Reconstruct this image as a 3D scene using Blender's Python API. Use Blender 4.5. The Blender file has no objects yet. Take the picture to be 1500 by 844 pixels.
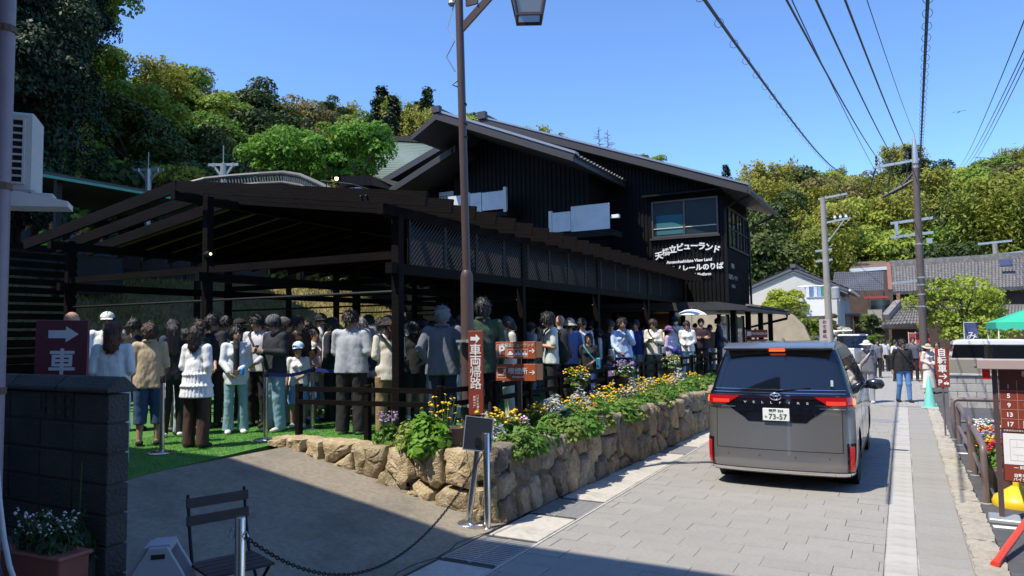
import bpy, bmesh, math, random
import numpy as np
from mathutils import Vector, Matrix
S = bpy.context.scene
COL = S.collection
R = math.radians
rnd = random.Random(7)

# ------------------------------------------------------------------ camera, sky, sun, exposure
cd = bpy.data.cameras.new("camera"); cam = bpy.data.objects.new("camera", cd); COL.objects.link(cam); S.camera = cam
YAW, PITCH, ROLL, FPX, CAMH = 28.5, 3.5, 0.8, 1050.0, 2.05
cd.sensor_width = 36; cd.lens = 36 * FPX / 1500; cd.clip_start = 0.05; cd.clip_end = 3000
FW = Vector((-math.sin(R(YAW)) * math.cos(R(PITCH)), math.cos(R(YAW)) * math.cos(R(PITCH)), math.sin(R(PITCH))))
RT0 = Vector((math.cos(R(YAW)), math.sin(R(YAW)), 0)); UP0 = RT0.cross(FW)
RT = RT0 * math.cos(R(ROLL)) - UP0 * math.sin(R(ROLL)); UP = UP0 * math.cos(R(ROLL)) + RT0 * math.sin(R(ROLL))
m = Matrix((RT, UP, -FW)).transposed().to_4x4(); m.translation = (0, 0, CAMH); cam.matrix_world = m

SUN_EL, SUN_DIR = 61.0, Vector((0.50, 0.866, 0))      # the light travels towards SUN_DIR
w = bpy.data.worlds.new("World"); S.world = w; w.use_nodes = True
nt = w.node_tree; bg = nt.nodes["Background"]
sky = nt.nodes.new("ShaderNodeTexSky"); sky.sky_type = 'NISHITA'; sky.sun_disc = False
sky.sun_elevation = R(SUN_EL); sky.sun_rotation = math.atan2(-SUN_DIR.x, -SUN_DIR.y)
sky.altitude = 0; sky.air_density = 0.8; sky.dust_density = 0.0; sky.ozone_density = 10.0
nt.links.new(sky.outputs[0], bg.inputs[0]); bg.inputs[1].default_value = 0.145
sl = bpy.data.lights.new("sun", 'SUN'); sl.energy = 3.3; sl.angle = R(0.5); sl.color = (1.0, 0.93, 0.80)
so = bpy.data.objects.new("sun", sl); COL.objects.link(so)
so.rotation_euler = Vector((SUN_DIR.x * math.cos(R(SUN_EL)), SUN_DIR.y * math.cos(R(SUN_EL)), -math.sin(R(SUN_EL)))).to_track_quat('-Z', 'Y').to_euler()
S.view_settings.view_transform = 'Standard'; S.view_settings.look = 'None'; S.view_settings.gamma = 1
S.view_settings.exposure = 1.0
S.cycles.max_bounces = 6; S.cycles.diffuse_bounces = 3; S.cycles.glossy_bounces = 3; S.cycles.transparent_max_bounces = 8

# ------------------------------------------------------------------ finding real places from the photograph
def _ray(px, py): return FW + RT * ((px - 750) / FPX) + UP * ((422 - py) / FPX)
def atZ(px, py, z=0.0): d = _ray(px, py); return Vector((0, 0, CAMH)) + d * ((z - CAMH) / d.z)
def atD(px, py, dep): return Vector((0, 0, CAMH)) + _ray(px, py) * dep
def atY(px, py, y): d = _ray(px, py); return Vector((0, 0, CAMH)) + d * (y / d.y)
def atX(px, py, x): d = _ray(px, py); return Vector((0, 0, CAMH)) + d * (x / d.x)

# ------------------------------------------------------------------ materials
MATS = {}
def M(name, col, rough=0.6, metal=0.0, var=0.12, scale=5.0, bump=0.0, bscale=40.0, coat=0.0, spec=0.5, objvar=0.0, dirt=None, dirt_scale=2.0, dirt_lo=.5, dirt_hi=.72, emit=None, stretch=None):
    if name in MATS: return MATS[name]
    mt = bpy.data.materials.new(name); mt.use_nodes = True; t = mt.node_tree; N = t.nodes; L = t.links
    b = N["Principled BSDF"]; b.inputs["Roughness"].default_value = rough; b.inputs["Metallic"].default_value = metal
    b.inputs["Specular IOR Level"].default_value = spec
    if coat: b.inputs["Coat Weight"].default_value = coat; b.inputs["Coat Roughness"].default_value = 0.05
    tc = N.new("ShaderNodeTexCoord"); src = tc.outputs["Object"]
    if stretch:
        mp = N.new("ShaderNodeMapping"); mp.inputs["Scale"].default_value = stretch; L.new(src, mp.inputs[0]); src = mp.outputs[0]
    nz = N.new("ShaderNodeTexNoise"); nz.inputs["Scale"].default_value = scale; nz.inputs["Detail"].default_value = 6; nz.inputs["Roughness"].default_value = .62
    L.new(src, nz.inputs["Vector"])
    mr = N.new("ShaderNodeMapRange"); mr.inputs[1].default_value = .25; mr.inputs[2].default_value = .75
    mr.inputs[3].default_value = 1 - var; mr.inputs[4].default_value = 1 + var; L.new(nz.outputs["Fac"], mr.inputs[0])
    val = mr.outputs[0]
    if objvar:
        oi = N.new("ShaderNodeObjectInfo"); m2 = N.new("ShaderNodeMapRange"); m2.inputs[3].default_value = 1 - objvar; m2.inputs[4].default_value = 1 + objvar
        L.new(oi.outputs["Random"], m2.inputs[0]); mu = N.new("ShaderNodeMath"); mu.operation = 'MULTIPLY'; L.new(val, mu.inputs[0]); L.new(m2.outputs[0], mu.inputs[1]); val = mu.outputs[0]
    vm = N.new("ShaderNodeVectorMath"); vm.operation = 'SCALE'; vm.inputs[0].default_value = col[:3]; L.new(val, vm.inputs["Scale"])
    out = vm.outputs[0]
    if dirt:
        n2 = N.new("ShaderNodeTexNoise"); n2.inputs["Scale"].default_value = dirt_scale; n2.inputs["Detail"].default_value = 8; n2.inputs["Roughness"].default_value = .7
        L.new(src, n2.inputs["Vector"]); r2 = N.new("ShaderNodeMapRange"); r2.inputs[1].default_value = dirt_lo; r2.inputs[2].default_value = dirt_hi; L.new(n2.outputs["Fac"], r2.inputs[0])
        mx = N.new("ShaderNodeMix"); mx.data_type = 'RGBA'; L.new(r2.outputs[0], mx.inputs[0]); L.new(out, mx.inputs[6]); mx.inputs[7].default_value = (*dirt[:3], 1); out = mx.outputs[2]
    L.new(out, b.inputs["Base Color"])
    if bump:
        n3 = N.new("ShaderNodeTexNoise"); n3.inputs["Scale"].default_value = bscale; n3.inputs["Detail"].default_value = 5; L.new(src, n3.inputs["Vector"])
        bp = N.new("ShaderNodeBump"); bp.inputs["Strength"].default_value = bump; bp.inputs["Distance"].default_value = 0.02; L.new(n3.outputs["Fac"], bp.inputs["Height"]); L.new(bp.outputs[0], b.inputs["Normal"])
    if emit: b.inputs["Emission Color"].default_value = (*emit[0], 1); b.inputs["Emission Strength"].default_value = emit[1]
    MATS[name] = mt; return mt

def leafmat(name, c1, c2, c3=None, trans=0.35, rough=0.55):
    """leaves: colour wanders between clumps and from plant to plant, some light passes through"""
    if name in MATS: return MATS[name]
    mt = bpy.data.materials.new(name); mt.use_nodes = True; t = mt.node_tree; N = t.nodes; L = t.links
    b = N["Principled BSDF"]; b.inputs["Roughness"].default_value = rough; b.inputs["Specular IOR Level"].default_value = 0.25
    tc = N.new("ShaderNodeTexCoord"); nz = N.new("ShaderNodeTexNoise"); nz.inputs["Scale"].default_value = .8; nz.inputs["Detail"].default_value = 4
    L.new(tc.outputs["Object"], nz.inputs["Vector"])
    oi = N.new("ShaderNodeObjectInfo"); ad = N.new("ShaderNodeMath"); ad.operation = 'MULTIPLY_ADD'
    L.new(oi.outputs["Random"], ad.inputs[0]); ad.inputs[1].default_value = .75
    su = N.new("ShaderNodeMath"); su.operation = 'MULTIPLY_ADD'; L.new(nz.outputs["Fac"], su.inputs[0]); su.inputs[1].default_value = 1.2; su.inputs[2].default_value = -.48
    L.new(su.outputs[0], ad.inputs[2])
    cr = N.new("ShaderNodeValToRGB"); e = cr.color_ramp.elements; e[0].position = .05; e[0].color = (*c1, 1); e[1].position = .95; e[1].color = (*c2, 1)
    if c3: k = e.new(.5); k.color = (*c3, 1)
    L.new(ad.outputs[0], cr.inputs[0]); L.new(cr.outputs[0], b.inputs["Base Color"])
    tr = N.new("ShaderNodeBsdfTranslucent"); L.new(cr.outputs[0], tr.inputs[0]); ms = N.new("ShaderNodeMixShader"); ms.inputs[0].default_value = trans
    L.new(b.outputs[0], ms.inputs[1]); L.new(tr.outputs[0], ms.inputs[2]); L.new(ms.outputs[0], N["Material Output"].inputs[0])
    MATS[name] = mt; return mt

def glassmat(name, tint, rough=0.03, alpha=0.5):
    """window glass: mirror-like coat over a partly see-through pane"""
    if name in MATS: return MATS[name]
    mt = bpy.data.materials.new(name); mt.use_nodes = True; t = mt.node_tree; N = t.nodes; L = t.links
    b = N["Principled BSDF"]; b.inputs["Base Color"].default_value = (*tint, 1); b.inputs["Roughness"].default_value = rough; b.inputs["Specular IOR Level"].default_value = .9
    b.inputs["Alpha"].default_value = alpha
    MATS[name] = mt; return mt

# ------------------------------------------------------------------ mesh helpers
def mesh_np(name, V, F, smooth=False):
    V = np.asarray(V, dtype=np.float32).reshape(-1, 3); F = np.asarray(F, dtype=np.int32); n = F.shape[1]
    me = bpy.data.meshes.new(name); me.vertices.add(len(V)); me.vertices.foreach_set("co", V.ravel())
    me.loops.add(F.size); me.loops.foreach_set("vertex_index", F.ravel()); me.polygons.add(len(F))
    me.polygons.foreach_set("loop_start", np.arange(0, F.size, n, dtype=np.int32))
    if smooth: me.polygons.foreach_set("use_smooth", np.ones(len(F), dtype=bool))
    me.update(calc_edges=True); return me

class MB:
    def __init__(s): s.v = []; s.f = []
    def add(s, vs, fs):
        k = len(s.v); s.v += [Vector(v) for v in vs]; s.f += [tuple(i + k for i in f) for f in fs]; return s
    def box(s, c, d, rot=None, taper=None):
        hx, hy, hz = d[0] / 2, d[1] / 2, d[2] / 2; t = taper or (1, 1)
        vs = [Vector((x * hx * (t[0] if z > 0 else 1), y * hy * (t[1] if z > 0 else 1), z * hz)) for z in (-1, 1) for y in (-1, 1) for x in (-1, 1)]
        if rot is not None:
            if isinstance(rot, (int, float)): rot = Matrix.Rotation(rot, 3, 'Z')
            vs = [rot @ v for v in vs]
        c = Vector(c)
        return s.add([v + c for v in vs], [(0, 2, 3, 1), (4, 5, 7, 6), (0, 1, 5, 4), (2, 6, 7, 3), (0, 4, 6, 2), (1, 3, 7, 5)])
    def bb(s, x0, x1, y0, y1, z0, z1): return s.box(((x0 + x1) / 2, (y0 + y1) / 2, (z0 + z1) / 2), (abs(x1 - x0), abs(y1 - y0), abs(z1 - z0)))
    def bar(s, a, b, wd, ht, up=(0, 0, 1)):
        a = Vector(a); b = Vector(b); d = b - a; L = d.length; d.normalize(); up = Vector(up)
        x = d.cross(up)
        if x.length < 1e-4: x = d.cross(Vector((1, 0, 0)))
        x.normalize(); z = x.cross(d); m = Matrix((x, d, z)).transposed()
        return s.box((a + b) / 2, (wd, L, ht), m)
    def tube(s, pts, r, n=8, cap=True):
        pts = [Vector(p) for p in pts]; rs = r if isinstance(r, (list, tuple)) else [r] * len(pts); k = len(s.v); prev = None
        for i, p in enumerate(pts):
            d = (pts[min(i + 1, len(pts) - 1)] - pts[max(i - 1, 0)]).normalized()
            if prev is None:
                x = d.cross(Vector((0, 0, 1)));
                if x.length < .05: x = d.cross(Vector((1, 0, 0)))
            else: x = prev - d * prev.dot(d)
            x.normalize(); prev = x; y = d.cross(x)
            for j in range(n): a = 2 * math.pi * j / n; s.v.append(p + (x * math.cos(a) + y * math.sin(a)) * rs[i])
        for i in range(len(pts) - 1):
            for j in range(n): a = k + i * n + j; b = k + i * n + (j + 1) % n; s.f.append((a, b, b + n, a + n))
        if cap: s.f.append(tuple(k + j for j in reversed(range(n)))); s.f.append(tuple(k + (len(pts) - 1) * n + j for j in range(n)))
        return s
    def lathe(s, c, prof, n=16, axis='Z'):
        k = len(s.v); c = Vector(c)
        for r, z in prof:
            for j in range(n):
                a = 2 * math.pi * j / n; p = Vector((r * math.cos(a), r * math.sin(a), z))
                if axis == 'X': p = Vector((p.z, p.x, p.y))
                if axis == 'Y': p = Vector((p.x, p.z, p.y))
                s.v.append(c + p)
        for i in range(len(prof) - 1):
            for j in range(n): a = k + i * n + j; b = k + i * n + (j + 1) % n; s.f.append((a, b, b + n, a + n))
        s.f.append(tuple(k + j for j in reversed(range(n)))); s.f.append(tuple(k + (len(prof) - 1) * n + j for j in range(n))); return s
    def prism(s, poly, off):
        """poly: 3-D points of a flat outline, swept along off"""
        n = len(poly); poly = [Vector(p) for p in poly]; off = Vector(off)
        return s.add(poly + [p + off for p in poly], [tuple(range(n)), tuple(reversed(range(n, 2 * n)))] + [(i + n, (i + 1) % n + n, (i + 1) % n, i) for i in range(n)])
    def quad(s, a, b, c, d): return s.add([a, b, c, d], [(0, 1, 2, 3)])
    def mesh(s, name, off=None):
        me = bpy.data.meshes.new(name); o = Vector(off) if off is not None else Vector((0, 0, 0))
        me.from_pydata([tuple(v - o) for v in s.v], [], s.f); me.update()
        bm = bmesh.new(); bm.from_mesh(me); bmesh.ops.recalc_face_normals(bm, faces=bm.faces); bm.to_mesh(me); bm.free(); return me

OFF = {}
def tag(o, label=None, cat=None, group=None, kind=None):
    if label: o["label"] = label
    if cat: o["category"] = cat
    if group: o["group"] = group
    if kind: o["kind"] = kind
    return o
def thing(name, label, cat, loc=(0, 0, 0), rz=0.0, group=None):
    o = bpy.data.objects.new(name, None); o.empty_display_size = .2; COL.objects.link(o); o.location = loc; o.rotation_euler = (0, 0, rz); OFF[o.name] = Vector(loc)
    return tag(o, label, cat, group)
def part(name, src, mat, parent=None, world=False, smooth=False, bevel=0.0, label=None, kind=None, auto=None):
    """one mesh object; world=True: the shape was given in world places (parent must not be turned)"""
    off = OFF.get(parent.name) if (world and parent is not None) else None
    me = src.mesh(name, off) if isinstance(src, MB) else src
    o = bpy.data.objects.new(name, me); COL.objects.link(o)
    if mat is not None: me.materials.clear(); me.materials.append(mat)
    if parent is not None: o.parent = parent; OFF[o.name] = OFF.get(parent.name, Vector((0, 0, 0)))
    if bevel:
        bm = bmesh.new(); bm.from_mesh(me); bmesh.ops.bevel(bm, geom=[e for e in bm.edges if e.calc_face_angle(0) > .6], offset=bevel, segments=1, affect='EDGES', clamp_overlap=True); bm.to_mesh(me); bm.free()
    if smooth:
        me.polygons.foreach_set("use_smooth", np.ones(len(me.polygons), dtype=bool))
        if auto: me.set_sharp_from_angle(angle=R(auto))
    if label: o["label"] = label
    if kind: o["kind"] = kind
    return o
def solid(name, src, mat, label, cat, group=None, **k): return tag(part(name, src, mat, **k), label, cat, group)
def struct(name, src, mat, **k): return tag(part(name, src, mat, **k), kind="structure")
def dup(o, parent=None, loc=None, rz=None, scale=None, label=None, group=None):
    c = o.copy(); COL.objects.link(c)
    if parent is not None: c.parent = parent
    if loc is not None: c.location = loc
    if rz is not None: c.rotation_euler = (0, 0, rz)
    if scale is not None: c.scale = scale if isinstance(scale, (tuple, list)) else (scale,) * 3
    if label: c["label"] = label
    if group: c["group"] = group
    for ch in list(o.children): dup(ch, c)
    return c

def text_mesh(body, size, bold=0.0, depth=0.004, align='CENTER', space=1.0, line=1.0):
    c = bpy.data.curves.new("lettering", 'FONT'); c.body = body; c.size = size; c.align_x = align; c.align_y = 'CENTER'; c.offset = bold; c.extrude = depth / 2
    c.space_character = space; c.space_line = line; c.resolution_u = 3
    o = bpy.data.objects.new("lettering", c); COL.objects.link(o)
    me = bpy.data.meshes.new_from_object(o.evaluated_get(bpy.context.evaluated_depsgraph_get()))
    bpy.data.objects.remove(o); bpy.data.curves.remove(c); return me
def lettering(body, size, mat, parent, loc, rot=(90, 0, 0), bold=0.0, name="lettering", squeeze=None, **k):
    o = part(name, text_mesh(body, size, bold, **k), mat, parent); o.location = loc; o.rotation_euler = [R(a) for a in rot]
    if squeeze: o.scale = (squeeze, 1, 1)
    return o

# colours used all over
black_metal = M("black_brown_metal", (.009, .008, .0085), .5, .0, .2, 6, spec=.25)
steel = M("brushed_steel", (.62, .61, .60), .22, 1.0, .08, 9, stretch=(1, 1, .05))
white_paint = M("white_paint", (.78, .78, .77), .5, 0, .05, 3)
sign_red = M("sign_red_brown", (.23, .042, .024), .45, 0, .07, 4)
sign_white = M("sign_white", (.8, .8, .78), .5, 0, .03)
pole_brown = M("pole_brown_paint", (.085, .055, .05), .42, 0, .16, 3, dirt=(.16, .13, .11), dirt_scale=6, dirt_lo=.62, dirt_hi=.8)
# ------------------------------------------------------------------ SETTING: ground, street, driveway, lawn
GZ = 0.62                                       # level of the queueing lawn
asphalt = M("asphalt", (.075, .075, .08), .85, 0, .25, 9, .5, 180, dirt=(.13, .13, .13), dirt_scale=3, dirt_lo=.5, dirt_hi=.8)
soil = M("earth", (.12, .095, .06), .95, 0, .3, 3, .6, 30)
slab_m = M("granite_slab", (.285, .27, .245), .8, 0, .13, 26, .3, 220, objvar=.05, dirt=(.25, .235, .215), dirt_scale=2.2, dirt_lo=.5, dirt_hi=.75)
slab_light = M("pale_granite_slab", (.41, .395, .365), .75, 0, .12, 24, .25, 220, objvar=.07, dirt=(.30, .29, .27), dirt_scale=3)
joint_m = M("joint_mortar", (.27, .26, .235), .9, 0, .9, 1.3)
joint_dark = M("dark_joint", (.05, .047, .045), .9, 0, .4, 4)
gutter_m = M("gutter_concrete", (.46, .43, .375), .8, 0, .14, 14, .3, 150, objvar=.06, dirt=(.28, .26, .23), dirt_scale=2.5)
drive_m = M("driveway_concrete", (.295, .255, .195), .9, 0, .25, 18, .9, 130, dirt=(.16, .14, .115), dirt_scale=1.3, dirt_lo=.48, dirt_hi=.75)
kerb_m = M("rough_kerb_concrete", (.46, .42, .35), .9, 0, .2, 30, 1.0, 120, objvar=.06, dirt=(.30, .26, .2), dirt_scale=4)
turf_m = M("turf_base", (.07, .20, .035), .9, 0, .3, 7, .6, 150)

struct("ground", MB().quad((-900, -900, -.6), (900, -900, -.6), (900, 1500, -.6), (-900, 1500, -.6)), soil)
road = bpy.data.objects.new("road", None); COL.objects.link(road); tag(road, kind="structure"); OFF["road"] = Vector((0, 0, 0))
part("road_bed", MB().bb(-3.95, .62, -8, 60, -.3, -.012), joint_m, road)
# far paving beyond the pieces one can tell apart: rows come from the material
far = bpy.data.materials.new("far_paving"); far.use_nodes = True; t_ = far.node_tree; b_ = t_.nodes["Principled BSDF"]; b_.inputs["Roughness"].default_value = .8
br = t_.nodes.new("ShaderNodeTexBrick"); tc_ = t_.nodes.new("ShaderNodeTexCoord"); t_.links.new(tc_.outputs["Object"], br.inputs["Vector"])
br.inputs["Color1"].default_value = (.29, .285, .275, 1); br.inputs["Color2"].default_value = (.32, .315, .30, 1); br.inputs["Mortar"].default_value = (.2, .2, .19, 1)
br.inputs["Scale"].default_value = 1; br.inputs["Mortar Size"].default_value = .008; br.inputs["Brick Width"].default_value = .57; br.inputs["Row Height"].default_value = .28
t_.links.new(br.outputs[0], b_.inputs["Base Color"])
part("far_paving", MB().bb(-3.2, .44, 21.2, 60, -.28, -.002), far, road)

def slab_mesh(w, d, h=.05, bev=.006):
    b = MB(); x, y = w / 2, d / 2; k = bev
    b.add([(-x, -y, -h), (x, -y, -h), (x, y, -h), (-x, y, -h), (-x, -y, -k), (x, -y, -k), (x, y, -k), (-x, y, -k), (-x + k, -y + k, 0), (x - k, -y + k, 0), (x - k, y - k, 0), (-x + k, y - k, 0)],
          [(0, 1, 5, 4), (1, 2, 6, 5), (2, 3, 7, 6), (3, 0, 4, 7), (4, 5, 9, 8), (5, 6, 10, 9), (6, 7, 11, 10), (7, 4, 8, 11), (8, 9, 10, 11)])
    return b
me57 = slab_mesh(.5675, .2765, bev=.002).mesh("paving_slab"); me57.materials.append(slab_m)
me28 = slab_mesh(.268, .272).mesh("paving_slab"); me28.materials.append(slab_m)
meband = slab_mesh(.25, .272).mesh("band_slab"); meband.materials.append(slab_light)
meedge = slab_mesh(.40, .272).mesh("paving_slab"); meedge.materials.append(slab_m)
rest = MB(); n_slab = 0
def lay(me, x, y, w, d=.272, nm="paving_slab"):
    global n_slab
    dz = rnd.uniform(-.0025, .0015)
    if y < 14.5 and n_slab < 295:
        o = bpy.data.objects.new(nm, me); COL.objects.link(o); o.parent = road; o.location = (x, y, dz); n_slab += 1
    else: rest.bb(x - w / 2, x + w / 2, y - d / 2, y + d / 2, -.05, dz)
row = 0; y = 4.2
while y < 21.0:
    off = (row % 2) * .285 + (row % 3) * .06
    x = -3.17
    if off > .05:
        ww = off - .008; rest.bb(x, x + ww, y - .136, y + .136, -.05, -.001); x += off
    while x + .57 <= -.225:
        lay(me57, x + .283, y, .562); x += .57
    if x < -.24: rest.bb(x + .002, -.228, y - .136, y + .136, -.05, -.001)
    y += .28; row += 1
part("paving_slabs", rest, slab_m, road, kind="stuff")
rest = MB(); n_slab = 150; y = 4.2
while y < 21.0:
    lay(meband, -.093, y, .25, nm="band_slab"); y += .28
part("band_slabs", rest, slab_light, road, kind="stuff")
rest = MB(); n_slab = 200; y = 4.2
while y < 21.0:
    lay(meedge, .243, y + .07, .40); y += .28
part("edge_slabs", rest, slab_m, road, kind="stuff")

# gutter along the stone wall: long concrete covers and slotted iron grates
gut = bpy.data.objects.new("gutter", None); COL.objects.link(gut); tag(gut, kind="structure"); OFF["gutter"] = Vector((0, 0, 0))
part("gutter_bed", MB().bb(-3.93, -3.172, 3, 30, -.3, -.01), joint_dark, gut)
iron = M("gutter_iron", (.30, .30, .30), .55, .3, .2, 20)
mec = slab_mesh(.56, .885, .05).mesh("gutter_cover"); mec.materials.append(gutter_m)
ybase = 5.05
for i in range(20):
    yy = ybase + .9 * i
    if i in (1, 3, 8):
        g = MB()
        for k in range(15): g.bb(-3.775, -3.225, yy - .36 + k * .05, yy - .36 + k * .05 + .034, -.05, -.003)
        for xx in (-3.79, -3.5, -3.222): g.bb(xx - .012, xx + .012, yy - .39, yy + .39, -.05, -.001)
        part("grate", g, iron, gut)
    else:
        o = bpy.data.objects.new("gutter_cover", mec); COL.objects.link(o); o.parent = gut; o.location = (-3.5, yy, rnd.uniform(-.002, .003)); o.rotation_euler = (0, 0, rnd.uniform(-.004, .004))
ch_ = MB()
ch_.bb(-3.208, -3.182, 3, 30, -.05, -.001)
part("gutter_edge", ch_, gutter_m, gut)

# ramped driveway, cast in one pour, up to the lawn
def ramp(x): return max(0.0, min(GZ - .01, (-3.95 - x) / 3.1 * GZ)) if x > -7.1 else GZ - .01
def onramp(px, py):
    p = atZ(px, py, .2)
    for _ in range(12): p = atZ(px, py, ramp(p.x))
    return p
b = MB(); xs = [-3.82, -3.95, -4.3, -4.8, -5.4, -6, -6.5, -6.9, -7.05]; vs = []; nx = len(xs)
for yy in (1.0, 6.85):
    for x in xs: vs.append((x, yy, ramp(x) + .004))
for yy in (1.0, 6.85):
    for x in xs: vs.append((x, yy, -.3))
fs = [(i, i + nx, i + nx + 1, i + 1) for i in range(nx - 1)] + [(i, i + 1, 2 * nx + i + 1, 2 * nx + i) for i in range(nx - 1)] + [(0, 2 * nx, 3 * nx, nx)]
struct("driveway", b.add(vs, fs), drive_m)
cr_ = MB(); pts = []; xq = 640; 
for k in range(14): pts.append((-3.86 + .05 * math.sin(k * 1.7) + .02 * rnd.random(), 3.6 + k * .24, .0045))
for a, c in zip(pts[:-1], pts[1:]): cr_.bb(0, 0, 0, 0, 0, 0) if 0 else cr_.bar(a, c, .012, .006)
part("crack", cr_, joint_dark, bpy.data.objects["driveway"])
struct("side_ground", MB().bb(-60, -7.05, -40, 5.0, -.5, GZ - .06), soil)

# artificial lawn, one sheet with short blades
b = MB()
lawn_poly = [(-6.93, 4.3), (-7.32, 6.85), (-5.2, 6.95), (-4.62, 7.3), (-4.3, 16), (-4.3, 30), (-15.6, 30), (-15.6, 4.3)]
b.prism([(x, y, GZ) for x, y in lawn_poly], (0, 0, -.5))
lawn = struct("lawn", b, turf_m)
N = 42000
px_ = -7.9 + 0 * np.arange(N); rg = np.random.default_rng(3)
X0 = rg.uniform(-9.5, -4.7, N * 2); Y0 = rg.uniform(4.4, 10.5, N * 2)
keep = (X0 < -6.95 - .153 * (Y0 - 4.3)) | (Y0 > 6.98); keep &= (Y0 > 6.95) | (X0 < -7.0)
X0, Y0 = X0[keep][:N], Y0[keep][:N]; N = len(X0)
an = rg.uniform(0, 6.28, N); hh = rg.uniform(.012, .028, N); lw = .004
V = np.zeros((N, 3, 3)); dx, dy = np.cos(an) * lw, np.sin(an) * lw
V[:, 0] = np.stack([X0 - dx, Y0 - dy, np.full(N, GZ)], 1); V[:, 1] = np.stack([X0 + dx, Y0 + dy, np.full(N, GZ)], 1)
V[:, 2] = np.stack([X0 + rg.normal(0, .01, N), Y0 + rg.normal(0, .01, N), GZ + hh], 1)
blade_m = leafmat("turf_blade", (.08, .26, .03), (.17, .42, .07), None, .3)
tag(part("lawn_grass", mesh_np("lawn_grass", V.reshape(-1, 3), np.arange(N * 3).reshape(-1, 3)), blade_m), kind="stuff")
struct("planter_soil", MB().bb(-4.75, -3.86, 7.0, 26, .1, .70), soil)

# right-hand kerb of rough concrete blocks and the asphalt car park behind it
kerb = bpy.data.objects.new("kerb", None); COL.objects.link(kerb); tag(kerb, kind="structure"); OFF["kerb"] = Vector((0, 0, 0))
def rough_block(w, d, h, n=(3, 7), amp=.006):
    b = MB(); nx, ny = n; vs = []
    for j in range(ny + 1):
        for i in range(nx + 1): vs.append((w * (i / nx - .5) + rnd.uniform(-amp, amp) * (0 if 0 < i < nx else 1), d * (j / ny - .5), h + rnd.uniform(-amp, amp)))
    k = len(vs)
    for (i, j) in ((0, 0), (nx, 0), (nx, ny), (0, ny)): v = vs[j * (nx + 1) + i]; vs.append((v[0], v[1], -.1))
    fs = [(j * (nx + 1) + i, j * (nx + 1) + i + 1, (j + 1) * (nx + 1) + i + 1, (j + 1) * (nx + 1) + i) for j in range(ny) for i in range(nx)]
    fs += [tuple([k, k + 1] + [i for i in range(nx, -1, -1)]), tuple([k + 2, k + 3] + [ny * (nx + 1) + i for i in range(nx + 1)])]
    fs += [tuple([k + 1, k + 2] + [j * (nx + 1) + nx for j in range(ny, -1, -1)]), tuple([k + 3, k] + [j * (nx + 1) for j in range(ny + 1)])]
    return b.add(vs, fs)
kms = [rough_block(.235, .578, .012, (4, 9), .011).mesh("kerb_block") for _ in range(4)]
for k in kms: k.materials.append(kerb_m)
for i in range(34):
    o = bpy.data.objects.new("kerb_block", kms[i % 4]); COL.objects.link(o); o.parent = kerb; o.location = (.575 + rnd.uniform(-.004, .004), 4.3 + i * .6, 0)
struct("car_park", MB().bb(.70, 60, -8, 60, -.5, .002), asphalt)
struct("street_beyond", MB().bb(-60, 60, 60, 70, -.5, -.03), asphalt)
struct("left_court", MB().bb(-60, -3.95, 30, 60, -.5, -.006), M("court_concrete", (.3, .29, .27), .85, 0, .15, 6))
line_m = M("road_line_white", (.75, .75, .72), .7, 0, .1, 20)
ln = MB()
for (a, b2) in (((1455, 772), (1500, 775)),):
    p = atZ(*a); q = p + Vector((1.9, .1, 0)); ln.bar((p.x, p.y, .006), (q.x, q.y, .006), .09, .004)
p = atZ(1398, 664); ln.bar((p.x, p.y, .006), (p.x + .5, p.y + .02, .006), .1, .004)
part("bay_marking", ln, line_m, bpy.data.objects["car_park"])
# manhole cover in the far road
p = atZ(1300, 617); struct("manhole_cover", MB().lathe((p.x - .1, p.y, -.01), [(.33, 0), (.33, .014)], 20), iron)

# ------------------------------------------------------------------ stone retaining wall, every stone its own
stone_a = M("wall_stone_tan", (.37, .285, .165), .9, 0, .36, 9, 1.3, 45, objvar=.25, dirt=(.46, .40, .30), dirt_scale=9, dirt_lo=.5, dirt_hi=.7)
stone_b = M("wall_stone_grey", (.29, .24, .17), .9, 0, .4, 9, 1.3, 50, objvar=.28, dirt=(.17, .14, .10), dirt_scale=8, dirt_lo=.5, dirt_hi=.72)
stone_c = M("wall_stone_dark", (.17, .135, .10), .9, 0, .4, 10, 1.3, 55, objvar=.25, dirt=(.33, .28, .2), dirt_scale=7, dirt_lo=.52, dirt_hi=.72)
def clip(poly, p, n):
    out = []
    for i in range(len(poly)):
        a, c = poly[i], poly[(i + 1) % len(poly)]; da = (a[0] - p[0]) * n[0] + (a[1] - p[1]) * n[1]; dc = (c[0] - p[0]) * n[0] + (c[1] - p[1]) * n[1]
        if da <= 0: out.append(a)
        if da * dc < 0: t = da / (da - dc); out.append((a[0] + (c[0] - a[0]) * t, a[1] + (c[1] - a[1]) * t))
    return out
def cells(region, seeds, weight=None):
    res = []
    for i, s in enumerate(seeds):
        poly = list(region)
        for j, q in enumerate(seeds):
            if i == j: continue
            d = (q[0] - s[0], q[1] - s[1]); L = math.hypot(*d)
            if L > 2.2: continue
            poly = clip(poly, ((s[0] + q[0]) / 2, (s[1] + q[1]) / 2), (d[0] / L, d[1] / L))
            if len(poly) < 3: break
        if len(poly) >= 3: res.append(poly)
    return res
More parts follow.
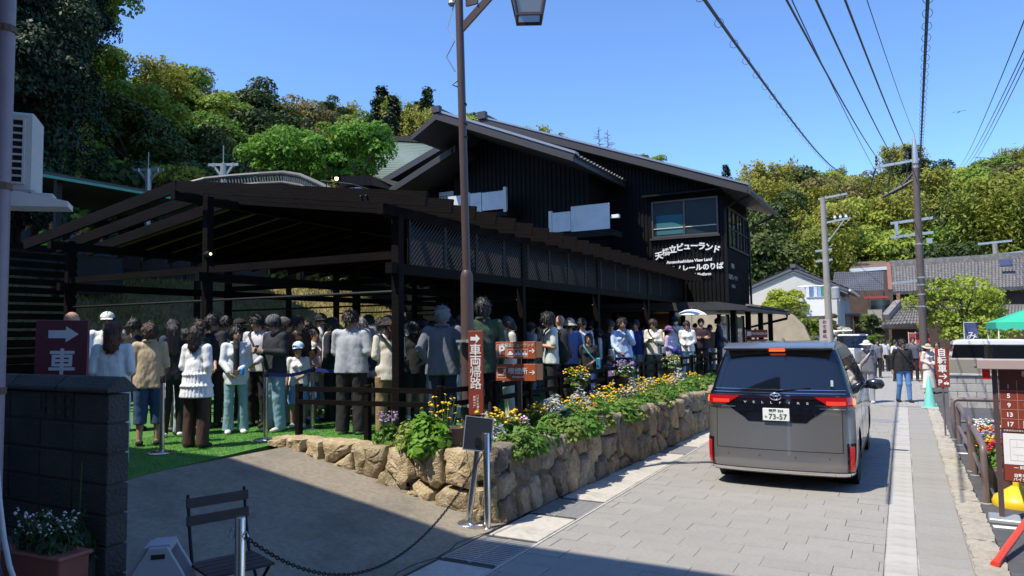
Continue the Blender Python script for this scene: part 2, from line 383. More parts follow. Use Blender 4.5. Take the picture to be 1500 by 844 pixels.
def stone_mesh(poly, place, proud=.06, gap=.012, back=.16, cap=.0):
    """a stone from its outline on the wall face; place(u, v, depth) gives the point"""
    cx = sum(p[0] for p in poly) / len(poly); cy = sum(p[1] for p in poly) / len(poly)
    out = []
    for i in range(len(poly)):
        a, c = poly[i], poly[(i + 1) % len(poly)]; L = math.hypot(c[0] - a[0], c[1] - a[1]); k = max(1, int(L / .06))
        for t in range(k): f = t / k; out.append((a[0] + (c[0] - a[0]) * f, a[1] + (c[1] - a[1]) * f))
    n = len(out); rings = []
    rad = max(.05, sum(math.hypot(p[0] - cx, p[1] - cy) for p in out) / n)
    nj = [rnd.uniform(.0, .018) for _ in range(n)]
    tilt = (rnd.uniform(-.22, .22), rnd.uniform(-.22, .22)); b0 = rnd.uniform(.4, 1) * proud
    for (sc, dp) in ((1 - gap / rad, -back), (1 - gap / rad, -.015), (1 - (gap + .014) / rad, .35), (.72, .85), (.4, 1.0)):
        ring = []
        for i, p in enumerate(out):
            u = cx + (p[0] - cx) * sc; v = cy + (p[1] - cy) * sc
            if sc > .8: r_ = nj[i] / max(rad, .05); u -= (p[0] - cx) * r_; v -= (p[1] - cy) * r_
            d = dp if dp < 0 else dp * b0 + (u - cx) * tilt[0] * dp + (v - cy) * tilt[1] * dp + rnd.uniform(-.019, .019)
            ring.append(place(u, v, d))
        rings.append(ring)
    vs = [p for r_ in rings for p in r_] + [place(cx, cy, b0 + rnd.uniform(-.01, .01))]; fs = []
    for k in range(len(rings) - 1):
        for i in range(n): j = (i + 1) % n; fs.append((k * n + i, k * n + j, (k + 1) * n + j, (k + 1) * n + i))
    k = (len(rings) - 1) * n
    for i in range(n): fs.append((k + i, k + (i + 1) % n, len(vs) - 1))
    return MB().add(vs, fs)
wall = thing("stone_retaining_wall", "low retaining wall of tan irregular boulders holding up the flower bed", "stone wall", (-3.9, 6.75, 0))
WX0, WX1 = -3.84, -3.60                                      # the face drifts a little along the street
def facex(y): return WX0 + (WX1 - WX0) * (y - 6.75) / 8.5
def place_road(u, v, d): return Vector((facex(u) - v * .11 + d, u, v))
seeds = []; y = 6.95
while y < 24:
    k = 2 if rnd.random() < .72 else 3; wd = rnd.uniform(.24, .52)
    vv = sorted(rnd.uniform(.05, .78) for _ in range(k))
    if rnd.random() < .25: vv = [.4]; wd *= .7
    for v in vv: seeds.append((y + rnd.uniform(-.08, .08), v + rnd.uniform(-.06, .06)))
    y += wd
top = [(6.75, 0)]; y = 24.0; ups = []
while y > 6.75: ups.append((y, .80 + rnd.uniform(-.05, .05))); y -= .35
region = [(6.78, -.03), (24, -.03)] + ups + [(6.78, .80)]
back = MB().prism([(facex(6.85) - .13, 6.85, -.05), (facex(24) - .13, 24, -.05), (facex(24) - .3, 24, .72), (facex(6.85) - .3, 6.85, .72)], (-.25, 0, 0))
part("mortar_core", back, M("mortar_dark", (.09, .08, .065), .95, 0, .3, 6), wall, world=True)  # dark mortar filling behind and between the stones
for i, poly in enumerate(cells([(6.78, -.03), (24, -.03), (24, .79), (6.78, .79)], seeds)):
    hi = rnd.uniform(-.05, .05); poly = [(u, v + (hi if v > .78 else 0)) for u, v in poly]
    part("stone", stone_mesh(poly, place_road), rnd.choices([stone_b, stone_a, stone_c], [5, 3.5, 2])[0], wall, world=True, smooth=True, auto=50)
# the short leg beside the driveway: its foot climbs with the ramp
def place_leg(u, v, d): return Vector((-u, 6.80 + v * .06 - d, v))
lseeds = [(4.02, .2), (4.1, .62), (4.42, .52), (4.48, .12), (4.8, .5), (4.95, .18), (5.2, .38), (5.35, .22), (5.75, .45), (6.1, .42), (6.22, .6), (6.6, .55), (6.85, .62), (7.2, .64)]
lreg = [(3.86, -.05), (4.0, -.05), (4.6, .06), (5.3, .22), (6.2, .40), (7.05, .56), (7.42, .6), (7.4, .68), (7.0, .75), (6.3, .73), (5.6, .72), (5.0, .74), (4.3, .77), (3.92, .77)]
part("mortar_core", MB().prism([(-u, 6.92, v - .05) for u, v in lreg], (0, .15, 0)), MATS["mortar_dark"], wall, world=True)
for poly in cells(lreg, lseeds):
    part("stone", stone_mesh(poly, place_leg, .10, .014, .2), stone_a, wall, world=True, smooth=True, auto=55)
# flat cap stones on the leg and the corner
for (x0, x1, y0, y1) in ((-4.85, -4.02, 6.86, 7.25), (-6.5, -5.75, 6.84, 7.15), (-7.35, -6.55, 6.84, 7.1)):
    def place_cap(u, v, d): return Vector((u, v, .70 + d * .6))
    poly = [(x0, y0), ((x0 + x1) / 2, y0 - .03), (x1, y0 + .03), (x1 - .04, y1), ((x0 + x1) / 2, y1 + .05), (x0 + .04, y1 - .04)]
    part("cap_stone", stone_mesh(poly, place_cap, .06, .0, .15), stone_a, wall, world=True, smooth=True, auto=55)
dp_ = atY(601, 714, 6.74); part("drain_pipe", MB().lathe((dp_.x, 6.70, .33), [(.034, -.0), (.034, .2), (.024, .2), (.024, .0)], 12, 'Y'), black_metal, wall, world=True)

# ------------------------------------------------------------------ concrete block wall at the left
bw = thing("block_wall", "mossy grey concrete block wall with coping at the left edge, in the shade", "block wall", (-4.6, 2.93, .1)); BWO = bw
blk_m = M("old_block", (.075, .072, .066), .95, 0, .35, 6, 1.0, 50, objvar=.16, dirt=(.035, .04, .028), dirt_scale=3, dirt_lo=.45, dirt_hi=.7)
blk_end = M("old_block_end", (.23, .225, .215), .95, 0, .35, 9, .9, 50, dirt=(.08, .08, .075), dirt_scale=7, dirt_lo=.5, dirt_hi=.7, stretch=(1, 1, .35))
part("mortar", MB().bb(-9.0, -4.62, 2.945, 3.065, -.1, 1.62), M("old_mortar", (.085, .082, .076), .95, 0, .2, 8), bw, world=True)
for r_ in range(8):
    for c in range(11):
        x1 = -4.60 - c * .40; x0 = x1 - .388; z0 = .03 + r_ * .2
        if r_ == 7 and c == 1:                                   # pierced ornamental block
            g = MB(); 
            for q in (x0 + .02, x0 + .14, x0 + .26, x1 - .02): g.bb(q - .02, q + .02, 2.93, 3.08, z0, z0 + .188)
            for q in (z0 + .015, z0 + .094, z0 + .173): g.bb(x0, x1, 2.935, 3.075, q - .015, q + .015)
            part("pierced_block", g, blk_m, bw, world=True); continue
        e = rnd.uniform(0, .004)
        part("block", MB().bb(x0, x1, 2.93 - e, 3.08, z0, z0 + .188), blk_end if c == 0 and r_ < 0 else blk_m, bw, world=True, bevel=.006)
for c in range(8):
    x1 = -4.57 - c * .6; x0 = x1 - .592
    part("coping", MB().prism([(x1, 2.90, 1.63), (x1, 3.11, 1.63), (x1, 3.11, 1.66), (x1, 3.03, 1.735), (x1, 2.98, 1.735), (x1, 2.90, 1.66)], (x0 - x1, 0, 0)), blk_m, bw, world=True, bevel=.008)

BWO.location.z += .05; BWO.location.x -= .05
# ------------------------------------------------------------------ QUEUE CANOPY (gable frame carrying a row of louvre boards)
wood_dark = M("dark_stained_wood", (.0085, .0068, .0062), .62, 0, .3, 5, .3, 40, stretch=(.25, 1, 1), spec=.06)
sheet_m = bpy.data.materials.new("roof_sheet"); sheet_m.use_nodes = True; t_ = sheet_m.node_tree; b_ = t_.nodes["Principled BSDF"]
b_.inputs["Base Color"].default_value = (.05, .052, .038, 1); b_.inputs["Roughness"].default_value = .5
tr_ = t_.nodes.new("ShaderNodeBsdfTranslucent"); tr_.inputs[0].default_value = (.26, .23, .13, 1); ms_ = t_.nodes.new("ShaderNodeMixShader"); ms_.inputs[0].default_value = .22
t_.links.new(b_.outputs[0], ms_.inputs[1]); t_.links.new(tr_.outputs[0], ms_.inputs[2]); t_.links.new(ms_.outputs[0], t_.nodes["Material Output"].inputs[0])
can = thing("queue_canopy", "long dark timber canopy with louvre boards over the queue on the lawn", "canopy", (-9.8, 7.5, GZ))
RX, RZ, EX, EZ, LX, LZ = -10.2, 4.47, -5.3, 3.77, -14.6, 3.83
for x in (-6.0, -9.83, -13.65):
    for k in range(5):
        y = 7.8 + 3.6 * k
        zt = (RZ + (EZ - RZ) * (x - RX) / (EX - RX) if x > RX else RZ + (LZ - RZ) * (x - RX) / (LX - RX)) - .10
        col_ = part("column", MB().bb(x - .062, x + .062, y - .062, y + .062, GZ - .02, zt), wood_dark, can, world=True, bevel=.006)
        part("base_plate", MB().bb(x - .12, x + .12, y - .12, y + .12, GZ, GZ + .018), black_metal, can, world=True)
me_r = MB().bar((0, 0, RZ), (EX - RX, 0, EZ), .05, .19, (0, 0, 1)).mesh("roof_board"); me_l = MB().bar((0, 0, RZ), (LX - RX, 0, LZ), .06, .19).mesh("roof_board")
bolt_me = MB().lathe((0, 0, 0), [(.013, -.03), (.013, .0)], 6, 'Y').mesh("bolt")
for m_ in (me_r, me_l): m_.materials.append(wood_dark)
bolt_me.materials.append(steel)
o_can = OFF[can.name]
for k in range(25):
    y = 7.5 + .6 * k
    for m_ in ((me_r, me_l)):
        o = bpy.data.objects.new("roof_board", m_); COL.objects.link(o); o.parent = can; o.location = Vector((RX + (.0 if m_ is me_r else -.004), y, -.012 * (y - 7.5))) - o_can
    if k < 10:
        for q in (0, .09):
            c = bpy.data.objects.new("bolt", bolt_me); COL.objects.link(c); c.parent = can; c.location = Vector((EX - 1.05 + q, y - .026, EZ + .14 - .012 * (y - 7.5))) - o_can
beams = [((RX, 7.42, RZ - .15), (RX, 22.1, RZ - .15)), ((-6.0, 7.42, 3.70), (-6.0, 22.2, 3.70)), ((-13.65, 7.42, 3.76), (-13.65, 22.1, 3.76)),
         ((-9.83, 7.6, 3.0), (-9.83, 22.2, 3.0)), ((-6.0, 7.6, 2.93), (-6.0, 22.3, 2.93)), ((-13.65, 7.6, 3.0), (-13.65, 22.2, 3.0))]
for a, c in beams: part("purlin", MB().bar(a, c, .11, .14), wood_dark, can, world=True)
for k in range(5):
    y = 7.8 + 3.6 * k
    part("tie_beam", MB().bar((-13.6, y + .002, 3.12), (-6.05, y + .002, 3.12), .08, .11), wood_dark, can, world=True)
    part("tie_rod", MB().tube([(-13.6, y, 2.62), (-6.05, y, 2.62)], .022, 6), black_metal, can, world=True)
# ribbed sheet above the boards, set back from the street eave
b = MB()
def sheet(x0, z0, x1, z1, y0, y1):
    n = int((y1 - y0) / .15); vs = []; fs = []
    for i in range(n + 1):
        y = y0 + (y1 - y0) * i / n; d = .035 if i % 2 else 0
        for (x, z) in ((x0, z0), (x1, z1)): vs += [(x, y, z + d), (x, y, z + d + .008)]
    for i in range(n):
        a = i * 4; fs += [(a, a + 4, a + 6, a + 2), (a + 1, a + 3, a + 7, a + 5), (a, a + 1, a + 5, a + 4), (a + 2, a + 6, a + 7, a + 3)]
    b.add(vs, fs)
zr = RZ + .11
sheet(RX, zr, -6.5, zr + (EZ - RZ) * (-6.5 - RX) / (EX - RX), 8.75, 22.2)
sheet(RX - .003, zr, LX, LZ + .11, 8.75, 22.2)
part("roof_sheet", b, sheet_m, can, world=True)
# lattice screens hanging under the street eave
y = 8.05
def screen_mesh():
    g = MB(); w_, z0, z1 = .86, 0, .70
    for q in (0, w_): g.bb(-.02, .02, q - .018, q + .018, z0, z1)
    for q in (z0, z1): g.bb(-.02, .02, 0, w_, q - .018, q + .018)
    for i in range(20):
        t = -z1 + i * (w_ + z1) / 20
        a0 = max(t, 0); a1 = min(t + z1, w_)
        if a1 - a0 > .03: g.bar((0, a0, a0 - t), (0, a1, a1 - t), .02, .03, (1, 0, 0))
    return g.mesh("screen_panel")
sm = screen_mesh(); sm.materials.append(black_metal)
for k in range(16):
    o = bpy.data.objects.new("screen_panel", sm); COL.objects.link(o); o.parent = can; o.location = Vector((-5.97, 8.02 + .9 * k - (.0), 2.985 - .004 * k)) - o_can
spot = thing("spotlight", "small lit spotlight clamped on the canopy column at the front", "spotlight", (-9.72, 7.72, 3.36))
part("housing", MB().lathe((0, 0, 0), [(.03, -.09), (.05, -.02), (.055, .05), (.05, .055)], 12, 'X'), black_metal, spot)
part("bulb", MB().lathe((.056, 0, 0), [(.022, -.004), (.018, .012), (.008, .016)], 10, 'X'), M("lit_bulb", (.9, .8, .6), emit=((1, .65, .35), 2.5)), spot)
part("arm", MB().tube([(-.12, .0, -.02), (-.06, 0, .03), (0, 0, .0)], .012, 6), black_metal, spot)

# ------------------------------------------------------------------ MAIN BUILDING
blk = M("black_board", (.009, .0085, .0088), .55, 0, .35, 8, .2, 60, stretch=(1, 1, .1), spec=.12)
blk_roof = M("dark_roof_tile", (.045, .045, .05), .5, 0, .2, 9)
roof_edge = M("grey_roof_edge", (.035, .031, .031), .55, 0, .1, 4)  # dark grey finish of roof edges, gutters and sills
glass_dark = M("window_glass", (.02, .035, .045), .06, 0, .1, 2, spec=.8)
teal = M("teal_blind", (.02, .12, .15), .7, 0, .1, 3)
bld = thing("ticket_hall", "big black timber-clad hall with a sloping gable roof and white lettering on its side", "building", (-9, 22.5, GZ))
WY = 22.5
def roofz(x): return 6.32 + (9.72 - 6.32) * (-3.9 - x) / 9.0
b = MB(); b.prism([(-4.74, WY, 2.83), (-4.74, WY, roofz(-4.74) - .22), (-12.9, WY, roofz(-12.9) - .22), (-20, WY, 6.9), (-20, WY, 2.83)], (0, 3.9, 0))
part("wall", b, blk, bld, world=True)
g = MB(); x = -4.80
while x > -12.8:
    for (z0, z1) in ([(2.84, 4.93), (6.19, roofz(x) - .24)] if -7.03 < x < -4.85 else [(2.84, roofz(x) - .24)]): g.bb(x - .022, x + .022, WY - .035, WY - .002, z0, z1)
    x -= .125
part("battens", g, blk, bld, world=True, kind="stuff")
g = MB(); y = WY + .10
while y < WY + 3.85: g.bb(-4.738, -4.712, y - .02, y + .02, 2.84, 6.3); y += .14
part("battens", g, blk, bld, world=True, kind="stuff")
# main roof: two slopes, boards at the verge, ridge tiles
rf = part("roof", MB().prism([(-3.85, 21.75, 6.28), (-12.9, 21.75, 9.70), (-20.4, 21.75, 7.0), (-20.4, 21.75, 6.76), (-12.9, 21.75, 9.45), (-3.85, 21.75, 6.04)], (0, 4.9, 0)), blk_roof, bld, world=True)
part("verge_board", MB().prism([(-3.85, 21.74, 6.22), (-12.9, 21.74, 9.62), (-12.9, 21.74, 9.43), (-3.85, 21.74, 6.03)], (0, -.06, 0)), roof_edge, rf, world=True)
part("verge_cap", MB().prism([(-3.82, 21.72, 6.34), (-12.9, 21.72, 9.77), (-12.9, 21.72, 9.71), (-3.82, 21.72, 6.28)], (0, .25, 0)), M("verge_metal", (.3, .3, .31), .35, .4, .08), rf, world=True)
part("ridge", MB().bb(-13.0, -12.8, 21.68, 26.7, 9.68, 9.86).bb(-13.06, -12.74, 21.62, 21.8, 9.66, 9.92), blk_roof, rf, world=True)
part("gutter", MB().tube([(-3.80, 21.7, 6.08), (-3.80, 26.7, 6.08)], .07, 8), roof_edge, rf, world=True)
g = MB(); g.tube([(-3.84, 22.0, 6.0), (-4.3, 22.2, 5.9), (-4.68, WY - .06, 5.75), (-4.68, WY - .06, 2.7)], .04, 8); part("downspout", g, black_metal, bld, world=True)
part("downspout", MB().tube([(-3.84, 26.4, 6.02), (-3.9, 26.4, 5.92), (-4.66, 26.3, 5.6), (-4.66, 26.3, 2.8)], .04, 8), black_metal, bld, world=True)
# the wide window above the sign, awning over it
wn = part("window", MB().bb(-6.95, -4.92, WY - .02, WY + .02, 5.02, 6.16), glass_dark, bld, world=True)
part("blind", MB().bb(-6.85, -5.99, WY - .024, WY - .0205, 5.1, 5.72), teal, wn, world=True)
part("frame", MB().bb(-7.0, -4.88, WY - .07, WY - .021, 5.0, 5.05).bb(-7.0, -4.88, WY - .07, WY - .021, 6.13, 6.18).bb(-7.0, -6.95, WY - .07, WY - .021, 5.05, 6.13).bb(-4.93, -4.88, WY - .07, WY - .021, 5.05, 6.13).bb(-5.97, -5.92, WY - .06, WY - .021, 5.05, 6.13), M("bronze_frame", (.12, .1, .085), .4, .5), wn, world=True)
part("bar", MB().bb(-6.94, -5.98, WY - .05, WY - .03, 5.28, 5.31).bb(-5.91, -4.94, WY - .05, WY - .03, 5.28, 5.31), M("pale_bar", (.5, .5, .42), .4), wn, world=True)
part("sill", MB().bb(-7.06, -4.84, WY - .12, WY - .0, 4.93, 4.99), roof_edge, wn, world=True)
part("awning", MB().prism([(-7.2, WY, 6.42), (-4.75, WY, 6.42), (-4.75, WY - .42, 6.30), (-7.2, WY - .42, 6.30)], (0, 0, .06)), blk, wn, world=True)
# street-side corner windows
for (y0, y1) in ((22.95, 24.2), (24.32, 25.3), (25.42, 26.2)):
    wn = part("window", MB().bb(-4.75, -4.70, y0, y1, 4.65, 5.85), glass_dark, bld, world=True)
    part("frame", MB().bb(-4.70, -4.66, y0 - .04, y1 + .04, 4.6, 4.66).bb(-4.70, -4.66, y0 - .04, y1 + .04, 5.84, 5.9).bb(-4.70, -4.66, y0 - .04, y0 + .01, 4.66, 5.84).bb(-4.70, -4.66, y1 - .01, y1 + .04, 4.66, 5.84).bb(-4.70, -4.67, (y0 + y1) / 2 - .02, (y0 + y1) / 2 + .02, 4.66, 5.84).bb(-4.70, -4.67, y0, y1, 5.22, 5.25), black_metal, wn, world=True)
# projecting front gable with balconies
def fz(x): return 6.98 + (8.9 - 6.98) * (-7.85 - x) / 4.6
b = MB().prism([(-8.5, 20.9, GZ), (-8.5, 20.9, fz(-8.5) - .15), (-12.45, 20.9, 8.7), (-13.6, 20.9, 8.1), (-13.6, 20.9, GZ)], (0, 1.59, 0))
part("front_wall", b, blk, bld, world=True)
g = MB(); x = -8.56
while x > -13.5: g.bb(x - .02, x + .02, 20.87, 20.898, 4.0, (fz(x) if x > -12.45 else 8.85 + (x + 12.45) * .57) - .25); x -= .16
part("battens", g, blk, bld, world=True, kind="stuff")
rf = part("front_roof", MB().prism([(-7.85, 18.2, 6.98), (-12.45, 18.2, 8.9), (-13.36, 18.2, 8.38), (-13.36, 18.2, 8.16), (-12.45, 18.2, 8.68), (-7.85, 18.2, 6.76)], (0, 4.25, 0)), blk_roof, bld, world=True)
part("verge_board", MB().prism([(-7.85, 18.19, 6.92), (-12.45, 18.19, 8.83), (-13.39, 18.19, 8.3), (-13.39, 18.19, 8.14), (-12.45, 18.19, 8.66), (-7.85, 18.19, 6.76)], (0, -.06, 0)), roof_edge, rf, world=True)
part("verge_cap", MB().prism([(-7.8, 18.17, 7.05), (-12.45, 18.17, 8.99), (-12.45, 18.17, 8.92), (-7.8, 18.17, 6.98)], (0, .22, 0)), MATS["verge_metal"], rf, world=True)
part("ridge", MB().bb(-12.55, -12.35, 18.15, 22.4, 8.9, 9.03).bb(-12.59, -12.31, 18.1, 18.26, 8.88, 9.08), blk_roof, rf, world=True)
et = MB()
for k in range(17): et.lathe((-7.82, 18.35 + k * .24, 6.94), [(.055, -.07), (.055, .07)], 8, 'X')
part("eave_tiles", et, roof_edge, rf, world=True, kind="stuff")
part("side_roof", MB().prism([(-12.7, 19.6, 8.22), (-15.4, 19.6, 7.1), (-15.4, 19.6, 6.88), (-12.7, 19.6, 8.0)], (0, 3.2, 0)), blk_roof, bld, world=True)
part("verge_board", MB().prism([(-12.8, 19.59, 8.1), (-15.45, 19.59, 7.0), (-15.45, 19.59, 6.82), (-12.8, 19.59, 7.92)], (0, -.06, 0)), roof_edge, bld, world=True)
part("side_wall", MB().bb(-15.0, -14.41, 20.95, 23, GZ, 7.2), blk, bld, world=True)
part("plaster_wall", MB().bb(-17.2, -15.05, 22.6, 23, GZ, 6.9), M("cream_plaster", (.5, .43, .32), .8, 0, .1, 5), bld, world=True)
# balconies
bal_m = M("balcony_white", (.60, .62, .63), .5, 0, .06, 3, dirt=(.45, .46, .45), dirt_scale=2)
def balcony(x0, x1, z, panels, posts):
    bl = part("balcony", MB().bb(x0, x1, 20.0, 20.86, z - .18, z), blk, bld, world=True)
    for (a, c, h0, h1) in panels: part("balcony_panel", MB().bb(a, c, 19.98, 20.02, z + h0, z + h1), bal_m, bl, world=True, bevel=.008)
    for (p, h0, h1) in posts: part("post", MB().bb(p - .05, p + .05, 19.95, 20.06, z + h0, z + h1), bal_m, bl, world=True)
balcony(-13.4, -11.0, 5.95, [(-13.25, -12.5, -.15, .66), (-12.42, -11.95, -.02, .68), (-11.93, -11.1, .06, .66)], [(-11.06, -.05, .76), (-12.44, -.1, .72)])
balcony(-9.6, -7.45, 5.05, [(-9.42, -8.78, .05, .66), (-8.77, -7.52, .02, .80)], [(-9.46, -.02, .72)])
part("railing", MB().tube([(-14.3, 20.0, 6.62), (-13.3, 20.0, 6.66)], .015, 6), black_metal, bld, world=True)
g = MB()
for k in range(9): g.bb(-14.3 + k * .12, -14.285 + k * .12, 19.99, 20.01, 5.9, 6.62)
part("railing_bars", g, black_metal, bld, world=True, kind="stuff")
part("door_frame", MB().bb(-14.2, -13.6, 20.85, 20.889, 5.98, 7.0), M("pale_door", (.35, .42, .42), .4), bld, world=True)
part("floodlight", MB().box((-7.32, 19.98, 5.42), (.22, .14, .1)).tube([(-7.5, 20.02, 5.4), (-7.3, 20.0, 5.4)], .02, 6), white_paint, bld, world=True)
# lower eave running round the corner, columns and dark rooms of the ground floor
eave = part("low_roof", MB().prism([(-9.2, 21.6, 2.66), (-3.95, 21.6, 2.60), (-3.95, 21.6, 2.72), (-4.8, 21.6, 2.86), (-9.2, 21.6, 2.92)], (0, 8.4, 0)), blk_roof, bld, world=True)
et = MB()
for k in range(35): et.lathe((-3.95, 21.75 + k * .235, 2.72), [(.05, -.06), (.05, .08)], 8, 'X')
part("eave_tiles", et, blk_roof, eave, world=True, kind="stuff")
part("gutter", MB().bb(-4.0, -3.86, 21.55, 30.05, 2.56, 2.64), roof_edge, eave, world=True)
part("gutter_pipe", MB().tube([(-3.93, 29.6, 2.56), (-3.93, 29.6, 2.42), (-5.6, 29.9, 2.05), (-5.6, 29.9, .7)], .05, 8), black_metal, eave, world=True)
for (x, y) in ((-4.55, 22.6), (-4.55, 25.0), (-4.55, 27.4), (-4.55, 29.6), (-6.4, 22.4), (-8.3, 22.4)): part("column", MB().bb(x - .08, x + .08, y - .08, y + .08, GZ, 2.66), blk, bld, world=True)
part("room_back", MB().bb(-16, -7.6, 26.2, 26.4, GZ, 2.8), M("hall_wall", (.10, .075, .06), .8, 0, .2, 3), bld, world=True)
part("room_side", MB().bb(-16, -15.8, 21, 26.2, GZ, 2.8), MATS["hall_wall"], bld, world=True)
part("room_ceiling", MB().bb(-16, -4.9, 21.7, 26.3, 2.75, 2.82), blk, bld, world=True)
part("shop_glass", MB().bb(-5.6, -5.55, 25.2, 29.4, GZ, 2.5), M("shop_glass", (.25, .28, .30), .08, 0, .2, 1.5, spec=.8), bld, world=True)
for y in (25.2, 26.6, 28.0, 29.4): part("shop_post", MB().bb(-5.62, -5.5, y - .05, y + .05, GZ, 2.56), blk, bld, world=True)
part("lit_lantern", MB().bb(-7.9, -7.75, 25.9, 26.0, 1.65, 1.95), M("lantern_glow", (.8, .45, .2), emit=((1, .5, .2), 1.6)), bld, world=True)
# white sign letters on the gable: an arch of big characters, smaller lines under it
ly = WY - .075
chars = "天橋立ビューランド"; n = len(chars)
for i, c in enumerate(chars):
    u = i / (n - 1); x = -6.78 + 1.82 * u; z = 4.41 + .20 * (1 - (2 * u - 1) ** 2) + .09 * u
    o = lettering(c, .255, M("letter_white", (.80, .80, .78), .35), bld, (0, 0, 0), bold=.002 if c == "橋" else .008, depth=.03, name="sign_letter"); o.location = Vector((x, ly, z)) - OFF[bld.name]; o.rotation_euler = (R(90), R(-(1 - 2 * u) * 11 + 2), 0)
for txt, sz, x, z, bo in (("Amanohashidate View Land", .128, -5.82, 4.20, .004), ("モノレールのりば", .215, -5.62, 3.97, .008), ("Monorail Platform", .125, -5.60, 3.755, .004)):
    o = lettering(txt, sz, MATS["letter_white"], bld, (0, 0, 0), bold=bo, depth=.02, name="sign_letter"); o.location = Vector((x, ly, z)) - OFF[bld.name]; o.rotation_euler = (R(90), R(-1), 0)
for txt, sz, z in (("観光船", .16, 4.05), ("天橋立ビューランド", .17, 3.68), ("のりば入口", .12, 3.4)):
    o = lettering(txt, sz, M("letter_grey", (.28, .28, .28), .4), bld, (0, 0, 0), bold=.002, depth=.01, name="sign_letter", squeeze=.9); o.location = Vector((-4.705, 23.55, z)) - OFF[bld.name]; o.rotation_euler = (R(90), 0, R(90))

# ------------------------------------------------------------------ TERRACE behind, stair rail, green roof, track, towers
dkm = M("dark_wall", (.022, .024, .028), .8, 0, .3, 3, .5, 8)
struct("terrace", MB().bb(-40, -17.6, -5, 12.2, -.5, 2.85), M("terrace_paving", (.1, .1, .1), .9))
emb_m = M("dry_grass_bank", (.30, .24, .10), .95, 0, .3, 6, .9, 50, dirt=(.14, .15, .05), dirt_scale=7)
b = MB(); 
prof = [(-15.7, .6), (-15.8, 1.9), (-16.4, 2.35), (-18, 3.1), (-19.6, 3.75), (-22, 3.9)]; np_ = len(prof); ys = [3 + 1.6 * i for i in range(16)]; vs = []
for y in ys:
    for (x, z) in prof: vs.append((x + rnd.uniform(-.1, .1), y, z + rnd.uniform(-.05, .05)))
fs = [(j * np_ + i, (j + 1) * np_ + i, (j + 1) * np_ + i + 1, j * np_ + i + 1) for j in range(len(ys) - 1) for i in range(np_ - 1)]
bank = struct("grass_bank", b.add(vs, fs), emb_m, smooth=True)
N = 26000; X0 = rg.uniform(-19.6, -15.9, N); Y0 = rg.uniform(8, 26.5, N); Z0 = np.interp(-X0, [15.8, 16.4, 18, 19.6], [1.9, 2.35, 3.1, 3.75])
an = rg.uniform(0, 6.28, N); V = np.zeros((N, 3, 3)); dx, dy = np.cos(an) * .025, np.sin(an) * .025
V[:, 0] = np.stack([X0 - dx, Y0 - dy, Z0 - .03], 1); V[:, 1] = np.stack([X0 + dx, Y0 + dy, Z0 - .03], 1); V[:, 2] = np.stack([X0 + rg.normal(0, .05, N), Y0 + rg.normal(0, .05, N), Z0 + rg.uniform(.05, .16, N)], 1)
tag(part("bank_grass", mesh_np("bank_grass", V.reshape(-1, 3), np.arange(N * 3).reshape(-1, 3)), leafmat("dry_blade", (.34, .27, .09), (.20, .22, .06), (.42, .33, .14), .2)), kind="stuff")
tw = thing("terrace_wall", "dark stone wall at the back of the upper terrace", "wall", (-24, 4, 2.85))
part("wall_face", MB().bb(-24.4, -24, -6, 22, 2.85, 5.5), dkm, tw, world=True)
for r_ in range(5):
    y = -6 + (r_ % 2) * .6
    while y < 20:
        part("stone_block", MB().bb(-23.99, -23.95 + rnd.uniform(-.02, .03), y + .02, y + 1.16, 2.87 + r_ * .52, 2.87 + r_ * .52 + .49), dkm, tw, world=True); y += 1.2
tr = thing("terrace_roof", "low dark lean-to roof with a green glass edge above the upper terrace", "roof", (-16.5, 8, 5.6))
part("roof_slab", MB().prism([(-16.45, 5, 5.72), (-24.5, 5, 6.6), (-24.5, 5, 6.48), (-16.45, 5, 5.60)], (0, 11.5, 0)), M("slate_roof", (.035, .037, .042), .5, 0, .12, 3), tr, world=True)
part("glass_edge", MB().bb(-16.46, -16.40, 4.98, 16.52, 5.585, 5.645), M("green_glass_edge", (.04, .30, .18), .15), tr, world=True)
for y in (5.5, 9.2, 12.9, 16.2): part("post", MB().bb(-16.8, -16.68, y, y + .12, 2.85 if y < 12 else 2.4, 5.66), black_metal, tr, world=True)
fn = thing("slat_fence", "black horizontal slat fence behind the queue at the lawn's far side", "fence", (-15.5, 5, GZ))
for k in range(9): part("slat", MB().bb(-15.5, -15.46, 3.0, 27, GZ + .06 + k * .15, GZ + .06 + k * .15 + .10), wood_dark, fn, world=True)
for k in range(14): part("post", MB().bb(-15.58, -15.5, 3.0 + k * 1.8, 3.08 + k * 1.8, GZ, GZ + 1.45), wood_dark, fn, world=True)
fn = thing("terrace_fence", "tall black slatted screen at the left under the terrace", "fence", (-14.4, 4.2, GZ))
for k in range(19): part("slat", MB().bb(-15.0, -14.96, 2.2, 8.7, GZ + .1 + k * .17, GZ + .1 + k * .17 + .12), wood_dark, fn, world=True)
for k in range(5): part("post", MB().bb(-15.1, -15.0, 2.3 + k * 1.57, 2.42 + k * 1.57, GZ, GZ + 3.3), wood_dark, fn, world=True)

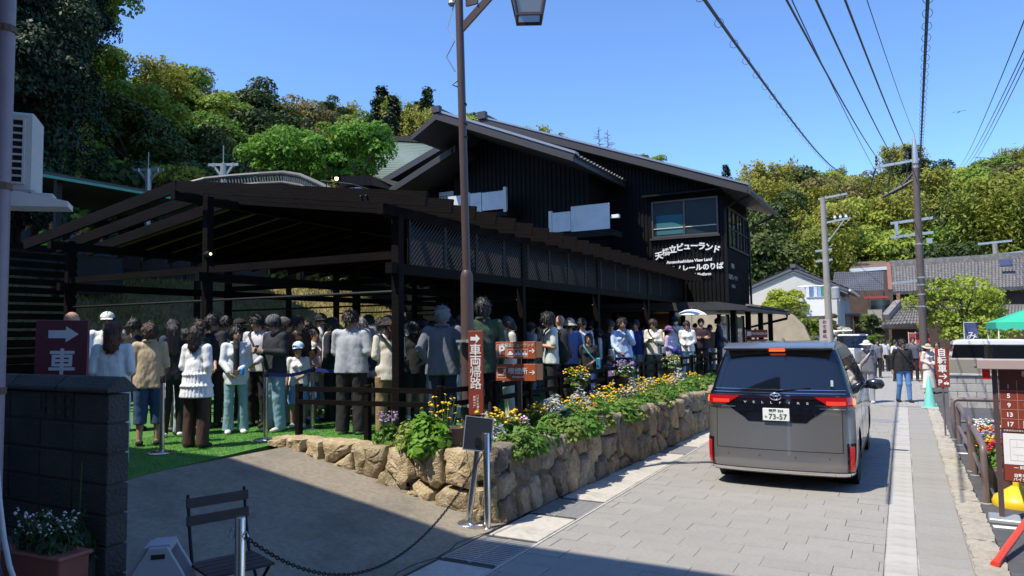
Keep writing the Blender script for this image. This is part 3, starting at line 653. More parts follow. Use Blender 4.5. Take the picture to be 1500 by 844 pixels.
# green copper roofed hall behind the tree
cop = M("copper_green_shingle", (.105, .15, .135), .6, 0, .16, 14, .4, 30, dirt=(.11, .17, .15), dirt_scale=2.5, stretch=(1, 1, .4))
gh = thing("copper_roof_hall", "hall with a sloping grey-green copper roof behind the leafy tree", "building", (-22, 36, 5))
a = atD(562, 205, 46); c = atD(664, 210, 41); d = atD(640, 262, 37); e = atD(540, 262, 41)
part("roof", MB().prism([a, c, d, e], (0, 0, -.25)), cop, gh, world=True)
part("ridge", MB().bar(a + Vector((0, 0, .1)), c + Vector((0, 0, .1)), .5, .3), blk_roof, gh, world=True)
rv = MB()
for k in range(22):
    u = (k + 1) / 23; p = e.lerp(a, u); q = d.lerp(c, u); rv.bar(p + Vector((0, 0, .01)), q + Vector((0, 0, .01)), .05, .04)
part("shingle_course", rv, cop, gh, world=True, kind="stuff")
part("wall", MB().prism([e + Vector((0, .6, -.3)), d + Vector((0, .6, -.3)), d + Vector((0, .6, -8)), e + Vector((0, .6, -8))], (-.5, 3, 0)), MATS["cream_plaster"], gh, world=True)
# curved monorail track on trestles
rail_m = M("weathered_rail", (.16, .16, .155), .5, .3, .15, 4)
mt_ = thing("monorail_track", "curved grey monorail track with toothed rails above the canopy", "monorail track", (-20, 20, 6))
P2 = [(262, 272, 33), (300, 262, 33), (340, 258, 32.5), (380, 255, 32), (415, 253, 31), (440, 257, 30), (465, 268, 29), (490, 280, 28), (520, 292, 27)]
pts = [atD(*p) for p in P2]
for dz, r_ in ((0, .09), (-.42, .06)): part("rail", MB().tube([p + Vector((0, 0, dz)) for p in pts], r_, 8), rail_m, mt_, world=True)
tb = MB()
for i in range(len(pts) - 1):
    for k in range(9):
        u = k / 9; p = pts[i].lerp(pts[i + 1], u); q = pts[i].lerp(pts[i + 1], u + .06); tb.bar(p + Vector((0, 0, -.05)), q + Vector((0, 0, -.40)), .04, .05)
part("rack_teeth", tb, rail_m, mt_, world=True, kind="stuff")
for p in pts[1::2]: part("trestle", MB().bar(p + Vector((0, 0, -.45)), p + Vector((0, 0, -5)), .2, .2), black_metal, mt_, world=True)
part("deck", MB().prism([p + Vector((0, 0, -.9)) for p in pts] + [p + Vector((-1.5, 2.0, -.9)) for p in reversed(pts)], (0, 0, -.25)), black_metal, mt_, world=True)
sr = thing("stair_shelter", "dark curved stair roof with a thin handrail and blue panel beside the tree", "shelter", (-15, 24, 4))
q = [atD(500, 258, 27), atD(545, 258, 27), atD(590, 268, 26.5), atD(615, 290, 26)]
part("roof", MB().prism(q + [p + Vector((0, 0, -.35)) for p in reversed(q)], (-1.4, 2.4, 0)), blk, sr, world=True)
q = [atD(500, 276, 26.5), atD(530, 274, 26.5), atD(560, 282, 26.5), atD(590, 296, 26.5), atD(500, 300, 26.5)]
part("blue_panel", MB().prism(q, (-.1, .2, 0)), M("blue_panel", (.16, .28, .5), .5), sr, world=True)
part("handrail", MB().tube([atD(470, 265, 26), atD(515, 270, 26), atD(590, 292, 26)], .03, 6), black_metal, sr, world=True)
for k in range(6):
    p = atD(478 + 20 * k, 266 + 4.3 * k, 26); part("baluster", MB().tube([p, p + Vector((0, 0, -1.0))], .02, 6), black_metal, sr, world=True)
part("flood_lamp", MB().lathe(atD(493, 262, 26), [(.05, -.05), (.07, .05)], 8), MATS["lit_bulb"], sr, world=True)
galv = M("galvanised_steel", (.42, .45, .46), .45, .5, .12, 5)
def lift_tower(px, py, dep, hpx, label):
    base = atD(px, py + hpx, dep); top = atD(px, py, dep); s_ = dep / FPX
    t = thing("lift_tower", label, "lift tower", base); H_ = top.z - base.z
    part("mast", MB().tube([(0, 0, -3), (0, 0, H_ * .85)], .16, 8), galv, t)
    part("crossarm", MB().bar(RT0 * (-22 * s_) + Vector((0, 0, H_ * .8)), RT0 * (22 * s_) + Vector((0, 0, H_ * .8)), .10, .14), galv, t)
    for sgn in (-1, 1): part("strut", MB().bar((0, 0, 0), RT0 * (15 * s_ * sgn) + Vector((0, 0, H_ * .8)), .1, .1), galv, t)
    for k in (-1, 0, 1): part("sheave", MB().lathe(RT0 * (14 * s_ * k) + Vector((0, 0, H_ * .86)), [(.04, -.2), (.09, -.18), (.09, .02), (.04, .04)], 8), galv, t)
    part("aerial", MB().tube([(0, 0, H_ * .8), (0, 0, H_ * 1.9)], .025, 5), galv, t)
lift_tower(327, 236, 38, 26, "grey steel lift tower with sheaves right above the canopy ridge")
lift_tower(217, 244, 40, 24, "smaller grey lift tower farther left, below the lit hillside trees")

# ------------------------------------------------------------------ the house behind us at the left (its eave shades the driveway), its fan unit and pipes
hs = thing("side_house", "pale house at the left edge whose shadow covers the driveway", "building", (-6, -2, 0))
hw = M("house_render", (.5, .48, .45), .8, 0, .1, 4)
part("wall", MB().bb(-16, -3.2, -12, 1.1, -.3, 10.1).bb(-16, -5.4, 1.1, 2.2, -.3, 5.4), hw, hs, world=True)
part("roof", MB().bb(-16.3, -3.0, -12.3, 1.25, 10.1, 10.35), blk_roof, hs, world=True)
for (x, z) in ((-4.6, 3.4), (-4.6, 6.8)):
    wn = part("window", MB().bb(x - .7, x + .7, 1.09, 1.12, z, z + 1.2), glass_dark, hs, world=True); part("frame", MB().bb(x - .75, x + .75, 1.08, 1.16, z - .06, z), white_paint, wn, world=True)
ac_m = M("ac_casing", (.55, .54, .50), .55, 0, .1, 4, dirt=(.36, .30, .24), dirt_scale=4, dirt_lo=.6, dirt_hi=.8)
A = atD(52, 166, 4.5); Bp = atD(50, 283, 4.5)
ac = thing("air_conditioner", "weathered white air conditioner unit with a grid grille at the upper left", "air conditioner", (A.x, A.y, Bp.z))
yaw_ac = R(52)
ac.rotation_euler = (0, 0, yaw_ac); hA = A.z - Bp.z
part("casing", MB().bb(-.62, .0, 0.0, .28, 0, hA), ac_m, ac, bevel=.015)
part("fan_recess", MB().bb(-.59, -.052, -.004, .003, .05, hA - .05), M("fan_dark", (.012, .012, .013), .6), ac)
g = MB()
for k in range(10): z = .05 + k * (hA - .1) / 9; g.bb(-.6, -.045, -.022, -.006, z - .006, z + .006)
for k in range(8): x = -.59 + k * .0765; g.bb(x - .006, x + .006, -.024, -.0055, .05, hA - .05)
part("grille", g, ac_m, ac)
sl_ = thing("concrete_bracket", "rust-stained white concrete bracket slab under the fan unit", "bracket", (Bp.x, Bp.y, Bp.z))
sl_.rotation_euler = (0, 0, yaw_ac)
part("slab", MB().prism([(-1.2, -.12, -.015), (-.06, -.12, -.012), (.20, -.12, -.06), (.20, -.12, -.095), (-.06, -.12, -.105), (-1.2, -.12, -.12)], (0, .2, 0)), M("stained_white", (.62, .60, .57), .7, 0, .1, 4, dirt=(.32, .19, .1), dirt_scale=5, dirt_lo=.62, dirt_hi=.78), sl_)
part("brick_spacer", MB().bb(.0, .11, -.08, .06, -.06, -.01), ac_m, sl_)
p = atD(-3, 422, 4.2)
pp = thing("drain_pole", "mauve-grey drain pipe pole running up the left edge of the view", "pipe", (p.x, p.y, 0))
part("pipe", MB().tube([(0, 0, -.2), (0, 0, 7)], .05, 12), M("mauve_pipe", (.24, .20, .23), .45, 0, .12, 4), pp, smooth=True, auto=50)
for z in (1.75, 2.95, 3.9): part("clamp", MB().lathe((0, 0, z), [(.058, -.02), (.058, .02)], 12), M("rusty_clamp", (.12, .07, .05), .7), pp)

# houses across the street and behind us, out of the picture; they close the street and were added to block sky light
for (nm, x0, x1, y0, y1, hgt, lb) in (("unseen_house", 4.2, 15, -16, 1.0, 8.2, "unseen plaster house across the street, added to block sky light"), ("unseen_house", -2.4, 3.6, -22, -6.5, 7.4, "unseen plaster house behind the camera, added to block sky light")):
    t = thing(nm, lb, "house", (x0, y0, 0)); part("wall", MB().bb(x0, x1, y0, y1, -.3, hgt), M("tan_render", (.24, .215, .18), .85, 0, .15, 3), t, world=True)
    part("roof", MB().prism([(x0 - .5, y0 - .5, hgt), (x1 + .5, y0 - .5, hgt), ((x0 + x1) / 2, y0 - .5, hgt + 2.0)], (0, y1 - y0 + 1.0, 0)), blk_roof, t, world=True)
    for k in range(3):
        for z in (1.0, 4.4):
            wn = part("window", MB().bb(x0 + 1 + k * 1.8, x0 + 2.1 + k * 1.8, y1 - .02, y1 + .03, z, z + 1.3), glass_dark, t, world=True); part("frame", MB().bb(x0 + .95 + k * 1.8, x0 + 2.15 + k * 1.8, y1 + .03, y1 + .07, z - .06, z), white_paint, wn, world=True)
# ------------------------------------------------------------------ STREET LAMP with its hanging lantern
lp = thing("street_lamp", "tall brown street lamp with a four-sided hanging lantern, standing at the corner of the lawn", "street lamp", (-4.97, 7.92, GZ))
part("pole", MB().tube([(0, 0, -.2), (0, 0, 2.14), (0, 0, 2.2), (0, 0, 2.24)], [.083, .083, .075, .055], 18).tube([(0, 0, 2.2), (-.07, -.02, 6.1)], .053, 16), pole_brown, lp, smooth=True, auto=40)
part("bracket", MB().bar((-.06, -.02, 5.45), (.84, .32, 6.45), .05, .09).bar((-.06, -.02, 5.95), (.84, .32, 6.5), .04, .05).box((.1, .04, 5.85), (.18, .03, .12)), pole_brown, lp)
la = part("lantern", MB().bb(-.24, .24, -.24, .24, .44, .48).bb(-.12, .12, -.12, .12, .48, .60), pole_brown, lp); la.location = (.83, .28, 5.53); la.rotation_euler = (0, 0, R(28))
def lf(a, w0=.155, w1=.235, z0=0, z1=.44): pass
fr = MB()
for (sx, sy) in ((-1, -1), (1, -1), (1, 1), (-1, 1)): fr.bar((sx * .155, sy * .155, 0), (sx * .235, sy * .235, .44), .026, .026)
for w_, z in ((.155, .0), (.235, .43)):
    for s in (-1, 1): fr.bb(-w_ - .014, w_ + .014, s * w_ - .016, s * w_ + .016, z - .018, z + .018).bb(s * w_ - .016, s * w_ + .016, -w_ + .016, w_ - .016, z - .018, z + .018)
part("frame", fr, pole_brown, la)
gl = glassmat("lantern_glass", (.55, .6, .6), .25, .55)
for a in range(4):
    mtx = Matrix.Rotation(a * math.pi / 2, 3, 'Z'); q = [mtx @ Vector(v) for v in ((-.145, -.155, .02), (.145, -.155, .02), (.222, -.232, .41), (-.222, -.232, .41))]
    part("pane", MB().prism(q, mtx @ Vector((0, .005, 0))), gl, la)
part("bulb", MB().lathe((0, 0, .3), [(.02, .12), (.055, .06), (.06, 0), (.03, -.06)], 10), white_paint, la)
part("fittings", MB().tube([(-.12, -.04, 4.9), (-.22, -.1, 5.1), (-.1, -.08, 5.3), (-.2, -.1, 5.5), (-.12, -.02, 5.9)], .008, 5).lathe((-.16, -.06, 5.8), [(.03, 0), (.05, .03), (.03, .08), (.05, .12), (.03, .16)], 8).tube([(-.1, 0, 4.7), (-.16, -.06, 4.72), (-.1, -.02, 4.78)], .012, 5), galv, lp)
for z in (4.0, 4.18, 4.45): part("band", MB().lathe((-.065 * (z - 2.2) / 3.9, 0, z), [(.058, -.012), (.058, .012)], 14), black_metal, lp)
vs_ = thing("direction_sign", "narrow upright red-brown sign with arrow and white characters, strapped to the street lamp", "sign", (-4.77, 7.80, 1.54))
vs_.rotation_euler = (0, 0, R(16))
part("panel", MB().bb(-.095, .095, -.02, .02, -.53, .53), sign_red, vs_, bevel=.004)
for z in (-.42, .40): part("strap", MB().lathe((-.19, .075, z), [(.092, -.014), (.092, .014)], 14).bb(-.12, -.09, -.02, .06, z - .02, z + .02), galv, vs_)
def arrow(mb, x, z, L, hw, y=-.0235, head=.45, shaft=.4, ang=0):
    c, s = math.cos(ang), math.sin(ang)
    def P(u, v): return (x + u * c - v * s, y, z + u * s + v * c)
    h = L / 2; k = h - L * head
    mb.prism([P(-h, -hw * shaft), P(k, -hw * shaft), P(k, -hw), P(h, 0), P(k, hw), P(k, hw * shaft), P(-h, hw * shaft)], (0, .003, 0)); return mb
part("arrow", arrow(MB(), .0, .43, .125, .058), sign_white, vs_)
for i, c in enumerate("車両帰路"): lettering(c, .155, sign_white, vs_, (.0, -.022, .28 - i * .142), bold=.0008 if c in "帰路" else .002)
lettering("こちらは車の\n専用です。", .035, sign_white, vs_, (.0, -.022, -.375), rot=(90, 90, 0), line=1.3)

# two finger signs on a post in the flower bed
sp = thing("sign_post", "dark post with two orange-brown finger signs for parking and smoking area in the flower bed", "signpost", (-4.62, 8.62, .68))
sp.rotation_euler = (0, 0, R(13))
part("post", MB().bb(.0, .055, .0, .055, -.1, 1.22), pole_brown, sp)
or_ = M("sign_orange_brown", (.38, .085, .03), .45, 0, .06, 4)
for k, z in enumerate((1.12, .82)):
    f = part("sign_panel", MB().bb(-.29, .27, -.03, .0, z - .115, z + .115), or_, sp, bevel=.004)
    part("frame", MB().bb(.271, .36, -.022, .012, z - .10, z + .115), M("sign_side", (.16, .085, .05), .6), f)
part("letter_P", text_mesh("P", .17, .006), sign_white, sp).location = (-.205, -.034, 1.115); bpy.data.objects["letter_P"].rotation_euler = (R(90), 0, 0)
def outline(mb, x0, x1, z0, z1, t, y=-.033): return mb.bb(x0, x1, y, y + .002, z0, z0 + t).bb(x0, x1, y, y + .002, z1 - t, z1).bb(x0, x0 + t, y, y + .002, z0 + t, z1 - t).bb(x1 - t, x1, y, y + .002, z0 + t, z1 - t)
part("pictogram_frame", outline(outline(MB(), -.275, -.14, 1.035, 1.2, .005), -.275, -.15, .745, .895, .005), sign_white, sp)
lettering("天橋立ビューランド", .052, sign_white, sp, (.02, -.033, 1.185), bold=.0003)
pg = MB()
for k in range(3):
    x = -.125 + k * .098; outline(pg, x, x + .088, 1.03, 1.135, .004)
    if k == 0: pg.prism([(x + .01, -.034, 1.055), (x + .078, -.034, 1.055), (x + .078, -.034, 1.08), (x + .064, -.034, 1.085), (x + .054, -.034, 1.108), (x + .028, -.034, 1.108), (x + .02, -.034, 1.085), (x + .01, -.034, 1.08)], (0, .002, 0))
    else:
        for q in (.024, .064): pg.lathe((x + q, -.034, 1.068), [(.019, 0), (.019, .002)], 12, 'Y')
        pg.bar((x + .024, -.033, 1.07), (x + .06, -.033, 1.105), .002, .008 if k == 1 else .005).bar((x + .064, -.033, 1.07), (x + .05, -.033, 1.115), .002, .007 if k == 1 else .004)
part("pictograms", pg, sign_white, sp)
def thin_arrow(mb, x, z, s):
    mb.bar((x - s, -.033, z), (x + s, -.033, z), .002, .012); mb.bar((x + s, -.0335, z), (x + s * .2, -.0335, z + s * .75), .002, .012); mb.bar((x + s, -.0335, z), (x + s * .2, -.0335, z - s * .75), .002, .012); return mb
part("arrow", thin_arrow(thin_arrow(MB(), .215, 1.11, .038), .215, .82, .038), sign_white, sp)
lettering("喫煙所", .092, sign_white, sp, (.02, -.033, .835), bold=.0004); lettering("Smoking area", .03, sign_white, sp, (.02, -.033, .762), bold=.0005)
part("pictogram", MB().bb(-.26, -.165, -.034, -.032, .78, .795).bar((-.19, -.033, .80), (-.165, -.033, .835), .002, .02).lathe((-.17, -.034, .855), [(.014, 0), (.014, .002)], 10, 'Y'), sign_white, sp)

# ------------------------------------------------------------------ two-rail fence round the lawn
fc = thing("rail_fence", "low dark brown two-rail fence along the lawn edge and flower bed", "fence", (-6, 7.1, GZ))
fp = [(-7.09, 7.08), (-6.04, 7.22), (-5.02, 7.36)] + [(-4.82, 8.35 + 1.02 * k) for k in range(14)]
for (x, y) in fp: part("post", MB().bb(x - .038, x + .038, y - .038, y + .038, GZ - .02, 1.40), wood_dark, fc, world=True, bevel=.006)
for a, c in zip(fp[:-1], fp[1:]):
    for z in (1.335, 1.165):
        part("rail", MB().bar((a[0], a[1] - .03, z), (c[0], c[1] - .03, z), .035, .062), wood_dark, fc, world=True)

# ------------------------------------------------------------------ steel queue posts with blue belts
blue_belt = M("blue_belt", (.02, .035, .22), .6, 0, .1, 5)
st_proto = None
def stanchion(p, label):
    global st_proto
    if st_proto is None:
        t = thing("queue_post", label, "queue post", p, 0, "steel queue posts on the lawn"); st_proto = t
        part("base", MB().lathe((0, 0, 0), [(.17, 0), (.17, .012), (.16, .02), (.05, .035)], 24), steel, t, smooth=True, auto=40)
        part("post", MB().lathe((0, 0, 0), [(.03, .03), (.03, .86)], 16), steel, t, smooth=True, auto=40)
        part("head", MB().lathe((0, 0, 0), [(.034, .86), (.034, .94), (.026, .95)], 16), black_metal, t, smooth=True, auto=40)
        return t
    return dup(st_proto, loc=p, label=label)
s1 = atZ(237, 664, GZ); s2 = atZ(389, 645, GZ); s3 = atZ(440, 633, GZ) + Vector((-.1, .35, 0))
stanchion(s1, "steel queue post in front of the woman in the beige jacket")
stanchion(s2, "steel queue post beside the man in jeans holding a phone")
stanchion(s3, "steel queue post behind the first fence post, belt pulled through it")
s4 = Vector((-9.3, 4.9, GZ)); stanchion(s4, "steel queue post standing by the red-brown arrow board"); s5 = Vector((-9.0, 8.4, GZ)); stanchion(s5, "farther steel queue post deep among the crowd")
def belt(a, c, label):
    b = MB(); 
    pts = [a.lerp(c, k / 8) + Vector((0, 0, .90 - .05 * math.sin(math.pi * k / 8))) for k in range(9)]
    for p, q in zip(pts[:-1], pts[1:]): b.bar(p, q, .004, .05)
    solid("queue_belt", b, blue_belt, label, "belt")
belt(s2, s3, "blue queue belt stretched in front of the man in the grey cap"); belt(s3, s3 + Vector((1.0, .45, .02)), "short blue queue belt running behind the man in the grey shirt"); belt(s5, s2, "blue queue belt running back into the crowd from the post by the phone man")

# red-brown arrow board behind the block wall
p = atD(93, 512, 5.9)
ab = thing("arrow_board", "large plum red-brown board with a pale arrow and vehicle lettering behind the block wall", "sign", (p.x, p.y, p.z))
ab.rotation_euler = (0, R(1), R(28.5 + 3))
plum = M("plum_board", (.12, .022, .035), .5, 0, .06, 3)
part("panel", MB().bb(-.22, .20, -.015, .015, -.75, .24), plum, ab, bevel=.004)
wsh = M("sign_pale", (.62, .66, .72), .5, 0, .1, 30)
part("arrow", arrow(MB(), .005, .125, .24, .065, y=-.0185, head=.42, shaft=.5), wsh, ab)
for i, c in enumerate("車両"): lettering(c, .22, wsh, ab, (-.0, -.017, -.115 - i * .205), bold=.005)
part("leg", MB().bb(-.2, -.17, .02, .05, -1.15, .1).bb(.15, .18, .02, .05, -1.15, .1), black_metal, ab)

# ------------------------------------------------------------------ screen stand, chain posts, chain
p = atZ(690, 771); 
ms = thing("screen_stand", "black framed screen on a leaning steel post at the stone wall corner", "screen stand", (p.x, p.y, .004))
part("base", MB().lathe((0, 0, 0), [(.17, 0), (.17, .035), (.155, .05), (.06, .06)], 28), steel, ms, smooth=True, auto=40)
part("post", MB().tube([(-.03, 0, .05), (.09, .04, .93)], .035, 16), steel, ms, smooth=True, auto=40)
sc = part("screen", MB().bb(-.19, .19, -.012, .012, -.21, .21), M("screen_black", (.02, .021, .025), .4, 0, .1), ms, bevel=.004); sc.scale = (.78, 1, .82); sc.location = (.105, -.01, .97); sc.rotation_euler = (R(-14), R(9), R(42))
part("bezel", outline(MB(), -.2, .2, -.22, .22, .014, y=-.016), M("bezel_grey", (.35, .36, .37), .35, .5), sc)
part("clip", MB().bb(-.03, .03, -.03, .0, -.16, -.05), black_metal, sc)
p = atZ(714, 774); cp2 = thing("chain_post", "plain round steel post at the corner of the stone wall", "post", (p.x, p.y, 0))
part("tube", MB().lathe((0, 0, 0), [(.036, -.1), (.036, .98), (.03, .99)], 18), steel, cp2, smooth=True, auto=40)
part("ground_ring", MB().lathe((0, 0, 0), [(.055, 0), (.055, .006), (.04, .012)], 18), steel, cp2)
P1 = onramp(345, 905); P1 = Vector((P1.x, P1.y, ramp(P1.x)))
ptop = atD(352, 757, 4.45); P1 = Vector((ptop.x, ptop.y, ramp(ptop.x)))
cp1 = thing("chain_post", "steel chain post with wire hooks standing right beside the folding chair", "post", P1)
part("tube", MB().lathe((0, 0, 0), [(.032, -.1), (.032, ptop.z - P1.z - .01), (.026, ptop.z - P1.z)], 18), steel, cp1, smooth=True, auto=40)
hz = ptop.z - P1.z - .11
hk = MB()
for s in (-1, 1): hk.tube([Vector((s * .03, 0, hz)) + Vector((s * .03 + .022 * math.cos(a), -.01, .03 * math.sin(a))) for a in [k * math.pi / 6 for k in range(13)]], .0025, 5)
part("hook", hk, steel, cp1)
a = P1 + Vector((.03, .0, hz)); c = Vector((cp2.location.x - .02, cp2.location.y - .02, .80))
pts = []
for k in range(161):
    u = k / 160; p = a.lerp(c, u); sag = .62 * 4 * u * (1 - u) * (1 + .25 * (.5 - u)); p.z = max(p.z - sag, ramp(p.x) + .03 + 0.0); pts.append(p)
ln_ = [0]
for p, q in zip(pts[:-1], pts[1:]): ln_.append(ln_[-1] + (q - p).length)
chn = MB(); nlk = int(ln_[-1] / .03)
for i in range(nlk):
    t = (i + .5) * ln_[-1] / nlk; k = max(j for j in range(len(ln_)) if ln_[j] <= t); k = min(k, len(pts) - 2); p = pts[k].lerp(pts[k + 1], (t - ln_[k]) / max(1e-6, ln_[k + 1] - ln_[k])); d = (pts[k + 1] - pts[k]).normalized()
    sd = d.cross(Vector((0, 0, 1))).normalized(); up_ = sd.cross(d); v = sd if i % 2 else up_
    ring = [p + d * .021 * math.cos(q) + v * .011 * math.sin(q) for q in [j * math.pi / 4 for j in range(8)]]
    chn.tube(ring + [ring[0]], .0042, 4, cap=False)
tag(part("chain", chn, M("black_chain", (.03, .03, .032), .4, .6)), "thin dark link chain sagging across the driveway between two steel posts", "chain")

# ------------------------------------------------------------------ folding slatted chair
ch0 = atD(340, 818, 4.72)
chz = ramp(ch0.x - .1)
chair = thing("folding_chair", "dark brown folding garden chair with slatted seat in the shaded driveway", "chair", (ch0.x, ch0.y, chz), R(28.5 - 24))
cw = M("chair_brown", (.028, .02, .02), .5, 0, .2, 8, .2, 60, stretch=(.2, 1, 1))
SH = .45                                                     # seat height; back at -x side ... the chair faces right of the picture
for k in range(5): part("seat_slat", MB().bb(-.21, .21, -.19 + k * .078, -.19 + k * .078 + .068, SH - .008, SH + .008), cw, chair, bevel=.003)
for z in (.70, .81): 
    part("back_slat", MB().box((-.0, .235 + (z - .45) * .10, z), (.42, .014, .062), Matrix.Rotation(R(-6), 3, 'X')), cw, chair, bevel=.003)
for s in (-.19, .19):
    part("leg", MB().tube([(s, .30, .86), (s, .25, .62), (s, .2, .46), (s, -.21, .0)], .011, 6), black_metal, chair)
    part("leg", MB().tube([(s * .9, -.19, .445), (s * .9, .05, .22), (s * .9, .27, .0)], .011, 6), black_metal, chair)
part("brace", MB().tube([(-.19, -.15, .06), (.19, -.15, .06)], .009, 6), black_metal, chair); part("brace", MB().tube([(-.17, .22, .04), (.17, .22, .04)], .009, 6), black_metal, chair)
chair.rotation_euler = (0, 0, R(70)); chair.location.z += .06; chair.scale = (1.0, 1.0, 1.05)

# grey hose reel case, hose, flower trough at the wall foot
p = atD(238, 835, 4.55)
hr = thing("hose_reel", "grey plastic hose reel case with a carry handle on the driveway", "hose reel", (p.x, p.y, ramp(p.x)), R(42)); hr.scale = (1.12, 1.12, 1.28)
gp = M("grey_plastic", (.36, .38, .42), .5, 0, .06, 5)
H_ = .55
bd = []
for t in range(21):
    a = math.pi * t / 20; bd.append((.29 * math.cos(a) * (1 if a < 9 else 1), 0))
prof = [(-.25, 0), (.25, 0), (.26, .1), (.20, .28), (.12, .43), (.075, .50), (.05, .545), (-.05, .545), (-.08, .50), (-.13, .43), (-.21, .28), (-.26, .1)]
part("side_plate", MB().prism([(x, -.11, z) for x, z in prof], (0, .025, 0)), gp, hr, bevel=.006); part("side_plate", MB().prism([(x, .085, z) for x, z in prof], (0, .025, 0)), gp, hr, bevel=.006)
part("drum", MB().lathe((0, 0, .2), [(.17, -.085), (.17, .085)], 24, 'Y'), M("hose_blue", (.12, .17, .26), .5), hr)
part("top_cover", MB().prism([(-.26, -.08, .12), (-.2, -.08, .3), (-.12, -.08, .45), (-.06, -.08, .54), (-.08, -.08, .54), (-.15, -.08, .45), (-.23, -.08, .3), (-.28, -.08, .12)], (0, .165, 0)).bb(-.055, .055, -.084, .084, .515, .55), gp, hr)
part("opening", MB().box((-.095, 0, .505), (.012, .11, .06), Matrix.Rotation(R(33), 3, 'Y')), M("fan_dark", (0.012, 0.012, 0.013)), hr); part("handle_slot", MB().bb(-.035, .035, -.114, -.108, .49, .512), MATS["fan_dark"], hr)
part("hub", MB().lathe((.0, -.11, .2), [(.085, 0), (.08, -.012), (.045, -.02), (.05, -.04), (.03, -.05)], 20, 'Y'), gp, hr); part("hub_cap", MB().lathe((0, -.155, .2), [(.026, 0), (.02, -.012)], 12, 'Y'), steel, hr)
part("crank", MB().tube([(.2, -.115, .16), (.2, -.15, .16), (.205, -.15, .05)], .012, 6), black_metal, hr)
a = onramp(190, 700)
struct("wet_patch", MB().bb(-4.95, -4.62, 2.7, 2.93, .0, ramp(-4.7) + .006), drive_m)
hg = [atD(-4, 690, 3.6), atD(0, 740, 3.6), atD(6, 790, 3.55), atD(14, 830, 3.5), atD(24, 858, 3.5), atD(60, 900, 3.5)]
tag(part("garden_hose", MB().tube(hg, .012, 8), M("hose_grey", (.5, .5, .52), .5), smooth=True), "pale garden hose hanging down at the lower left edge", "hose")
struct("house_step", MB().bb(-16, -4.75, 2.2, 2.93, -.2, .61), M("step_concrete", (.12, .12, .12), .9, 0, .2, 6))
tp = atD(72, 832, 4.3)
tr_ = thing("flower_trough", "terracotta plastic trough of small white flowers at the foot of the block wall", "planter", (tp.x, tp.y - .02, .61), R(5))
part("trough", MB().prism([(-.24, -.09, 0), (.24, -.09, 0), (.28, -.115, .17), (-.28, -.115, .17)], (0, .19, 0)).bb(-.295, .295, -.125, .09, .165, .19), M("terracotta_plastic", (.27, .085, .06), .55, 0, .12, 5), tr_, bevel=.008)

# ------------------------------------------------------------------ RIGHT SIDE: railings, boards, cone, block wall
rail_b = M("rail_brown", (.17, .125, .115), .42, 0, .1, 4)
def hoop(a, c, h, label, mids=1):
    a = Vector(a); c = Vector(c); d = (c - a).normalized(); rr = .09; L = (c - a).length
    t = thing("hand_rail", label, "railing", a, 0, "brown tube hoops along the car park")
    pts = [Vector((0, 0, -.1)), Vector((0, 0, h - rr))] + [d * (rr - rr * math.cos(q)) + Vector((0, 0, h - rr + rr * math.sin(q))) for q in (.4, .8, 1.2, 1.57)]
    e = d * L; pts += [e - d * (rr - rr * math.cos(q)) + Vector((0, 0, h - rr + rr * math.sin(q))) for q in (1.57, 1.2, .8, .4)] + [e + Vector((0, 0, h - rr)), e + Vector((0, 0, -.1))]
    part("hoop", MB().tube(pts, .036, 12), rail_b, t, smooth=True, auto=50)
    part("lower_rail", MB().tube([Vector((0, 0, h * .45)), e + Vector((0, 0, h * .45))], .026, 10), rail_b, t, smooth=True, auto=50)
    for q in (Vector((0, 0, 0)), e): part("foot", MB().lathe(q, [(.06, 0), (.06, .008), (.04, .014)], 12), galv, t)
hoop((.76, 9.95, 0), (.79, 11.75, 0), .66, "nearest brown tube hoop railing beside the parking board")
hoop((.77, 12.05, 0), (.78, 14.6, 0), .70, "second brown tube hoop railing along the kerb, beyond the nearest one")
hoop((.74, 15.3, 0), (2.3, 15.45, 0), .72, "brown tube hoop railing running away from the street behind the flowers")
bs = thing("bicycle_sign", "narrow red-brown sign for bicycle parking on a thin post by the kerb", "sign", (.62, 15.65, -.1), R(-2)); bs.scale = (.85, 1, .9)
part("post", MB().tube([(0, .02, -.1), (0, .02, 1.9)], .018, 8), rail_b, bs)
part("panel", MB().bb(-.13, .13, -.012, .012, 1.12, 1.93), sign_red, bs, bevel=.004)
for i, c in enumerate("自転車"): lettering(c, .175, sign_white, bs, (0, -.0145, 1.83 - i * .17), bold=.004)
part("arrow", (lambda mb: (mb.bar((-.07, -.014, 1.345), (.07, -.014, 1.345), .002, .02), mb.bar((.075, -.0145, 1.345), (.02, -.0145, 1.395), .002, .02), mb.bar((.075, -.0145, 1.345), (.02, -.0145, 1.295), .002, .02), mb)[-1])(MB()), sign_white, bs)
lettering("P", .16, sign_white, bs, (-.055, -.0145, 1.21), bold=.006)
part("pictogram", MB().lathe((.04, -.0145, 1.20), [(.026, 0), (.026, .002)], 10, 'Y').lathe((.09, -.0145, 1.20), [(.026, 0), (.026, .002)], 10, 'Y').bar((.04, -.0145, 1.2), (.08, -.0145, 1.25), .002, .008), sign_white, bs)
cn = thing("traffic_cone", "pale teal traffic cone at the end of the kerb", "traffic cone", (.52, 20.9, 0))
tealp = M("teal_plastic", (.17, .52, .45), .5, 0, .06)
part("base", MB().bb(-.19, .19, -.19, .19, 0, .03), tealp, cn, bevel=.008); part("cone", MB().lathe((0, 0, 0), [(.145, .03), (.135, .06), (.03, .78), (.022, .79)], 20), tealp, cn, smooth=True, auto=40)
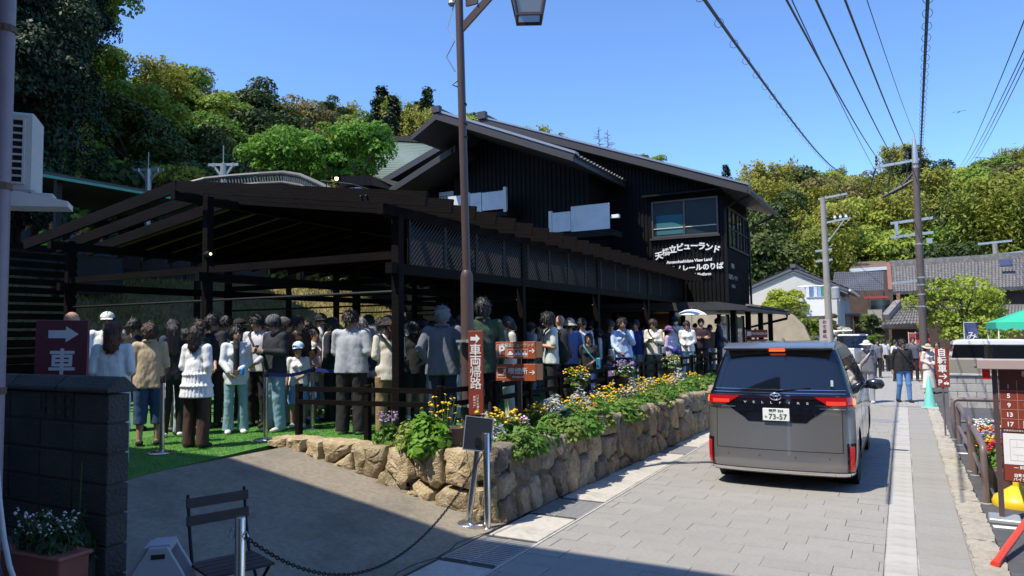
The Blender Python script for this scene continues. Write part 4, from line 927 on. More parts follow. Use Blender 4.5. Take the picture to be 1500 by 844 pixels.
# parking price board
pb = thing("parking_board", "brown roofed parking notice board with numbered bays and a white map at the right edge", "notice board", (.835, 9.15, 0), R(-4))
brown = M("board_brown", (.085, .055, .055), .45, 0, .1, 4); mauve = M("board_cap", (.40, .31, .30), .5, 0, .06, 3); dkred = M("board_dark_red", (.10, .025, .02), .45)
for x in (.0, 1.5): part("post", MB().bb(x - .025, x + .025, -.02, .03, .02, 1.6), brown, pb); part("foot", MB().bb(x - .12, x + .16, -.16, .16, .0, .05), galv, pb, bevel=.01)
part("cap", MB().bb(-.15, 1.75, -.15, .12, 1.59, 1.69), mauve, pb, bevel=.006)
part("lamp", MB().bb(-.11, -.04, -.1, -.04, 1.48, 1.585), M("red_lamp", (.6, .02, .02), .3), pb)
part("panel", MB().bb(.03, 1.47, -.012, .012, .42, 1.585), dkred, pb)
part("bay_panel", MB().bb(.035, 1.46, -.018, -.0125, .97, 1.36), sign_red, pb)
part("notice_strip", MB().bb(.035, 1.46, -.0185, -.0125, .93, .965), dkred, pb); lettering("空車状況のお知らせ 満車のときは", .022, sign_white, pb, (.22, -.02, .948), depth=.001)
lettering("料金", .07, sign_white, pb, (.30, -.0145, 1.535), depth=.002)
gd = MB()
for k in range(10): gd.bb(.035 + k * .15, .039 + k * .15, -.0205, -.0185, .97, 1.47)
for k in range(1, 5): gd.bb(.04, 1.46, -.021, -.0186, .97 + k * .098 - .002, .97 + k * .098 + .002)
part("bay_lines", gd, M("bay_line", (.5, .28, .22), .5), pb)
nums = [["1", "2", "3", "4"], ["5", "6", "7", "8"], ["9", "10", "11", "12"], ["13", "14", "15", "16"], ["17", None, "18", "19"]]
for r_, row_ in enumerate(nums):
    for c_, s in enumerate(row_):
        z = 1.41 - r_ * .098
        if s: lettering(s, .062, sign_white if r_ else M("bay_unlit", (.4, .32, .3), .5), pb, (.112 + c_ * .15, -.0195, z - .005), bold=.002, depth=.002, name="bay_number")
        else:
            part("wheelchair_symbol", outline(MB(), .225, .3, z - .04, z + .035, .004, y=-.021).lathe((.258, -.021, z - .015), [(.017, 0), (.017, .002)], 10, 'Y').bar((.255, -.02, z), (.25, -.02, z + .022), .002, .008).bar((.258, -.02, z - .002), (.28, -.02, z - .02), .002, .006), sign_white, pb)
mp_ = part("map_panel", MB().bb(.045, 1.46, -.018, -.0125, .60, .92), white_paint, pb)
gl_ = MB(); outline(gl_, .1, .45, .64, .86, .003, y=-.0195)
for k in range(4): gl_.bb(.16 + k * .07, .162 + k * .07, -.0195, -.018, .64, .70); gl_.bb(.16 + k * .07, .162 + k * .07, -.0195, -.018, .78, .84)
gl_.bb(.12, .43, -.0195, -.018, .70, .702).bb(.12, .43, -.0195, -.018, .78, .782)
part("map_lines", gl_, M("map_grey", (.35, .35, .35), .6), mp_); part("map_mark", MB().bb(.22, .36, -.021, -.0185, .725, .755), M("map_red", (.55, .03, .06), .5), mp_); lettering("現在地", .028, sign_white, mp_, (.29, -.0215, .74), depth=.001)
part("fee_panel", MB().bb(.045, 1.46, -.018, -.0125, .43, .595), sign_red, pb)
for s, x, z, q in (("― 料", .17, .568, .04), ("終日", .26, .53, .034), ("自動車 ○", .20, .487, .038), ("バイク", .17, .447, .038)): lettering(s, q, sign_white, pb, (x, -.0195, z), bold=.001, depth=.001)
p = atZ(1478, 738)
yb = thing("sign_weight", "rounded yellow plastic sign base behind the parking board leg", "sign base", (p.x + .08, p.y - .08, .0))
part("dome", MB().lathe((0, 0, 0), [(.25, 0), (.255, .05), (.23, .10), (.15, .155), (.085, .20), (.06, .22)], 24), M("yellow_plastic", (.75, .50, .02), .4, 0, .06, 4), yb, smooth=True, auto=45)
part("socket", MB().lathe((0, 0, 0), [(.045, .185), (.04, .36), (.03, .36)], 16), MATS["yellow_plastic"], yb, smooth=True, auto=45)
p = atZ(1458, 826, .03); q = atD(1512, 752, 6.9)
rb = thing("barrier_bar", "bright red cone bar sloping down to the asphalt at the lower right", "barrier bar", p)
part("bar", MB().tube([Vector((0, 0, 0)), (q - p)], .03, 12), M("red_plastic", (.75, .055, .025), .4), rb, smooth=True, auto=50); part("end_cap", MB().tube([(p - q).normalized() * .02, (p - q).normalized() * -.03], .034, 12), MATS["red_plastic"], rb)
# grey block wall, blocks and coping
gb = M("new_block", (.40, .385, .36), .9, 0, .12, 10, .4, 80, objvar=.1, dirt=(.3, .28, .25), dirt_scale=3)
w2 = thing("block_wall", "low pale grey concrete block wall in front of the parked two-tone car", "block wall", (.95, 21.2, 0))
part("mortar", MB().bb(.95, 5.8, 21.22, 21.32, 0, .79), M("pale_mortar", (.3, .29, .27), .9), w2, world=True)
for r_ in range(4):
    x = .95 - (r_ % 2) * .2
    while x < 5.8:
        x0 = max(x, .95); part("block", MB().bb(x0 + .004, x + .392, 21.2, 21.34, .004 + r_ * .2, .194 + r_ * .2), gb, w2, world=True, bevel=.006); x += .4
for k in range(6): part("coping", MB().bb(.93 + k * .82, .93 + k * .82 + .815, 21.16, 21.38, .80, .845), gb, w2, world=True, bevel=.008)
tb_ = thing("timber_trough", "dark grey stone trough with a few green plants below the block wall", "planter", (2.3, 17.4, 0))
part("box", MB().bb(-.75, 1.4, -.2, .2, 0, .32), M("trough_dark", (.055, .05, .048), .8, 0, .3, 6), tb_, bevel=.02)
# stall tent
tn = thing("market_tent", "green canvas market tent with scalloped valance on thin white legs at the right edge", "tent", (3.85, 26.5, 0)); tn.scale = (1, 1, .88)
grn = M("green_canvas", (.03, .42, .26), .7, 0, .08, 2)
a0, a1 = -1.45, 1.6
ap = Vector((.08, 0, 3.15)); cs = [Vector((a0, -1.5, 2.42)), Vector((a1, -1.5, 2.42)), Vector((a1, 1.5, 2.42)), Vector((a0, 1.5, 2.42))]
b = MB()
for i in range(4):
    b.add([cs[i], cs[(i + 1) % 4], ap, cs[i] - Vector((0, 0, .02)), cs[(i + 1) % 4] - Vector((0, 0, .02)), ap - Vector((0, 0, .02))], [(0, 1, 2), (5, 4, 3)])
part("roof_cloth", b, grn, tn)
b = MB()
for i in range(4):
    c0, c1 = cs[i], cs[(i + 1) % 4]
    for k in range(8):
        p, q = c0.lerp(c1, k / 8), c0.lerp(c1, (k + 1) / 8); mid = (p + q) / 2; nrm = Vector((c1.y - c0.y, -(c1.x - c0.x), 0)).normalized() * .012
        b.prism([p, q, q - Vector((0, 0, .2)), mid - Vector((0, 0, .27)), p - Vector((0, 0, .2))], nrm)
part("valance", b, grn, tn)
for c0 in cs: part("leg", MB().tube([(c0.x * .97, c0.y * .97, 0), (c0.x * .97, c0.y * .97, 2.42)], .02, 8), white_paint, tn)
# banners
def banner(x, y, h, wd, mat_, ink, txt, label, size):
    t = thing("banner_flag", label, "banner", (x, y, 0), R(-3), "upright shop banners along the street")
    part("pole", MB().tube([(-wd / 2 - .02, .01, 0), (-wd / 2 - .02, .01, h + .05)], .014, 6), white_paint, t); part("crossbar", MB().tube([(-wd / 2 - .02, .01, h), (wd / 2, .01, h)], .01, 6), white_paint, t)
    part("foot", MB().bb(-wd / 2 - .17, -wd / 2 + .13, -.14, .16, 0, .06), white_paint, t)
    n = 10; vs = []; 
    for k in range(n + 1):
        z = h - (h - .35) * k / n
        for u in (-.5, 0, .5): vs.append((u * wd, .02 * math.sin(k * .9 + u * 2), z))
    part("cloth", MB().add(vs, [(k * 3 + j, k * 3 + j + 1, k * 3 + j + 4, k * 3 + j + 3) for k in range(n) for j in (0, 1)]), mat_, t)
    for i, c in enumerate(txt): lettering(c, size, ink, t, (0, -.035, h - .45 - i * size * 1.02), bold=.002, depth=.003)
bred = M("banner_red", (.50, .05, .05), .7, 0, .06); bnavy = M("banner_navy", (.07, .09, .2), .7)
banner(atY(1340, 500, 36).x, 36.0, 1.75, .42, bred, sign_white, "そば処", "red upright banner nearer the shop gate, behind the standing man", .3)
banner(atY(1352, 500, 33).x, 33.0, 1.78, .46, bred, sign_white, "名物団子", "red upright banner beside the woman in white", .26)
banner(1.95, 27.5, 2.15, .36, bnavy, sign_white, "みやげ処", "navy and white upright banner in front of the young tree", .3)
# ------------------------------------------------------------------ two-tone car beyond the block wall
kv = thing("parked_car", "boxy parked car with a white roof and grey-beige body beyond the block wall", "car", (1.12, 23.4, 0)); kv.scale = (1, 1, .93)
olv = M("car_beige", (.34, .31, .25), .35, .2, .03, 3, coat=.5); cw_ = M("car_white", (.8, .8, .8), .3, 0, .02, 3, coat=.5); cg = M("car_glass", (.008, .010, .012), .03, 0, .02, 1, spec=.9)
def prismY(outl, y0, y1): return MB().prism([(x, y0, z) for x, z in outl], (0, y1 - y0, 0))
part("body", prismY([(0, .25), (3.4, .25), (3.4, .95), (.95, 1.12), (.80, 1.24), (-.02, 1.24), (-.04, .9)], 0, 1.48), olv, kv, bevel=.04)
part("body_upper", prismY([(.04, 1.22), (2.95, 1.0), (2.45, 1.62), (.12, 1.66)], .05, 1.43), cg, kv, bevel=.02)
part("roof", prismY([(.08, 1.62), (2.5, 1.6), (2.42, 1.72), (1.6, 1.78), (.3, 1.78), (.12, 1.73)], .03, 1.45), cw_, kv, bevel=.03)
for x in (.86, 1.78): part("pillar", prismY([(x - .05, 1.2), (x + .05, 1.2), (x + .04, 1.64), (x - .04, 1.64)], .035, .06), olv if x > 1 else MATS["fan_dark"], kv)
part("pillar", prismY([(2.93, 1.0), (3.02, 1.0), (2.52, 1.64), (2.43, 1.64)], .03, .07), cw_, kv)
for x in (.55, 1.35): part("handle", MB().bb(x, x + .16, -.02, .0, 1.0, 1.03), olv, kv)
for x in (.6, 2.8): 
    wh = part("wheel", MB().lathe((x, .0, .29), [(.27, 0), (.29, .04), (.29, .15), (.2, .17)], 20, 'Y'), M("tyre", (.016, .016, .017), .8), kv); part("rim", MB().lathe((x, -.005, .29), [(.19, 0), (.17, .02)], 16, 'Y'), galv, wh)
p = thing("parked_car", "dark-windowed car parked farther right, its sloping windscreen glinting in the sun", "car", (4.4, 22.7, 0), R(-86))
part("body", prismY([(0, .25), (3.4, .25), (3.4, .95), (2.6, 1.05), (.0, 1.1)], 0, 1.48), cw_, p, bevel=.05); part("cabin", prismY([(.05, 1.05), (2.7, 1.0), (2.2, 1.62), (.2, 1.66)], .05, 1.43), cg, p, bevel=.03); part("roof", prismY([(.1, 1.62), (2.3, 1.6), (2.1, 1.72), (.3, 1.74)], .04, 1.44), M("car_silver", (.5, .52, .55), .3, .5, .02, coat=.4), p, bevel=.03)
# ------------------------------------------------------------------ brown direction signs on a post at the hall corner
tg = thing("sign_post", "stack of small red-brown direction signs with toilet wording near the hall corner", "signpost", (-4.15, 24.0, 0), R(18))
part("post", MB().bb(-.03, .03, .0, .06, 0, 2.05), pole_brown, tg)
for k, (s, z) in enumerate((("STATION", 1.88), ("TOILET", 1.58), ("TEMPLE", 1.28))):
    part("sign_panel", MB().bb(-.30, .36, -.03, -.005, z - .125, z + .125), sign_red, tg, bevel=.004); lettering(s, .10, sign_white, tg, (.05, -.032, z + .0), bold=.002)
    part("symbol", MB().bb(-.27, -.15, -.0325, -.0305, z - .06, z + .07), sign_white, tg)
    part("arrow", MB().bar((.27, -.032, z), (.33, -.032, z), .002, .015).bar((.335, -.0325, z), (.30, -.0325, z + .035), .002, .015).bar((.335, -.0325, z), (.30, -.0325, z - .035), .002, .015), sign_white, tg)
sg = thing("shop_sign", "small upright pale sign with dark characters in front of the hedge", "sign", (-2.9, 33, 0), R(10))
part("panel", MB().bb(-.2, .2, -.03, .03, 1.5, 2.4), M("sign_pale_wood", (.5, .42, .38), .6), sg); part("post", MB().bb(-.03, .03, -.02, .02, 0, 1.5), pole_brown, sg)
for i, c in enumerate("お食事処"): lettering(c, .17, M("ink_purple", (.08, .04, .08), .6), sg, (0, -.033, 2.27 - i * .2), bold=.004)
# ------------------------------------------------------------------ THE VAN (rear seen; body lofted from plan outlines at each height)
paint = M("van_grey_paint", (.27, .265, .265), .30, .7, .03, 3, coat=.7, spec=.6)
blk_gloss = M("van_gloss_black", (.006, .006, .009), .06, 0, .02, 1, spec=.8)
vglass = M("van_glass", (.006, .008, .014), .025, 0, .02, 1, spec=1.0)
chrome = M("chrome", (.75, .75, .77), .08, 1.0, .02, 3)
tail_red = M("tail_lamp_red", (.26, .005, .008), .12, 0, .05, 10, coat=.6, emit=((1, .02, .01), .05))
tail_lit = M("tail_lamp_lit", (.8, .05, .02), .2, 0, .05, 5, emit=((1, .10, .02), 2.2))
tyre = M("tyre", (.016, .016, .017), .8)
van = thing("minivan", "large dark grey minivan seen from behind with its brake lights on, driving up the street", "van", (-1.47, 9.72, 0), R(0)); van.scale = (.985, 1, .957)
Zk = [.20, .26, .34, .50, .65, .80, 1.0, 1.14, 1.24, 1.32, 1.5, 1.66, 1.78, 1.86, 1.915, 1.94]
def tab(z, v): return float(np.interp(z, Zk, v))
def vyr(z): return tab(z, [.05, .015, .0, .01, .03, .05, .07, .06, .075, .11, .19, .26, .32, .37, .47, .62])
def vw(z): return tab(z, [.87, .90, .915, .925, .925, .92, .915, .905, .89, .865, .82, .775, .735, .70, .63, .52])
def vyf(z): return tab(z, [4.85, 4.95, 5.0, 5.0, 4.98, 4.95, 4.88, 4.55, 3.98, 3.85, 3.5, 3.2, 2.95, 2.75, 2.5, 2.2])
def vrc(z): return tab(z, [.20, .22, .22, .22, .22, .21, .20, .19, .18, .17, .16, .15, .15, .15, .14, .12])
def vplan(z, s):
    w_, rc, y0 = vw(z), vrc(z), vyr(z); f = w_ - rc; a = abs(s); sg = 1 if s >= 0 else -1; q = rc * math.pi / 2
    if a < f: return Vector((s, y0 + .05 * (a / f) ** 2, z))
    if a < f + q: th = (a - f) / rc; return Vector((sg * (f + rc * math.sin(th)), y0 + .05 + rc * (1 - math.cos(th)), z))
    return Vector((sg * w_, y0 + .05 + rc + a - f - q, z))
def vnorm(z, s):
    p = vplan(z, s); a = vplan(z, s + .004) - p; b_ = vplan(z + .004, s) - p; n = a.cross(b_); n.normalize(); return n
def s_at_side(z, y): return vw(z) - vrc(z) + vrc(z) * math.pi / 2 + (y - vyr(z) - .05 - vrc(z))
zl = sorted(set([.20, .23, .26, .30, .34, .39, .44, .49, .55, .61, .67, .73, .79, .86, .93, 1.0, 1.07, 1.14, 1.19, 1.24, 1.28, 1.32, 1.4, 1.5, 1.58, 1.66, 1.72, 1.78, 1.82, 1.86, 1.89, 1.915, 1.93, 1.94]))
ring = []
for z in zl:
    w_, rc = vw(z), vrc(z); f = w_ - rc; half = [vplan(z, f * k / 8) for k in range(8)] + [vplan(z, f + rc * math.pi / 2 * k / 6) for k in range(7)]
    ys = half[-1].y; ye = vyf(z) - .3
    half += [Vector((w_ * (1 - .0 * k), ys + (ye - ys) * k / 44, z)) for k in range(1, 45)]
    half += [Vector((w_ - .3 + .3 * math.cos(a), ye + .22 * math.sin(a), z)) for a in (.4, .8, 1.2, 1.57)] + [Vector(((w_ - .3) * (1 - k / 4), ye + .22 + .08 * (1 - (1 - k / 4) ** 2), z)) for k in (1, 2, 3, 4)]
    ring.append(half + [Vector((-p.x, p.y, p.z)) for p in half[-2:0:-1]])
n = len(ring[0]); vs = []; WC = ((1.0, .345), (4.0, .345)); AR = .405
for r_ in ring:
    for p in r_:
        q = p.copy()
        if abs(p.x) > .70:
            for (cy, cz) in WC:
                d = math.hypot(p.y - cy, p.z - cz)
                if abs(d - AR) < .04 and d > 0: k = AR / d; q = Vector((p.x, cy + (p.y - cy) * k, cz + (p.z - cz) * k))
        vs.append(q)
fs = []
for k in range(len(zl) - 1):
    for i in range(n):
        j = (i + 1) % n; f = (k * n + i, k * n + j, (k + 1) * n + j, (k + 1) * n + i); c = sum((vs[a] for a in f), Vector()) / 4
        if abs(c.x) > .70 and any(math.hypot(c.y - cy, c.z - cz) < AR - .004 for cy, cz in WC): continue
        fs.append(f)
fs.append(tuple((len(zl) - 1) * n + i for i in range(n)))
body = part("body", MB().add(vs, fs), paint, van, smooth=True, auto=38)
part("underbody", MB().bb(-.86, .86, .15, 4.8, .22, .30).bb(-.62, .62, .2, 4.8, .3, .9), M("underbody", (.008, .008, .008), .8), van)
for (cy, cz) in WC:
    for sx in (-1, 1):
        part("wheel_arch", MB().lathe((sx * .90, cy, cz), [(.405, -.003 * sx), (.405, -.30 * sx), (.39, -.30 * sx), (.39, .0)], 28, 'X'), MATS["underbody"], van)
        wh = part("wheel", MB().lathe((sx * .79, cy, cz), [(.25, -.11), (.33, -.11), (.345, -.08), (.345, .08), (.33, .11), (.25, .11)], 32, 'X'), tyre, van, smooth=True, auto=40)
        rim = MB().lathe((sx * .80, cy, cz), [(.25, .095 * sx), (.235, .06 * sx), (.06, .05 * sx), (.05, .085 * sx), (.01, .09 * sx)], 24, 'X')
        for k in range(10): a = k * math.pi / 5; rim.bar((sx * .88, cy + .05 * math.cos(a), cz + .05 * math.sin(a)), (sx * .885, cy + .24 * math.cos(a), cz + .24 * math.sin(a)), .03, .02, (1, 0, 0))
        part("rim", rim, M("alloy", (.4, .4, .42), .25, .9), wh)
def patch(name, grid, d, mat, thick=.004, parent=None, **k):
    """grid rows of (s, z) on the body skin -> a thin shell standing d proud of it"""
    parent = parent or van; nr, nc = len(grid), len(grid[0]); top = []; bot = []
    for r_ in grid:
        for (s, z) in r_: p = vplan(z, s); nn = vnorm(z, s); top.append(p + nn * d); bot.append(p + nn * (d - thick - .004))
    N_ = nr * nc; fs = []
    for i in range(nr - 1):
        for j in range(nc - 1): a = i * nc + j; fs.append((a, a + 1, a + nc + 1, a + nc)); fs.append((a + N_, a + nc + N_, a + nc + 1 + N_, a + 1 + N_))
    rim_ = [j for j in range(nc)] + [i * nc + nc - 1 for i in range(1, nr)] + [(nr - 1) * nc + j for j in range(nc - 2, -1, -1)] + [i * nc for i in range(nr - 2, 0, -1)]
    for a, c in zip(rim_, rim_[1:] + rim_[:1]): fs.append((a, a + N_, c + N_, c))
    return part(name, MB().add(top + bot, fs), mat, parent, smooth=True, auto=45, **k)
def rect(s0, s1, z0, z1, ns=12, nz=5, shape=None):
    g = []
    for i in range(nz + 1):
        z = z0 + (z1 - z0) * i / nz; a, c = (s0, s1) if shape is None else shape(z); g.append([(a + (c - a) * j / ns, z) for j in range(ns + 1)])
    return g
ss = lambda z, y: s_at_side(z, y)
# black upper rear with the glass in it
patch("rear_surround", rect(-1, 1, 1.27, 1.835, 36, 10, lambda z: (-ss(z, vyr(z) + .33), ss(z, vyr(z) + .33))), .004, blk_gloss)
patch("rear_window", rect(-1, 1, 1.31, 1.74, 24, 8, lambda z: (-(vw(z) - .05), vw(z) - .05)), .008, vglass)
patch("garnish", rect(-1, 1, 1.19, 1.272, 24, 3, lambda z: (-(vw(z) + .02), vw(z) + .02)), .010, M("garnish_navy", (.012, .014, .028), .1, .3, .02, 1, spec=.9))
for z in (1.31, 1.268, 1.236): patch("chrome_line", rect(-.83, .83, z - .003, z + .003, 24, 1), .0125, chrome)
patch("lamp_bar", rect(-.80, .80, 1.195, 1.205, 24, 1), .014, M("lamp_bar", (.04, .003, .01), .2))
patch("plate_recess", rect(-1, 1, .885, 1.19, 20, 6, lambda z: (-(.36 + .42 * max(0, (z - .9) / .29)), .36 + .42 * max(0, (z - .9) / .29))), .006, blk_gloss)
for sg in (-1, 1):
    def lampshape(z, sg=sg):
        u = (z - 1.06) / .185; a = (.50 + .12 * (1 - u) * .3) - .10 * u * 0 + (0.0 if z > 1.09 else .0); c = 1.10 + .03 * u
        a = .46 + .26 * (1 - min(1, u * 1.15)); return (sg * a, sg * c) if sg > 0 else (-c, -a)
    tl = patch("tail_lamp", rect(0, 1, 1.115, 1.225, 16, 5, lampshape), .018, tail_red)
    patch("lamp_element", rect(sg * .93, sg * 1.06, 1.125, 1.205, 6, 3) if sg > 0 else rect(-1.06, -.93, 1.125, 1.205, 6, 3), .022, tail_lit, parent=tl)
    patch("lamp_element", rect(.60, .82, 1.13, 1.17, 6, 2) if sg > 0 else rect(-.82, -.60, 1.13, 1.17, 6, 2), .0215, M("tail_lamp_mid", (.5, .01, .012), .2, emit=((1, .04, .02), .7)), parent=tl)
    patch("lamp_trim", rect(.52, 1.05, 1.07, 1.085, 10, 1) if sg > 0 else rect(-1.05, -.52, 1.07, 1.085, 10, 1), .014, chrome)
    patch("reflector_recess", rect(.80, .98, .25, .64, 5, 6, lambda z: (.83, .98)) if sg > 0 else rect(-.98, -.80, .25, .64, 5, 6, lambda z: (-.98, -.83)), .006, blk_gloss)
    rf_ = patch("reflector", rect(.86, .93, .29, .60, 3, 6) if sg > 0 else rect(-.93, -.86, .29, .60, 3, 6), .016, M("reflector_red", (.30, .006, .015), .25, 0, .2, 40, coat=.5, emit=((1, .02, .03), .15)))
    for k in range(9): patch("rib", rect(.855, .935, .315 + k * .031, .321 + k * .031, 2, 1) if sg > 0 else rect(-.935, -.855, .315 + k * .031, .321 + k * .031, 2, 1), .019, tail_red, parent=rf_)
    # seams of the tailgate, bumper, side glass, doors
    patch("seam", rect(.775, .783, .52, 1.06, 1, 8) if sg > 0 else rect(-.783, -.775, .52, 1.06, 1, 8), .0015, MATS["underbody"])
    sd = lambda y0, y1: (lambda z: (ss(z, y0 + .0), ss(z, y1)) if sg > 0 else (-ss(z, y1), -ss(z, y0)))
    for (y0, y1) in ((.62, 1.78), (1.84, 2.78), (2.84, 3.55)):
        patch("side_window", rect(0, 1, 1.20, 1.70, 10, 6, (lambda y0, y1: lambda z: (ss(z, y0 + .12 * (z - 1.2)), ss(z, min(y1, vyf(z) - .35))) if sg > 0 else (-ss(z, min(y1, vyf(z) - .35)), -ss(z, y0 + .12 * (z - 1.2))))(y0, y1)), .005, vglass)
    patch("window_trim", rect(0, 1, 1.175, 1.19, 24, 1, sd(.5, 3.6)), .008, chrome)
    for y in (1.80, 2.81): patch("seam", rect(0, 1, .32, 1.19, 1, 8, sd(y, y + .008)), .0015, MATS["underbody"])
    patch("seam", rect(0, 1, .318, .326, 16, 1, sd(1.5, 3.55)), .0015, MATS["underbody"])
    for y in (1.62, 2.62): patch("handle", rect(0, 1, 1.03, 1.06, 4, 1, sd(y, y + .2)), .03, chrome)
    patch("sill", rect(0, 1, .21, .30, 16, 2, sd(1.45, 3.58)), .012, chrome if False else blk_gloss)
    mr_ = part("mirror", MB().lathe((0, 0, 0), [(.02, -.15), (.075, -.11), (.09, 0), (.075, .10), (.02, .135)], 14, 'X'), M("mirror_shell", (.03, .04, .06), .2, .4, .03, 3, coat=.6), van, smooth=True); mr_.location = (sg * 1.06, 3.42, 1.17); mr_.scale = (1, .7, 1)
    part("mirror_arm", MB().bar((sg * .86, 3.45, 1.12), (sg * 1.0, 3.43, 1.13), .08, .05), blk_gloss, van)
patch("seam", rect(-.78, .78, .515, .523, 24, 1), .0015, MATS["underbody"])
patch("bumper_chrome", rect(-.98, .98, .225, .262, 30, 2), .016, chrome); patch("bumper_lower", rect(-.86, .86, .20, .222, 20, 1), .004, blk_gloss)
for s in (-.62, -.22, .22, .62): part("sensor", MB().lathe(tuple(vplan(.44, s) + Vector((0, -.004, 0))), [(.014, 0), (.014, -.0)], 10, 'Y').lathe(tuple(vplan(.44, s) + Vector((0, -.004, 0))), [(.013, .004), (.011, -.002)], 10, 'Y'), M("sensor_grey", (.13, .13, .135), .4), van)
spo = [(.225, 1.868), (.30, 1.838), (.60, 1.85), (.80, 1.935), (.55, 1.938), (.30, 1.892)]
part("spoiler", MB().prism([(-.70, y, z) for y, z in spo], (1.40, 0, 0)), paint, van, bevel=.012)
part("high_brake_lamp", MB().bb(-.10, .10, .272, .30, 1.826, 1.834), tail_lit, van)
part("antenna", MB().prism([(-.012, .85, 1.93), (-.012, 1.03, 1.93), (-.012, .9, 1.995), (-.012, .86, 1.995)], (.024, 0, 0)), M("antenna_silver", (.3, .31, .33), .3, .5), van)
part("wiper", MB().bar((0, .085, 1.30), (.42, .115, 1.35), .02, .012), MATS["underbody"], van)
pl = part("number_plate", MB().bb(-.165, .165, .022, .034, .905, 1.07), M("plate_white", (.78, .78, .76), .5, 0, .03), van, bevel=.004)
ink = M("plate_green", (.03, .10, .07), .5)
lettering("神戸 304", .048, ink, van, (.0, .019, 1.037), bold=.0008, depth=.002); lettering("わ", .036, ink, van, (-.125, .019, .955), depth=.002); lettering("73-57", .098, ink, van, (.02, .019, .958), bold=.001, depth=.002)
for i, c in enumerate("VELLFIRE"): lettering(c, .040, M("badge_silver", (.75, .75, .76), .35, .2), van, (-.385 + i * .11, .032, 1.145), bold=.0, depth=.006, name="badge_letter", squeeze=1.5)
em = MB()
def ell(a, c, r_, x0=0, z0=1.228): em.tube([(x0 + a * math.cos(q), .030, z0 + c * math.sin(q)) for q in [k * math.pi / 10 for k in range(21)]], r_, 6, cap=False)
ell(.068, .046, .0075); ell(.022, .044, .006); ell(.048, .018, .006, 0, 1.251)
part("emblem", em, chrome, van)
part("sticker", MB().bb(.66, .69, .115, .125, 1.37, 1.45), M("sticker", (.5, .6, .62), .5), van)
# ------------------------------------------------------------------ HILLS
NZ = np.random.default_rng(11)
hill_m = M("hill_floor", (.09, .11, .03), .95, 0, .4, .3, .5, 3)
# ridge profile: angle from the street axis (deg) -> (distance of foot, distance of ridge, ridge height)
PROF = [(-75, 29, 62, 42), (-66, 29, 62, 42), (-61, 31, 64, 38), (-59, 40, 90, 30), (-57.5, 44, 98, 29), (-54, 48, 105, 34), (-50, 52, 110, 33.5), (-46, 54, 112, 32.5), (-42, 54, 112, 32), (-38, 54, 110, 33), (-33, 54, 105, 29), (-28, 54, 100, 27),
        (-20, 60, 110, 22), (-14, 64, 120, 20), (-11, 66, 125, 23), (-8, 66, 125, 24), (-5, 68, 130, 24.5), (-2, 72, 140, 25.5), (2, 74, 145, 26), (7, 74, 140, 25.5), (12, 74, 138, 25), (30, 74, 138, 24)]
PA = [p[0] for p in PROF]
def hill(x, y):
    a = np.degrees(np.arctan2(x, y)); r = np.hypot(x, y)
    r0 = np.interp(a, PA, [p[1] for p in PROF]); r1 = np.interp(a, PA, [p[2] for p in PROF]); hh = np.interp(a, PA, [p[3] for p in PROF]) - 7.8
    u = np.clip((r - r0) / (r1 - r0), 0, 1.6); s = np.where(u < 1, np.sin(u * math.pi / 2) ** 1.0, 1 - .35 * (u - 1))
    return s * hh + np.sin(x * .17 + y * .11) * .8 * np.clip(u, 0, 1)
angs = np.radians(np.linspace(-78, 32, 111)); rads = np.linspace(24, 190, 60)
AA, RR = np.meshgrid(angs, rads, indexing='ij'); HX, HY = RR * np.sin(AA), RR * np.cos(AA); HZ = hill(HX, HY) - .3
na, nr = AA.shape; ii = np.arange(na * nr).reshape(na, nr)
F_ = np.stack([ii[:-1, :-1], ii[1:, :-1], ii[1:, 1:], ii[:-1, 1:]], -1).reshape(-1, 4)
struct("hills", mesh_np("hills", np.stack([HX, HY, HZ], -1).reshape(-1, 3), F_, True), hill_m)

